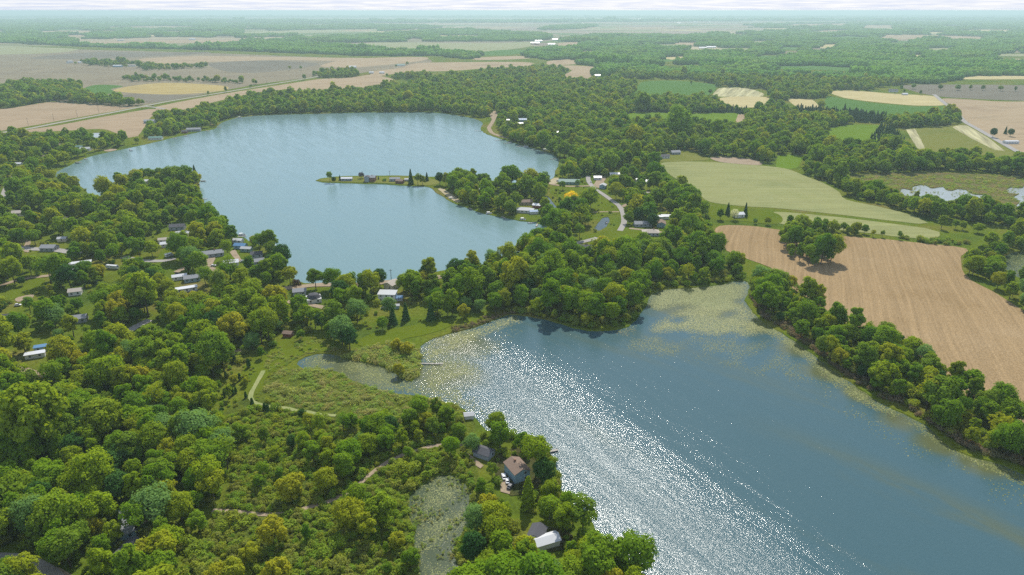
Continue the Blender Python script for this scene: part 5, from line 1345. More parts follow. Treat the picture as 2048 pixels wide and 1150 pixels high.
def hides_open(x, y, h, polys=None):
    bad = np.zeros(len(x), bool)
    for f in (0.3, 0.6, 0.88):
        k = CAM_H / (CAM_H - np.minimum(h * f, 60)); xx, yy = x * k, y * k
        for pl in (FIELDS + SEEN + SEEN2 + CP if polys is None else polys): bad |= inpoly(xx, yy, pl)
    return bad
def fill(px, spacing, seed=0, smooth=True, **kw):
    """jittered grid of points inside a traced polygon"""
    poly = smooth_poly(gp(px), step=10, seed=seed) if smooth else gp(px)
    p = np.asarray(poly); r = np.random.default_rng(1000 + seed)
    x0, y0 = p.min(0); x1, y1 = p.max(0)
    gx, gy = np.meshgrid(np.arange(x0, x1, spacing), np.arange(y0, y1, spacing * 0.88))
    gx = gx + (np.arange(gx.shape[0]) % 2)[:, None] * spacing * 0.5
    x = (gx + r.uniform(-.42, .42, gx.shape) * spacing).ravel(); y = (gy + r.uniform(-.42, .42, gy.shape) * spacing).ravel()
    k = inpoly(x, y, poly); x, y = x[k], y[k]
    k = allowed(x, y, **kw)
    return np.stack([x[k], y[k]], 1)
def thin(pts, keep, seed=0, scale=60.0):
    """keep a patchy share of the points"""
    r = np.random.default_rng(seed); ph = r.uniform(0, 6.28, 6)
    x, y = pts[:, 0] / scale, pts[:, 1] / scale
    v = np.sin(x * 1.7 + ph[0]) + np.sin(y * 2.1 + ph[1]) + np.sin((x + y) * 1.3 + ph[2]) + np.sin((x - y) * 2.9 + ph[3]) + r.normal(0, 0.9, len(x))
    return pts[v > np.quantile(v, 1 - keep)] if len(pts) else pts

# ------------------------------------------------------------------ individual trees
def tree(x, y, proto, sc, label, name='broadleaf_tree', cat='tree', group=None, spin=None, zs=1.0, z=0.0, part='crown', stem='trunk'):
    root = bpy.data.objects.new(name, None); COL.objects.link(root); root.empty_display_size = 0.5
    root.location = (x, y, z); root.rotation_euler = (0, 0, random.uniform(0, 6.28) if spin is None else spin); root.scale = (sc, sc, sc * zs)
    tag(root, label, cat, group)
    link(bpy.data.objects.new(stem, proto[1]), root)
    link(bpy.data.objects.new(part, proto[0]), root)
    return root
SINGLES = []
def T(px, py, h, protos, label, name='broadleaf_tree', k=0, cat='tree', wide=1.0, ref=15.0, group=None):
    c = G(px, py); s = h / ref
    o = tree(c.x, c.y, protos[k % len(protos)], s * wide, label, name, cat, group, zs=1 / wide)
    SINGLES.append((c.x, c.y, 3.0)); return o

# trees and bushes that must stay in view
for _x, _y in ((1142, 405), (1317, 400), (1273, 401), (760, 574), (520, 504), (1468, 440)):
    _c = G(_x, _y); CLEAR.append((_c.x, _c.y, 2.5, 26))
T_BIG = [(1765, 712, 19, 1), (1735, 700, 16, 4), (1690, 690, 14, 7), (1800, 740, 15, 0), (1655, 672, 15, 3), (1590, 640, 14, 6), (1545, 610, 14, 1), (1850, 785, 15, 4)]
for _k, (_x, _y, _h, _v) in enumerate(T_BIG):
    T(_x, _y, _h, BROAD, 'big tree of the lake belt, %s big one from the bottom' % ['third', 'fourth', 'fifth', 'second', 'sixth', 'seventh', 'eighth', 'first'][_k], k=_v)
# lone and striking trees
T(660, 364, 13, OPEN, 'round tree at the tip of the spit', wide=0.9)
T(668, 366, 8, DARK, 'low dark round tree beside the spit tip tree')
T(680, 361, 7, CONIF, 'small grey cone tree near the spit tip', 'conifer_tree', cat='conifer', ref=16)
T(723, 357, 8, PURPLE, 'dark purple umbrella shaped tree on the spit', wide=1.2)
T(757, 359, 5, CONIF, 'tiny cone tree right of the reddish spit house', 'conifer_tree', cat='conifer', ref=16)
T(769, 362, 4, SHRUB_BIG, 'small round bush on the spit lawn', 'bush', cat='bush', ref=4.6)
T(822, 369, 19, CONIF, 'tall dark spruce on the spit', 'conifer_tree', 1, 'conifer', ref=16)
T(836, 370, 14, OPEN, 'loose green tree right of the spit spruce', k=1)
T(845, 370, 12, BROAD, 'lower rounded tree right of the spit spruce', k=3)
T(854, 362, 11, CONIF, 'small spruce standing alone on the spit neck', 'conifer_tree', 2, 'conifer', ref=16)
T(880, 370, 16, DARK, 'tall dark tree at the start of the wooded spit')
T(892, 372, 17, BROAD, 'tall broad tree at the start of the wooded spit', k=2)
T(912, 376, 12, CONIF, 'spruce among the first wooded spit trees', 'conifer_tree', 0, 'conifer', ref=16)
T(1090, 372, 17, OPEN, 'lone open crowned tree against the upper lake', k=2, wide=0.85)
T(1028, 428, 17, CONIF, 'dark pointed spruce on the canal point bank', 'conifer_tree', 1, 'conifer', ref=16)
T(1121, 316, 15, OPEN, 'tall tree above its reflection on the village shore', k=0)
T(1090, 460, 13, BROAD, 'leaning dark tree at the village bay corner', k=4)
T(1142, 405, 11, GOLD, 'wide golden yellow tree left of the street', 'golden_tree', ref=9.0)
T(1148, 415, 13, BROAD, 'green tree in front of the golden tree', k=1)
T(1317, 400, 11, GOLD, 'round golden yellow tree at the village edge', 'golden_tree', ref=9.0)
T(1324, 408, 11, BROAD, 'green tree in front of the round golden tree', k=5)
T(1273, 401, 6, PINK, 'pink blossoming tree in front of the brick cottage', 'blossom_tree', ref=8.0)
T(1167, 352, 13, CONIF, 'dark green cone tree by the long green house', 'conifer_tree', 2, 'conifer', ref=16, wide=1.3)
T(1125, 380, 11, BROAD, 'round tree on the village lawn by the lane', k=6)
T(1155, 372, 8, PALE, 'small pale tree by the sandy lane')
T(1232, 398, 18, BROAD, 'large dark oak beside the village street', k=7)
T(1255, 434, 12, BROAD, 'round topped tree right of the street', k=8)
T(1275, 444, 15, DARK, 'tall shaded tree behind the village houses')
T(1345, 466, 15, BROAD, 'big dome shaped tree right of the hipped house', k=2, wide=1.1)
T(1305, 455, 14, DARK, 'dark spreading tree above the hipped house', k=1, wide=1.1)
T(1400, 425, 14, CONIF, 'dark spruce at the village edge by the hay field', 'conifer_tree', 1, 'conifer', ref=16, wide=1.4)
T(1468, 440, 12, BLOSSOM, 'pale blossoming tree by the white farmhouse', 'blossom_tree')
T(1455, 430, 13, CONIF, 'left spruce behind the white farmhouse', 'conifer_tree', 0, 'conifer', ref=16)
T(1490, 432, 14, CONIF, 'right spruce behind the white farmhouse', 'conifer_tree', 1, 'conifer', ref=16)
T(1440, 440, 12, BROAD, 'green tree left of the white farmhouse', k=3)
T(1535, 450, 8, BROAD, 'round tree alone at the end of the hay strip', k=4)
T(1510, 448, 6, PALE, 'small tree between farmhouse and hay strip')
T(1882, 458, 15, BROAD, 'big round tree at the corner of the hay field', k=5)
T(1910, 458, 9, BROAD, 'first of two low trees right of the corner tree', k=6)
T(1925, 460, 9, BROAD, 'second of two low trees right of the corner tree', k=0)
T(1955, 466, 9, BROAD, 'low wide tree near the right edge hedgerow', k=1, wide=1.2)
T(1745, 474, 7, OPEN, 'first of three small trees on the stubble edge')
T(1764, 475, 7, OPEN, 'second of three small trees on the stubble edge', k=1)
T(1798, 479, 8, OPEN, 'third of three small trees on the stubble edge', k=2, wide=0.8)
T(520, 504, 16, OPEN, 'tall loose willow on the cottage point', k=1, wide=1.1)
T(465, 488, 18, BROAD, 'tall tree in front of the boathouses by the lake', k=3)
T(390, 350, 13, CONIF, 'spruce at the tip of the wooded peninsula', 'conifer_tree', 0, 'conifer', ref=16)
T(396, 368, 14, WILLOW, 'yellow green willow at the peninsula tip', 'willow_tree', cat='willow', ref=13)
T(368, 410, 13, WILLOW, 'yellow green willow inside the peninsula wood', 'willow_tree', 1, 'willow', ref=13)
T(355, 508, 15, WILLOW, 'light green willow behind the white camper', 'willow_tree', 2, 'willow', ref=13)
T(205, 392, 14, OPEN, 'half bare tree by the narrow inlet')
T(280, 610, 24, CONIF, 'very tall dark pine in the left village', 'conifer_tree', 0, 'conifer', ref=16, wide=1.1)
T(45, 572, 8, DARK, 'small round tree on the left edge lawn')
T(760, 574, 15, DARK, 'dark round tree on the beach behind the white house', wide=1.05)
T(705, 585, 16, OPEN, 'slim tree by the south shore street', k=2, wide=0.75)
T(632, 578, 17, BROAD, 'left of two broad trees on the south shore', k=6)
T(665, 580, 17, BROAD, 'right of two broad trees on the south shore', k=7)
T(594, 580, 9, PURPLE, 'dark purple leaved tree by the south shore street')
T(872, 632, 18, BROAD, 'large dense round tree at the lawn corner', k=8, wide=1.1)
T(862, 640, 13, CONIF, 'spruce on the lawn, right one', 'conifer_tree', 0, 'conifer', ref=16, wide=1.2)
T(812, 640, 13, CONIF, 'spruce on the lawn, middle one', 'conifer_tree', 1, 'conifer', ref=16, wide=1.2)
T(786, 648, 12, CONIF, 'spruce on the lawn, left one', 'conifer_tree', 2, 'conifer', ref=16, wide=1.2)
T(765, 660, 9, BROAD, 'low round tree on the upper lawn edge', k=1)
T(780, 632, 14, PALE, 'pale feathery tree below the white house', k=1)
T(715, 645, 17, PALE, 'pale feathery tree above the lawn, upper one')
T(685, 690, 20, PALE, 'large pale feathery tree left of the lawn', k=1, wide=1.15)
T(700, 700, 16, DARK, 'dark tree at the foot of the pale feathery tree')
T(795, 705, 9, WILLOW, 'golden willow bush on the marsh point, upper', 'willow_tree', 0, 'willow', ref=13)
T(815, 712, 9, WILLOW, 'golden willow bush on the marsh point, right', 'willow_tree', 1, 'willow', ref=13)
T(798, 752, 8, WILLOW, 'golden willow bush on the marsh point, tip', 'willow_tree', 2, 'willow', ref=13)
# foreground single trees
T(1072, 948, 20, OPEN, 'tall loose tree between the blue house and the lake', k=0, wide=1.0)
T(1088, 968, 13, DARK, 'dark low tree on the bank by the blue house', k=1)
T(1056, 1016, 16, CONE_GREEN, 'bright cone shaped tree in front of the blue house', 'conifer_tree', cat='conifer', ref=16)
T(1046, 905, 11, BROAD, 'tree on the bank just behind the blue lake house', k=6)
T(984, 958, 8, OPEN, 'low loose tree between garage and blue house', k=2)
T(1100, 1004, 11, BROAD, 'rounded shore tree right of the bright cone shaped tree', k=9)
T(945, 905, 10, PALE, 'pale tree left of the dark garage')
T(1000, 894, 14, BROAD, 'green tree above the garage', k=0)
T(992, 868, 12, BROAD, 'leaning tree on the little sandy spit', k=4)
T(902, 918, 12, OPEN, 'open crowned tree beside the dirt track end', k=1, wide=1.1)
T(975, 1025, 9, WILLOW, 'golden willow beside the sandy driveway', 'willow_tree', 3, 'willow', ref=13)
T(962, 990, 9, BROAD, 'rounded tree between pond and garage', k=2)
T(1165, 1062, 16, OPEN, 'loose tree on the shore above the moored boats', k=1, wide=1.15)
T(1130, 1065, 14, BROAD, 'dense shore tree left of the loose tree', k=3)
T(585, 1002, 13, WILLOW, 'rounded yellow willow above the dirt track', 'willow_tree', 0, 'willow', ref=13, wide=1.1)
T(548, 1092, 13, WILLOW, 'yellow willow just below the dirt track', 'willow_tree', 1, 'willow', ref=13)
T(558, 1172, 12, WILLOW, 'yellow willow at the bottom edge, right one', 'willow_tree', 2, 'willow', ref=13)
T(505, 1128, 9, WILLOW, 'yellow willow at the bottom, upper one', 'willow_tree', 1, 'willow', ref=13)
T(470, 1170, 11, WILLOW, 'yellow willow at the bottom edge, middle one', 'willow_tree', 3, 'willow', ref=13)
T(435, 1175, 10, WILLOW, 'yellow willow at the bottom edge, left one', 'willow_tree', 0, 'willow', ref=13)
T(290, 1140, 13, WILLOW, 'yellow brown willow by the dark roofed cabin', 'willow_tree', 2, 'willow', ref=13)
T(735, 1085, 15, BROAD, 'big dark tree below the dirt track, front one', k=5, wide=1.1)
T(765, 1050, 15, BROAD, 'big tree beside the weedy pond', k=6, wide=1.1)
T(700, 1060, 14, BROAD, 'big dark tree below the dirt track, left one', k=7)
T(715, 1020, 13, OPEN, 'loose tree on the dirt track bend', k=0)
T(690, 960, 15, BROAD, 'tall tree above the dirt track', k=8)
T(655, 985, 12, BROAD, 'tree left of the dirt track bend', k=1)
T(795, 1100, 8, WILLOW, 'small golden willow at the pond edge', 'willow_tree', 1, 'willow', ref=13)
T(615, 1085, 9, BROAD, 'dark pointed tree in the lower scrub', k=2, wide=0.8)
T(430, 930, 14, BROAD, 'tree at the edge of forest and scrub', k=0)
T(605, 838, 6, DARK, 'small dark bush tree on the pale path')
CEDAR = ['fourth', 'eighth', 'first', 'sixth', 'tenth', 'twelfth', 'thirteenth', 'last', 'second', 'ninth', 'eleventh', 'fifth', 'seventh']
for k, (x, y, h) in enumerate([(462, 780, 4), (472, 786, 4), (450, 793, 5), (466, 790, 5), (492, 796, 4), (505, 812, 5), (530, 822, 5), (536, 824, 5), (452, 755, 4), (480, 760, 4.5), (498, 735, 6), (465, 722, 5), (470, 725, 5)]):
    T(x, y, h, COLUMN, 'small dark columnar cedar, %s from the left on the lawn by the pale path' % CEDAR[k], 'cedar_shrub', k, 'shrub', ref=4.0, group='columnar cedars beside the pale path')
for k, (x, y) in enumerate([(580, 141), (602, 141)]):
    T(x, y, 16, OPEN, ['left of two lone trees in the brown far field', 'right of two lone trees in the brown far field'][k], k=k)
T(609, 160, 17, BROAD, 'round tree on the straight country road', k=0)
T(452, 185, 16, BROAD, 'round tree by the yellow field', k=2)
T(417, 190, 10, BROAD, 'low tree left of the round tree by the yellow field', k=3)
T(502, 175, 8, BROAD, 'low bushes on the country road verge', k=4, wide=1.4)
T(1382, 170, 14, BROAD, 'single tree inside the blue green crop field', k=5)
T(1420, 190, 15, BROAD, 'tree at the corner of the blue green crop field', k=6)
T(1641, 218, 17, BROAD, 'big round tree left of the green field', k=7)
T(1985, 275, 16, DARK, 'dark round tree beside the white arched barn')
T(2010, 268, 13, CONIF, 'spruce behind the white arched barn', 'conifer_tree', 0, 'conifer', ref=16)
T(2020, 273, 13, DARK, 'round tree behind the white arched barn', k=1)
for k, (x, y, h) in enumerate([(1802, 180, 12), (1826, 178, 14), (1840, 190, 12), (1808, 186, 9)]):
    T(x, y, h, BROAD, 'tree around the dark roofed farmhouse, %s from the left' % ['first', 'third', 'fourth', 'second'][k], k=k)
for k, (x, y) in enumerate([(1880, 180), (1915, 181), (1940, 180), (1965, 181), (2000, 182), (2030, 183)]):
    T(x, y, 14, BROAD, 'tree standing in the dark bare field at right, %s from the left' % ['first', 'second', 'third', 'fourth', 'fifth', 'sixth'][k], k=k, wide=1.2)

# ------------------------------------------------------------------ stands of trees
# (key, polygon, spacing, mean height, label for the mass, where-phrase for single trees, share kept)
STANDS = [
 ('forest', [(-260, 790), (80, 745), (250, 692), (420, 645), (545, 606), (570, 606), (610, 622), (650, 640), (640, 662), (560, 680), (520, 690), (492, 715), (440, 745), (425, 800), (430, 850), (455, 890), (470, 930), (440, 985), (415, 1050), (350, 1120), (330, 1270), (-260, 1320)], 8.3, 14.3, 'dense green forest on the left side', 'in the dense left forest', 1.0),
 ('village_left', [(-220, 362), (100, 360), (130, 368), (165, 385), (182, 414), (198, 414), (208, 400), (228, 372), (260, 362), (300, 356), (384, 356), (395, 370), (402, 400), (410, 426), (430, 442), (480, 476), (530, 496), (556, 520), (585, 560), (560, 596), (420, 640), (250, 690), (80, 742), (-220, 800)], 9.6, 13.6, 'village trees of the left shore', 'in the left village', 0.76),
 ('shore_left', [(-220, 280), (60, 273), (180, 272), (215, 280), (250, 286), (290, 270), (300, 248), (330, 232), (400, 222), (470, 216), (442, 244), (430, 254), (400, 260), (340, 272), (300, 282), (240, 296), (185, 308), (150, 322), (108, 345), (60, 358), (-220, 366)], 11.0, 14.0, 'trees of the upper left shore', 'on the upper left shore', 0.8),
 ('isthmus', [(575, 604), (600, 590), (690, 590), (760, 585), (830, 566), (900, 549), (960, 540), (1000, 528), (1045, 512), (1075, 498), (1100, 492), (1150, 508), (1200, 508), (1280, 502), (1340, 508), (1400, 514), (1440, 504), (1480, 530), (1500, 548), (1490, 556), (1450, 562), (1400, 568), (1340, 572), (1300, 583), (1284, 608), (1262, 636), (1240, 650), (1200, 655), (1150, 650), (1100, 636), (1050, 626), (1005, 622), (960, 630), (915, 640), (895, 632), (850, 618), (800, 618), (720, 628), (660, 626), (620, 618)], 9.5, 15.5, 'wood on the neck of land between the lakes', 'on the land between the two lakes', 0.95),
 ('village_east', [(985, 366), (1040, 370), (1085, 372), (1115, 360), (1125, 330), (1200, 325), (1310, 330), (1345, 352), (1382, 374), (1400, 396), (1425, 410), (1445, 440), (1440, 456), (1425, 478), (1440, 500), (1400, 512), (1300, 500), (1200, 506), (1110, 496), (1092, 484), (1106, 462), (1090, 448), (1050, 438), (1000, 430), (960, 420), (925, 408), (905, 388), (880, 374), (900, 362), (960, 364)], 10.5, 15.5, 'trees among the eastern village houses', 'in the eastern village', 0.74),
 ('point_lake', [(1502, 566), (1560, 568), (1600, 592), (1640, 616), (1700, 656), (1800, 696), (1850, 728), (1900, 778), (1960, 810), (2030, 844), (2090, 872), (2200, 930), (2200, 1010), (2090, 945), (2010, 918), (1960, 906), (1920, 890), (1890, 868), (1850, 838), (1800, 815), (1750, 788), (1700, 756), (1650, 718), (1600, 682), (1560, 652), (1525, 634), (1510, 606)], 8.5, 12.5, 'belt of trees between the lake and stubble', 'in the belt between lake and stubble field', 1.0),
 ('copse', [(1562, 480), (1580, 466), (1620, 470), (1645, 495), (1672, 518), (1668, 532), (1630, 534), (1590, 526), (1565, 510)], 8.5, 13.0, 'copse in the stubble field', 'in the copse on the stubble field', 1.0),
 ('scrub_wood', [(600, 860), (680, 850), (760, 862), (840, 840), (900, 835), (945, 860), (930, 884), (860, 884), (790, 908), (740, 930), (680, 950), (620, 945), (585, 905)], 8.0, 11.0, 'young trees along the scrub', 'in the young wood above the dirt track', 0.9),
 ('scrub_west', [(440, 880), (500, 880), (590, 880), (600, 930), (560, 960), (500, 1000), (450, 1000), (460, 940)], 9.5, 9.5, 'young trees at the forest edge', 'at the forest edge by the scrub', 0.55),
 ('lawn_west', [(585, 626), (660, 630), (720, 636), (715, 662), (700, 690), (672, 696), (640, 672), (600, 655)], 8.5, 13.0, 'trees between red shed and lawn', 'between the red shed and the lawn', 0.9),
 ('path_young', [(440, 745), (480, 722), (530, 700), (570, 690), (600, 676), (620, 684), (570, 702), (530, 730), (500, 760), (478, 800), (445, 830), (430, 800)], 7.5, 6.0, 'young trees on the cedar lawn', 'on the cedar lawn', 0.5),
 ('pond_west', [(770, 1080), (812, 1060), (826, 1110), (832, 1180), (800, 1200), (760, 1160), (720, 1130)], 8.0, 7.5, 'low trees left of the weedy pond', 'left of the weedy pond', 0.5),
 ('pond_north', [(800, 920), (880, 915), (940, 920), (950, 965), (905, 945), (850, 950), (812, 985), (790, 960)], 7.5, 8.0, 'low trees above the weedy pond', 'above the weedy pond', 0.7),
 ('pond_east', [(935, 1050), (985, 1035), (1040, 1045), (1055, 1064), (1052, 1110), (1120, 1120), (1180, 1118), (1230, 1126), (1272, 1150), (1295, 1260), (960, 1290), (930, 1150)], 8.5, 13.5, 'trees at the bottom between pond and lake', 'between the weedy pond and the lake', 1.0),
 ('house_trees', [(1085, 1020), (1130, 1012), (1165, 1040), (1185, 1070), (1150, 1085), (1110, 1062)], 9.0, 12.0, 'shore trees below the blue house', 'on the shore below the blue house', 1.0),
 ('right_edge', [(1930, 525), (1960, 500), (2000, 490), (2100, 480), (2100, 510), (2030, 505), (2000, 525), (2000, 560), (2060, 570), (2120, 570), (2120, 660), (2060, 638), (2012, 600), (1985, 580), (1945, 560)], 9.0, 10.5, 'bushy trees at the right edge', 'at the right edge beyond the stubble', 0.9),
 ('hedgerow', [(1606, 348), (1612, 336), (1650, 345), (1700, 368), (1750, 386), (1800, 398), (1880, 412), (1960, 424), (2060, 436), (2150, 445), (2150, 462), (2040, 460), (1960, 448), (1870, 442), (1840, 432), (1800, 420), (1750, 408), (1696, 395), (1680, 380), (1650, 364)], 8.5, 12.0, 'hedgerow along the hay field', 'in the hedgerow below the hay field', 1.0),
 ('field_hedge', [(1572, 462), (1580, 452), (1640, 456), (1730, 466), (1730, 472), (1640, 467)], 6.0, 8.0, 'row of young trees between hay and stubble', 'in the row between hay and stubble', 1.0),
 ('wood_east', [(992, 246), (1010, 236), (1060, 222), (1200, 206), (1250, 214), (1350, 216), (1450, 218), (1500, 224), (1545, 216), (1600, 236), (1700, 244), (1660, 256), (1645, 276), (1700, 288), (1770, 288), (1800, 295), (1830, 308), (1900, 304), (1960, 312), (2030, 316), (2130, 350), (2130, 362), (2000, 350), (1870, 343), (1720, 350), (1640, 346), (1608, 334), (1610, 316), (1555, 310), (1540, 326), (1500, 322), (1420, 314), (1380, 304), (1330, 306), (1310, 326), (1240, 332), (1180, 330), (1130, 320), (1080, 301), (1040, 291), (1010, 280)], 9.5, 13.5, 'broad wood east of the upper lake', 'in the wood east of the upper lake', 1.0),
 ('wood_north', [(445, 240), (432, 236), (450, 216), (500, 198), (560, 192), (640, 190), (720, 186), (800, 176), (860, 162), (930, 152), (1000, 145), (1060, 140), (1130, 141), (1144, 150), (1150, 165), (1190, 166), (1215, 162), (1265, 172), (1268, 190), (1220, 200), (1120, 210), (1060, 218), (1000, 228), (960, 236), (930, 231), (870, 224), (720, 224), (560, 228), (480, 232)], 10.0, 14.0, 'wood along the north shore of the lake', 'in the north shore wood', 1.0),
 ('belt_mid', [(1262, 200), (1350, 196), (1440, 203), (1450, 216), (1350, 214), (1262, 212)], 9.5, 13.0, 'tree belt behind the green meadows', 'in the tree belt', 1.0),
 ('belt_straw', [(1528, 196), (1560, 190), (1600, 190), (1650, 190), (1650, 196), (1590, 200), (1550, 204)], 10.0, 14.0, 'trees between the straw fields', 'between the straw fields', 1.0),
 ('road_right', [(1765, 240), (1800, 236), (1860, 232), (1925, 228), (1930, 242), (1900, 250), (1850, 254), (1790, 256)], 9.5, 14.0, 'trees left of the right hand road', 'left of the right hand road', 1.0),
 ('road_right2', [(1945, 242), (1965, 238), (2010, 240), (2022, 255), (1995, 265), (1970, 255)], 9.5, 14.0, 'grove right of the right hand road', 'right of the right hand road', 1.0),
 ('olive_copse', [(1850, 300), (1868, 292), (1905, 290), (1910, 302), (1870, 308)], 8.0, 10.0, 'small copse in the olive field', 'in the olive field copse', 1.0),
 ('meadow_copse', [(1335, 232), (1350, 226), (1372, 228), (1365, 240), (1345, 242)], 8.0, 10.0, 'low copse between the two green meadows', 'between the green meadows', 1.0),
 ('wood_left', [(-200, 190), (0, 178), (60, 170), (150, 172), (166, 180), (170, 190), (215, 194), (250, 204), (300, 210), (290, 214), (250, 213), (150, 208), (100, 205), (0, 220), (-200, 236)], 10.5, 14.5, 'dark wood at the far left', 'in the far left wood', 1.0),
 ('farm_trees', [(145, 124), (215, 124), (280, 128), (340, 131), (405, 132), (405, 137), (340, 140), (290, 142), (270, 136), (215, 134), (150, 129)], 14.0, 14.0, 'trees around the far left farm', 'around the far left farm', 0.55),
 ('farm_row', [(232, 160), (270, 156), (330, 158), (440, 163), (510, 166), (510, 169), (430, 166), (330, 163), (260, 164)], 13.0, 11.0, 'row of trees behind the yellow field', 'behind the yellow field', 0.55),
 ('farm_copse', [(628, 154), (640, 148), (700, 144), (718, 150), (715, 156), (660, 158)], 11.0, 13.0, 'roadside copse by the white farmhouse', 'in the roadside copse', 1.0),
 ('farm_copse2', [(738, 158), (745, 150), (800, 150), (850, 150), (860, 158), (790, 160)], 12.0, 12.0, 'tree row beside the lakeside wood', 'beside the lakeside wood', 1.0),
 ('farm_copse3', [(775, 134), (785, 130), (812, 130), (816, 134)], 12.0, 13.0, 'isolated clump by the green roofed barn', 'in the isolated clump', 1.0),
]
NEARBY = []
for k, (key, px, sp, hh, lab, where, keep) in enumerate(STANDS):
    pts = fill(px, sp, seed=k, fields=key not in ('copse', 'field_hedge'))
    if keep < 1: pts = thin(pts, keep, seed=k, scale=22.0)
    if SINGLES and len(pts):
        sx = np.array([(a, b) for a, b, _ in SINGLES]); 
        dd = np.sqrt(((pts[:, None, :] - sx[None]) ** 2).sum(2)).min(1); pts = pts[dd > 4.2]
    r = np.random.default_rng(50 + k)
    hv = hh * r.normal(1, 0.21, len(pts)).clip(0.5, 1.5)
    if len(pts):
        g_ = ~hides_open(pts[:, 0], pts[:, 1], hv * 0.9, SEEN2 if key in ('forest', 'point_lake', 'copse', 'field_hedge', 'scrub_wood', 'pond_east', 'house_trees') else None); pts, hv = pts[g_], hv[g_]
    NEARBY.append((key, pts, hv, lab, where))

# the trees that show largest become single things, the rest one mass per stand
allp = [(math.hypot(p[0], p[1]), k, i) for k, (_, pts, _, _, _) in enumerate(NEARBY) for i, p in enumerate(pts)
        if -40 < P(p[0], p[1], 10)[0] < 2090 and P(p[0], p[1], 14)[1] < 1165]
allp.sort()
N_SINGLE = 212
single = {}
for d, k, i in allp[:N_SINGLE]: single.setdefault(k, set()).add(i)
LANDMARKS = [(280, 1010, 'the beige forest cottage'), (72, 700, 'the white trailer home'), (265, 655, 'the straight forest road'), (466, 705, 'the square of bare earth'), (95, 1135, 'the dirt turning place'),
    (235, 890, 'the grey roof in the forest'), (577, 662, 'the red brown shed'), (1032, 930, 'the blue lake house'), (1095, 1072, 'the white metal shed'), (968, 900, 'the dark garage'), (585, 965, 'the rounded yellow willow'),
    (285, 1085, 'the yellow brown willow'), (885, 1020, 'the weedy pond'), (505, 780, 'the pale path'), (628, 590, 'the domed house'), (776, 580, 'the white two storey house'), (872, 590, 'the dense round lawn tree'),
    (1000, 630, 'the reedy bank'), (1430, 600, 'the corner lily bed'), (1200, 1090, 'the boats at the bottom'), (700, 935, 'the dirt track bend'), (380, 760, 'the middle of the left forest'), (150, 800, 'the heart of the left forest'),
    (60, 930, 'the left picture edge'), (380, 900, 'the forest edge by the scrub'), (1150, 600, 'the dark wood foot by the lake'), (1285, 600, 'the wood corner beside the lily bed')]
ORD = ['nearest', 'second', 'third', 'fourth', 'fifth', 'sixth', 'seventh', 'eighth', 'ninth', 'tenth', 'eleventh', 'twelfth', 'thirteenth', 'fourteenth', 'fifteenth', 'sixteenth', 'seventeenth', 'eighteenth', 'nineteenth', 'twentieth']
TENS = {20: 'twenty', 30: 'thirty', 40: 'forty', 50: 'fifty', 60: 'sixty'}
def ordinal(n):
    if n < 20: return ORD[n] if n else 'first'
    t = (n + 1) // 10 * 10; u = (n + 1) % 10
    return TENS.get(t, 'last') + ('-' + (['', 'first'] + ORD[1:])[u] if u else 'th')
LABELS = {}
_rows = {}
for k, (key, pts, hs, lab, where) in enumerate(NEARBY):
    for i in single.get(k, ()):
        px, py = P(pts[i][0], pts[i][1], hs[i] * 0.6)
        if key in ('point_lake', 'copse'):
            _rows.setdefault((key, 0), []).append((px + py, k, i)); continue
        d, lx, ly, nm = min((math.hypot(px - a, py - b), a, b, n_) for a, b, n_ in LANDMARKS)
        rel = ('left of' if px < lx else 'right of') if abs(px - lx) > abs(py - ly) else ('behind' if py < ly else 'in front of')
        _rows.setdefault((nm, rel), []).append((d, k, i))
for (nm, rel), rows in _rows.items():
    for n_, (d, k, i) in enumerate(sorted(rows)):
        if nm == 'point_lake': t = '%s green tree from the top of the belt between lake and stubble' % ordinal(n_)
        elif nm == 'copse': t = '%s green tree from the left in the copse on the stubble' % ordinal(n_)
        else: t = '%s green tree %s %s' % ('nearest' if n_ == 0 else ordinal(n_) + ' nearest', rel, nm)
        LABELS[(k, i)] = t
for k, (key, pts, hs, lab, where) in enumerate(NEARBY):
    s = single.get(k, set())
    for i in sorted(s):
        x, y = pts[i]; h = hs[i]
        w = 1.0 + 0.14 * math.sin(i * 2.3 + k); zs = 1 / w
        L_ = LABELS[(k, i)]
        v = (i * 7 + k * 3) % len(POOL)
        tree(x, y, POOL[v], h / 15.0 * w, L_.replace(' green tree', ' %s tree' % TONE[v]), group=lab, zs=zs)
    rest = np.array([i for i in range(len(pts)) if i not in s], int)
    if len(rest):
        p3 = np.column_stack([pts[rest], hs[rest] / 15.0]); d = np.hypot(p3[:, 0], p3[:, 1])
        near = d < 620; far = d > 1250; mid = ~near & ~far
        for m_, cc, nv, suf in ((near, C_BROAD, len(POOL), ''), (mid, C_MID, len(MID), ', farther part'), (far, C_FAR, len(FAR), ', farthest part')):
            if m_.any(): scatter('woodland', lab + (suf if (near.any() and suf) or (mid.any() and suf.startswith(', farthest')) else ''), 'woodland', p3[m_], cc, nv, 0.9, 1.1, seed=k)

# dark conifer plantations
for k, (px, lab) in enumerate([([(1590, 232), (1600, 222), (1680, 226), (1760, 236), (1760, 246), (1690, 244), (1600, 240)], 'dark conifer plantation behind the green meadow'),
                               ([(1250, 221), (1300, 217), (1400, 221), (1490, 225), (1494, 229), (1400, 225), (1300, 222)], 'dark conifer windbreak above the green meadows'),
                               ([(1500, 242), (1540, 222), (1580, 226), (1600, 246), (1560, 256)], 'dark conifer clump beside the brown plot'),
                               ([(1730, 292), (1760, 254), (1790, 258), (1812, 295), (1780, 300)], 'grey green young plantation beside the meadow')]):
    p = fill(px, 6.5, seed=80 + k, fields=k != 3)
    scatter('plantation', lab, 'plantation', p, C_CON, len(CONIF), 0.6 if k != 3 else 0.3, 0.8 if k != 3 else 0.5, seed=k)

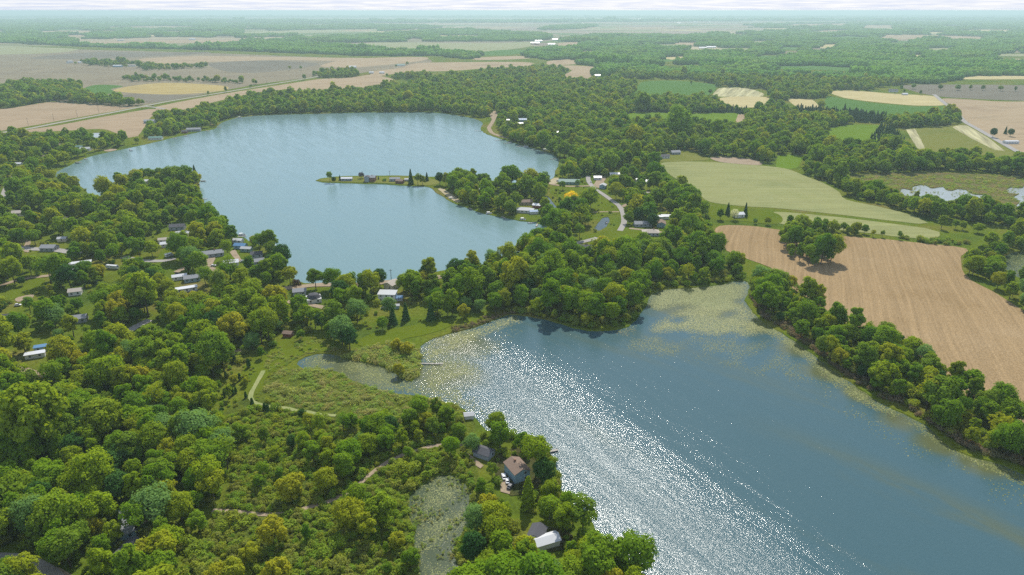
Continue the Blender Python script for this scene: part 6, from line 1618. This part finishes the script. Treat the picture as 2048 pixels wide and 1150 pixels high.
# far woods as pieces of canopy
CLEARINGS = [[(1368, 100), (1372, 94), (1440, 93), (1460, 100), (1400, 103)], [(1630, 96), (1640, 89), (1690, 90), (1685, 96)], [(1750, 80), (1760, 70), (1860, 70), (1975, 74), (1970, 79), (1860, 77)],
             [(1720, 58), (1730, 50), (1790, 51), (1780, 57)], [(1610, 64), (1660, 60), (1700, 62), (1650, 66)], [(1970, 112), (2000, 108), (2400, 108), (2400, 114)], [(1265, 92), (1290, 90), (1290, 94), (1268, 95)],
             [(1540, 133), (1620, 130), (1750, 138), (1750, 143), (1640, 140), (1560, 138)], [(1880, 157), (1960, 152), (2100, 152), (2100, 158), (1960, 159)], [(140, 84), (250, 82), (320, 80), (500, 80), (480, 84), (300, 87), (160, 87)],
             [(800, 80), (830, 76), (860, 79), (830, 82)], [(480, 64), (600, 60), (760, 58), (760, 63), (620, 66), (500, 69)], [(1655, 74), (1700, 72), (1750, 75), (1700, 79)],
             [(1560, 52), (1590, 48), (1700, 47), (1690, 51)], [(1900, 62), (1960, 59), (2050, 60), (2000, 64)], [(1150, 104), (1180, 101), (1200, 104), (1170, 107)], [(1490, 84), (1520, 81), (1560, 83), (1530, 87)],
             [(1830, 98), (1880, 95), (1930, 98), (1880, 101)], [(1300, 120), (1330, 118), (1350, 121), (1320, 124)], [(60, 64), (160, 61), (260, 62), (150, 66)], [(200, 54), (330, 52), (420, 54), (300, 57)], [(880, 72), (930, 70), (970, 72), (920, 74)]]
_gr = random.Random(31)
GLADES = []
for _k in range(46):
    if _k < 30: _gx, _gy = _gr.uniform(1180, 2060), 52 + 72 * _gr.random() ** 1.3
    else: _gx, _gy = _gr.uniform(-40, 900), 48 + 30 * _gr.random()
    _w, _h = _gr.uniform(30, 95), (_gy - 21) * _gr.uniform(0.045, 0.085)
    GLADES.append([(_gx - _w / 2, _gy + _gr.uniform(-.3, .3) * _h), (_gx - _w * 0.2, _gy - _h / 2), (_gx + _w * 0.35, _gy - _h * 0.45), (_gx + _w / 2, _gy), (_gx + _w * 0.1, _gy + _h / 2)])
CP += [gp(c) for c in GLADES]
FARW = [
 ([(1062, 112), (1080, 100), (1130, 96), (1180, 86), (1120, 82), (1200, 70), (1300, 72), (1420, 70), (1600, 62), (1800, 54), (2000, 50), (2400, 50), (2400, 170), (2100, 168), (1900, 167), (1790, 170), (1750, 178), (1660, 186), (1560, 186), (1530, 178), (1440, 173), (1380, 160), (1290, 158), (1200, 155), (1200, 138), (1150, 128), (1100, 120)], 'great woodland stretching east to the horizon', 44, 0.86),
 ([(-300, 92), (0, 86), (100, 90), (220, 95), (420, 100), (620, 107), (720, 112), (860, 112), (950, 118), (1060, 118), (1070, 108), (980, 112), (880, 104), (760, 98), (640, 92), (500, 92), (400, 97), (280, 92), (100, 82), (-300, 78)], 'far woodland band behind the bare fields', 44, 1.0),
 ([(560, 84), (700, 85), (900, 83), (1060, 82), (1100, 76), (1080, 70), (1000, 64), (900, 60), (800, 66), (700, 74), (600, 78)], 'far woodland band behind the pale green field', 46, 0.95),
 ([(-400, 78), (200, 78), (350, 74), (460, 76), (560, 74), (640, 66), (760, 62), (880, 54), (700, 48), (400, 46), (0, 46), (-400, 48)], 'hazy woodland on the left under the horizon', 52, 0.82),
 ([(1080, 60), (1170, 57), (1190, 50), (1120, 52)], 'hazy grove near the far pale roads', 52, 0.9),
 ([(1500, 50), (1800, 44), (2300, 42), (2300, 52), (1900, 52), (1600, 58)], 'hazy woodland on the right under the horizon', 56, 0.85),
 ([(-300, 42), (300, 40), (900, 42), (1400, 40), (2300, 37), (2300, 39), (1400, 43), (900, 46), (300, 44), (-300, 46)], 'faint line of woods near the horizon', 80, 0.5),
 ([(-300, 34), (600, 33), (1400, 34), (2300, 32), (2300, 33), (1400, 36), (600, 35), (-300, 36)], 'last faint line of woods on the horizon', 130, 0.5),
 ([(420, 86), (560, 84), (620, 88), (500, 92), (430, 92)], 'thin far woods behind the left fields', 50, 0.6),
]
CP += [gp(c) for c in CLEARINGS]
for k, (px, lab, sp, keep) in enumerate(FARW):
    p = fill(px, sp, seed=120 + k, canopy=20)
    for c in CP:
        if len(p): p = p[~inpoly(p[:, 0], p[:, 1], c)]
    if len(p): p = p[~hides_open(p[:, 0], p[:, 1], np.full(len(p), 15.0))]
    if keep < 1: p = thin(p, keep, seed=k + 3, scale=330.0)
    d = np.hypot(p[:, 0], p[:, 1])
    nr = d < 2300
    if nr.any():
        q = p[nr]; rr = np.random.default_rng(k)
        big = np.concatenate([q + rr.uniform(-sp / 2, sp / 2, q.shape) for _ in range(int((sp / 10.5) ** 2))])
        big = big[allowed(big[:, 0], big[:, 1], canopy=6)]
        scatter('woodland', lab + ', nearer edge', 'woodland', big, C_FAR, len(FAR), 0.85, 1.15, seed=k)
    if (~nr).any(): scatter('woodland', lab, 'woodland', p[~nr], C_PATCH, len(PATCH), 0.9 if sp < 60 else 1.3, 1.15 if sp < 60 else 2.0, seed=k)
sheet('far_field', CLEARINGS[0], 'sand', 'pale yard around the far white halls', 'yard', step=40)
for c, m_, lab in ((CLEARINGS[1], 'straw', 'pale clearing in the eastern woods'), (CLEARINGS[2], 'tan_field', 'long reddish clearing in the eastern woods'), (CLEARINGS[5], 'pale_crop', 'green clearing at the right edge of the woods'), (CLEARINGS[9], 'tan_field', 'thin tan clearing in the far left woods'), (CLEARINGS[11], 'pale_crop', 'pale field in the hazy left woods'), (CLEARINGS[3], 'tan_field', 'faint reddish field beyond the eastern woods'), (CLEARINGS[4], 'tan_field', 'faint tan field left in the hazy eastern woods'), (CLEARINGS[12], 'crop_green', 'green glade in the hazy eastern woods'), (CLEARINGS[7], 'crop_green', 'narrow green glade in the eastern woods'), (CLEARINGS[8], 'straw', 'narrow straw field at the right in the woods'),
        (CLEARINGS[13], 'tan_field', 'faint tan strip under the horizon at right'), (CLEARINGS[14], 'straw', 'faint straw strip at the right edge of the woods'), (CLEARINGS[15], 'tan_field', 'small tan glade right of the far farm'), (CLEARINGS[16], 'pale_crop', 'pale glade in the middle of the eastern woods'), (CLEARINGS[17], 'pale_crop', 'pale glade at the right of the eastern woods'), (CLEARINGS[18], 'crop_green', 'small green glade near the reddish far field'), (CLEARINGS[19], 'tan_field', 'tan strip in the hazy left woods'), (CLEARINGS[20], 'tan_field', 'farther tan strip in the hazy left woods'), (CLEARINGS[21], 'straw', 'straw strip behind the pale green far field')):
    sheet('far_field', c, m_, lab, 'field', step=40)

for _k, c in enumerate(GLADES):
    tag(sheet('far_glade', c, ['tan_field', 'pale_crop', 'straw', 'crop_green', 'bare_field'][_k % 5], 'field glade in the hazy far woods', 'field', step=40), group='field glades in the far woods')
# ------------------------------------------------------------------ scrub, marsh growth, undergrowth
def shrubs(px, sp, coll, nv, lab, keep, smin, smax, seed, cat='scrub', name='scrub', scale=9.0, **kw):
    p = fill(px, sp, seed=seed, **kw)
    if keep < 1: p = thin(p, keep, seed=seed, scale=scale)
    return scatter(name, lab, cat, p, coll, nv, smin, smax, seed=seed)
SCRUB = [(430, 850), (470, 830), (540, 800), (600, 830), (700, 845), (800, 830), (900, 812), (950, 850), (935, 900), (955, 960), (960, 1020), (940, 1060), (930, 1250), (380, 1280), (370, 1130), (430, 1030), (470, 950)]
shrubs(SCRUB, 2.2, C_SHRUB, 8, 'green scrub bushes between forest and pond', 0.93, 0.4, 1.2, 200, canopy=0.6)
shrubs(SCRUB, 8.0, C_BIG, 4, 'taller bushes in the scrub', 0.5, 0.4, 1.0, 201, canopy=2.0)
shrubs([(555, 745), (600, 738), (660, 742), (720, 768), (800, 792), (870, 800), (930, 822), (940, 850), (860, 840), (760, 850), (690, 830), (620, 818), (560, 806), (530, 780)], 2.3, C_MARSH, 5, 'low grey green marsh bushes beside the lily arm', 0.78, 0.5, 1.2, 202, canopy=1.0, name='marsh_bushes')
shrubs([(690, 715), (720, 700), (790, 690), (836, 698), (838, 725), (834, 750), (822, 760), (800, 748), (770, 732), (730, 720)], 2.6, C_MARSH, 5, 'bushy marsh point with brown and green bushes', 1.0, 0.9, 1.7, 203, canopy=0.5, name='marsh_bushes')
shrubs([(440, 830), (450, 760), (500, 715), (560, 690), (620, 672), (660, 690), (560, 745), (520, 800), (480, 870)], 4.5, C_SHRUB, 8, 'scattered bushes on the cedar lawn', 0.45, 0.3, 0.8, 218, canopy=0.6)
shrubs([(560, 690), (600, 672), (660, 690), (690, 708), (640, 704), (600, 712), (575, 730), (540, 750), (530, 730)], 2.6, C_MARSH, 5, 'sparse marsh plants left of the lily arm', 0.6, 0.4, 0.8, 204, fields=False, canopy=1.0, name='marsh_bushes')
shrubs([(900, 655), (950, 640), (1000, 625), (1040, 626), (1000, 640), (950, 655), (905, 668)], 2.4, C_BROWN, 3, 'brown reeds and bushes on the lawn shore', 0.6, 0.5, 1.0, 205, fields=False, canopy=0.5, name='reed_bushes')
shrubs([(1500, 590), (1512, 615), (1530, 638), (1560, 654), (1600, 682), (1650, 718), (1700, 758), (1750, 790), (1800, 816), (1850, 840), (1890, 870), (1920, 892), (1960, 908), (2010, 921), (2090, 950), (2200, 1010), (2190, 990), (2090, 930), (2010, 906), (1930, 885), (1860, 835), (1800, 800), (1700, 742), (1600, 664), (1540, 630)], 2.2, C_BROWN, 3, 'brown and green bank bushes along the east shore', 0.85, 0.6, 1.3, 206, canopy=0.5, name='bank_bushes')
shrubs([(1500, 560), (1540, 570), (1640, 625), (1700, 665), (1800, 704), (1850, 738), (1900, 786), (1960, 818), (2030, 852), (2100, 890), (2100, 930), (1990, 902), (1900, 868), (1800, 800), (1700, 742), (1600, 668), (1530, 630)], 5.0, C_BIG, 4, 'green bushes under the lake belt trees', 0.9, 0.6, 1.1, 207, canopy=0.5, name='bank_bushes')
shrubs([(1010, 622), (1060, 630), (1100, 638), (1150, 652), (1200, 658), (1245, 653), (1265, 638), (1285, 610), (1300, 585), (1340, 574), (1400, 570), (1450, 564), (1490, 556), (1480, 545), (1400, 555), (1300, 570), (1270, 610), (1240, 640), (1150, 638), (1080, 622)], 4.0, C_BIG, 4, 'bushes at the foot of the wood by the dark lake', 0.95, 0.5, 1.0, 208, canopy=0.3, name='bank_bushes')
shrubs([(-260, 800), (80, 750), (420, 650), (560, 612), (640, 650), (500, 715), (440, 760), (450, 880), (470, 930), (420, 1050), (340, 1270), (-260, 1320)], 5.5, C_BIG, 4, 'undergrowth of the left forest', 0.8, 0.4, 0.9, 209, canopy=1.5, name='undergrowth')
shrubs([(-220, 370), (130, 372), (250, 365), (390, 360), (410, 430), (550, 520), (580, 580), (420, 640), (80, 742), (-220, 800)], 9.0, C_BIG, 4, 'garden bushes of the left village', 0.5, 0.35, 0.8, 210, canopy=1.5, name='undergrowth')
shrubs([(600, 600), (830, 575), (1040, 520), (1300, 508), (1480, 535), (1300, 578), (1250, 640), (1000, 612), (860, 612), (700, 640)], 6.0, C_BIG, 4, 'undergrowth of the wood between the lakes', 0.7, 0.4, 0.9, 211, canopy=1.5, name='undergrowth')
shrubs([(880, 375), (960, 372), (1085, 380), (1120, 345), (1310, 335), (1420, 430), (1430, 500), (1110, 490), (1090, 450), (960, 420)], 8.0, C_BIG, 4, 'garden bushes of the eastern village', 0.4, 0.3, 0.7, 212, canopy=1.5, name='undergrowth')
shrubs([(930, 960), (1000, 1000), (1060, 1030), (1180, 1060), (1260, 1140), (1280, 1250), (940, 1280)], 4.5, C_BIG, 4, 'undergrowth between pond and lake at the bottom', 0.9, 0.4, 0.9, 213, canopy=1.0, name='undergrowth')
shrubs([(1082, 880), (1108, 910), (1118, 950), (1124, 980), (1150, 1008), (1130, 1010), (1100, 985), (1085, 950), (1070, 910), (1040, 880), (1000, 868)], 3.2, C_BIG, 4, 'bank bushes by the blue house', 0.9, 0.4, 0.8, 214, canopy=0.3, name='bank_bushes')
shrubs([(1700, 356), (1800, 350), (1960, 352), (2100, 350), (2100, 430), (1960, 412), (1850, 402), (1760, 380)], 3.6, C_MARSH, 5, 'brown marsh growth around the bright pond', 0.55, 0.5, 1.0, 215, canopy=0.5, name='marsh_bushes')
shrubs([(1790, 470), (1830, 474), (1920, 480), (1940, 490), (1900, 492), (1830, 484)], 5.0, C_BIG, 4, 'low bushes at the corner of the stubble field', 0.7, 0.6, 1.0, 216, canopy=0.5, name='bank_bushes')
shrubs([(882, 378), (905, 386), (930, 404), (960, 418), (1000, 428), (1050, 436), (1100, 452), (1085, 440), (1000, 420), (940, 400), (900, 376)], 4.0, C_BIG, 4, 'bank bushes along the wooded spit', 0.6, 0.3, 0.6, 217, canopy=0.3, name='bank_bushes')

shrubs([(805, 1020), (820, 980), (845, 955), (885, 935), (925, 942), (956, 985), (960, 1025), (938, 1066), (918, 1105), (935, 1150), (922, 1230), (845, 1240), (828, 1160), (812, 1100), (818, 1060)], 1.5, C_MARSH, 5, 'reeds and tussocks growing in the weedy pond', 0.42, 0.12, 0.34, 223, water=False, fields=False, clear=False, canopy=0.1, name='reeds', scale=7.0)
shrubs([(800, 1010), (820, 972), (850, 948), (890, 930), (930, 938), (962, 985), (964, 1028), (942, 1070), (922, 1108), (940, 1150), (925, 1235), (842, 1245), (822, 1160), (806, 1100), (812, 1060)], 2.0, C_SHRUB, 8, 'fringe of bushes around the weedy pond', 0.55, 0.3, 0.8, 224, fields=False, clear=False, canopy=0.1, name='bank_bushes', scale=7.0)
shrubs([(1790, 390), (1805, 370), (1860, 366), (1960, 378), (1980, 396), (1930, 408), (1860, 404)], 4.5, C_MARSH, 5, 'tussocks standing in the bright marsh pond', 0.28, 0.25, 0.6, 221, water=False, fields=False, canopy=0.3, name='tussocks', scale=14.0)
shrubs([(2005, 380), (2040, 368), (2110, 370), (2110, 425), (2030, 418)], 4.5, C_MARSH, 5, 'tussocks in the marsh water at the right edge', 0.35, 0.25, 0.6, 222, water=False, fields=False, canopy=0.3, name='tussocks', scale=14.0)
shrubs([(940, 880), (1000, 868), (1085, 890), (1112, 950), (1120, 995), (1060, 1040), (960, 1010), (945, 950)], 4.0, C_BIG, 4, 'yard bushes around the blue lake house', 0.6, 0.25, 0.75, 219, canopy=0.4, name='yard_bushes')
shrubs([(640, 640), (720, 640), (800, 640), (900, 640), (1000, 625), (900, 660), (720, 690), (660, 690)], 5.0, C_SHRUB, 8, 'small bushes around the mown lawn', 0.5, 0.4, 1.0, 220, canopy=0.4, name='yard_bushes')
# ------------------------------------------------------------------ lily pads and floating weed
def pad_material():
    m, N, L, out = newmat('lily_pad')
    b = N.new('ShaderNodeBsdfPrincipled'); b.inputs['Roughness'].default_value = 0.5; b.inputs['Specular IOR Level'].default_value = 0.2
    at = N.new('ShaderNodeAttribute'); at.attribute_name = 'tone'
    r = ramp(N, [(0.0, (0.055, 0.050, 0.025)), (0.25, (0.095, 0.125, 0.030)), (0.55, (0.190, 0.215, 0.055)), (0.8, (0.300, 0.290, 0.100)), (1.0, (0.420, 0.400, 0.200))])
    L.new(at.outputs['Fac'], r.inputs[0]); L.new(r.outputs[0], b.inputs['Base Color']); L.new(b.outputs[0], out.inputs['Surface'])
pad_material()
def pads(areas, label, seed, name='lily_pads'):
    """areas = (polygon, spacing, share kept, pad radius, tone mean)"""
    V, F, Tn = [], [], []; r = np.random.default_rng(seed); b = 0
    ang = np.linspace(0, 2 * math.pi, 7)[:-1]
    for k, (px, sp, keep, rad, tone) in enumerate(areas):
        poly = smooth_poly(gp(px), step=5, seed=seed + k); p = np.asarray(poly)
        x0, y0 = p.min(0); x1, y1 = p.max(0); n = int((x1 - x0) * (y1 - y0) / (sp * sp))
        x = r.uniform(x0, x1, n); y = r.uniform(y0, y1, n)
        # denser towards the middle of the polygon: thin the rim
        kk = inpoly(x, y, poly)
        w = np.zeros(n, bool)
        for pl in LAKE_POLYS: w |= inpoly(x, y, pl)
        kk &= w; x, y = x[kk], y[kk]
        ed = seg_dist(x, y, poly + [poly[0]])
        pr = np.clip(ed / 10.0, 0.10, 1.0)
        q = np.stack([x, y], 1)[r.uniform(0, 1, len(x)) < pr]
        q = thin(q, keep, seed=seed + k, scale=11.0)
        m = len(q)
        if not m: continue
        s = rad * r.uniform(0.5, 1.4, m); ph = r.uniform(0, 6.28, m); t1, t2 = r.normal(0, 0.05, (2, m))
        a = ang[None] + ph[:, None]; rr = s[:, None] * (1 + 0.2 * r.normal(0, 1, (m, 6)))
        X = q[:, 0:1] + rr * np.cos(a); Y = q[:, 1:2] + rr * np.sin(a)
        Z = WATER_Z + 0.03 + r.uniform(0, 0.02, m)[:, None] + t1[:, None] * rr * np.cos(a) * 0.5 + t2[:, None] * rr * np.sin(a) * 0.5 + 0.02
        V.append(np.stack([X, Y, Z], 2).reshape(-1, 3)); F.append(np.arange(6 * m).reshape(m, 6) + b); b += 6 * m
        Tn.append(np.repeat(np.clip(r.normal(tone, 0.16, m), 0, 1), 6))
    me = np_mesh(name, np.concatenate(V), np.concatenate(F), MAT['lily_pad'])
    at = me.attributes.new('tone', 'FLOAT', 'POINT'); at.data.foreach_set('value', np.concatenate(Tn).astype(np.float32))
    o = link(bpy.data.objects.new(name, me)); tag(o, label, 'lily pads', kind='stuff'); return o
pads([([(1290, 612), (1300, 582), (1345, 572), (1400, 568), (1455, 560), (1495, 552), (1506, 580), (1496, 605), (1480, 618), (1430, 622), (1370, 612), (1320, 622)], 0.25, 0.94, 0.20, 0.50),
      ([(1310, 640), (1370, 610), (1440, 605), (1500, 610), (1540, 660), (1480, 678), (1420, 672), (1360, 664), (1300, 665)], 0.28, 0.84, 0.18, 0.62),
      ([(1240, 680), (1330, 660), (1440, 668), (1540, 675), (1610, 720), (1600, 770), (1480, 740), (1360, 720), (1260, 705)], 0.5, 0.55, 0.16, 0.52)], 'yellow green lily bed in the corner bay', 901)
pads([([(1500, 618), (1530, 640), (1560, 656), (1600, 682), (1640, 712), (1680, 742), (1720, 770), (1760, 796), (1810, 822), (1860, 846), (1900, 880), (1960, 912), (2020, 928), (2100, 965), (2090, 990), (2000, 950), (1930, 920), (1870, 885), (1820, 850), (1760, 825), (1700, 795), (1650, 755), (1600, 712), (1540, 672), (1510, 650)], 0.27, 0.92, 0.22, 0.50),
      ([(1600, 740), (1650, 750), (1720, 800), (1800, 845), (1900, 905), (2080, 985), (2080, 1060), (1900, 960), (1780, 890), (1680, 830), (1560, 760)], 1.2, 0.45, 0.22, 0.5),
      ([(1700, 770), (1730, 790), (1790, 825), (1815, 835), (1790, 842), (1740, 815), (1705, 790)], 0.5, 0.7, 0.34, 0.08), ([(1640, 730), (1655, 728), (1660, 755), (1648, 760)], 0.5, 0.8, 0.34, 0.08)], 'fringe of lily pads along the east shore', 905)
pads([([(845, 690), (890, 666), (940, 653), (990, 638), (1030, 626), (1050, 640), (1010, 657), (960, 676), (915, 704), (870, 722), (840, 724)], 0.40, 0.85, 0.25, 0.66),
      ([(836, 716), (880, 712), (930, 706), (970, 740), (950, 790), (965, 835), (930, 824), (890, 810), (850, 797), (824, 777), (836, 752)], 0.46, 0.75, 0.22, 0.58),
      ([(930, 700), (1000, 660), (1060, 650), (1000, 700), (960, 730)], 1.0, 0.45, 0.26, 0.6),
      ([(930, 790), (960, 780), (985, 820), (978, 864), (955, 842)], 0.7, 0.6, 0.28, 0.55),
      ([(1180, 655), (1240, 652), (1275, 650), (1262, 672), (1225, 668)], 0.55, 0.7, 0.30, 0.2)], 'pale lily pads in front of the lawn', 909)
pads([([(588, 728), (610, 710), (650, 701), (690, 710), (735, 720), (775, 733), (805, 750), (830, 760), (855, 780), (842, 796), (790, 790), (745, 778), (705, 762), (660, 744), (620, 742)], 0.38, 0.85, 0.22, 0.50)], 'pale lily pads in the arm behind the marsh point', 913)
pads([([(808, 1020), (822, 983), (843, 962), (880, 942), (918, 947), (951, 985), (955, 1022), (935, 1062), (917, 1100), (930, 1150), (918, 1216), (850, 1236), (835, 1160), (819, 1100), (823, 1060)], 0.34, 0.66, 0.19, 0.42)], 'green duckweed and pads covering the lower pond', 917)
pads([([(2005, 522), (2030, 503), (2092, 505), (2100, 560), (2050, 560), (2018, 546)], 0.6, 0.85, 0.32, 0.4)], 'green weed on the pond at the right edge', 921)

# ------------------------------------------------------------------ air
lo, hi = -2.6, CAM_H + 3.0
B2 = BIG + 3000
hz = MB().box(-B2, B2, -B2, B2, lo, hi)
m, N, L, out = newmat('haze')
pv = N.new('ShaderNodeVolumePrincipled')
pv.inputs['Color'].default_value = (0.74, 0.98, 0.96, 1)
pv.inputs['Density'].default_value = 0.000092
pv.inputs['Anisotropy'].default_value = 0.25
L.new(pv.outputs[0], out.inputs['Volume'])
ho = hz.build('haze', m)
tag(ho, 'pale summer haze lying over the whole landscape', 'haze', kind='stuff')
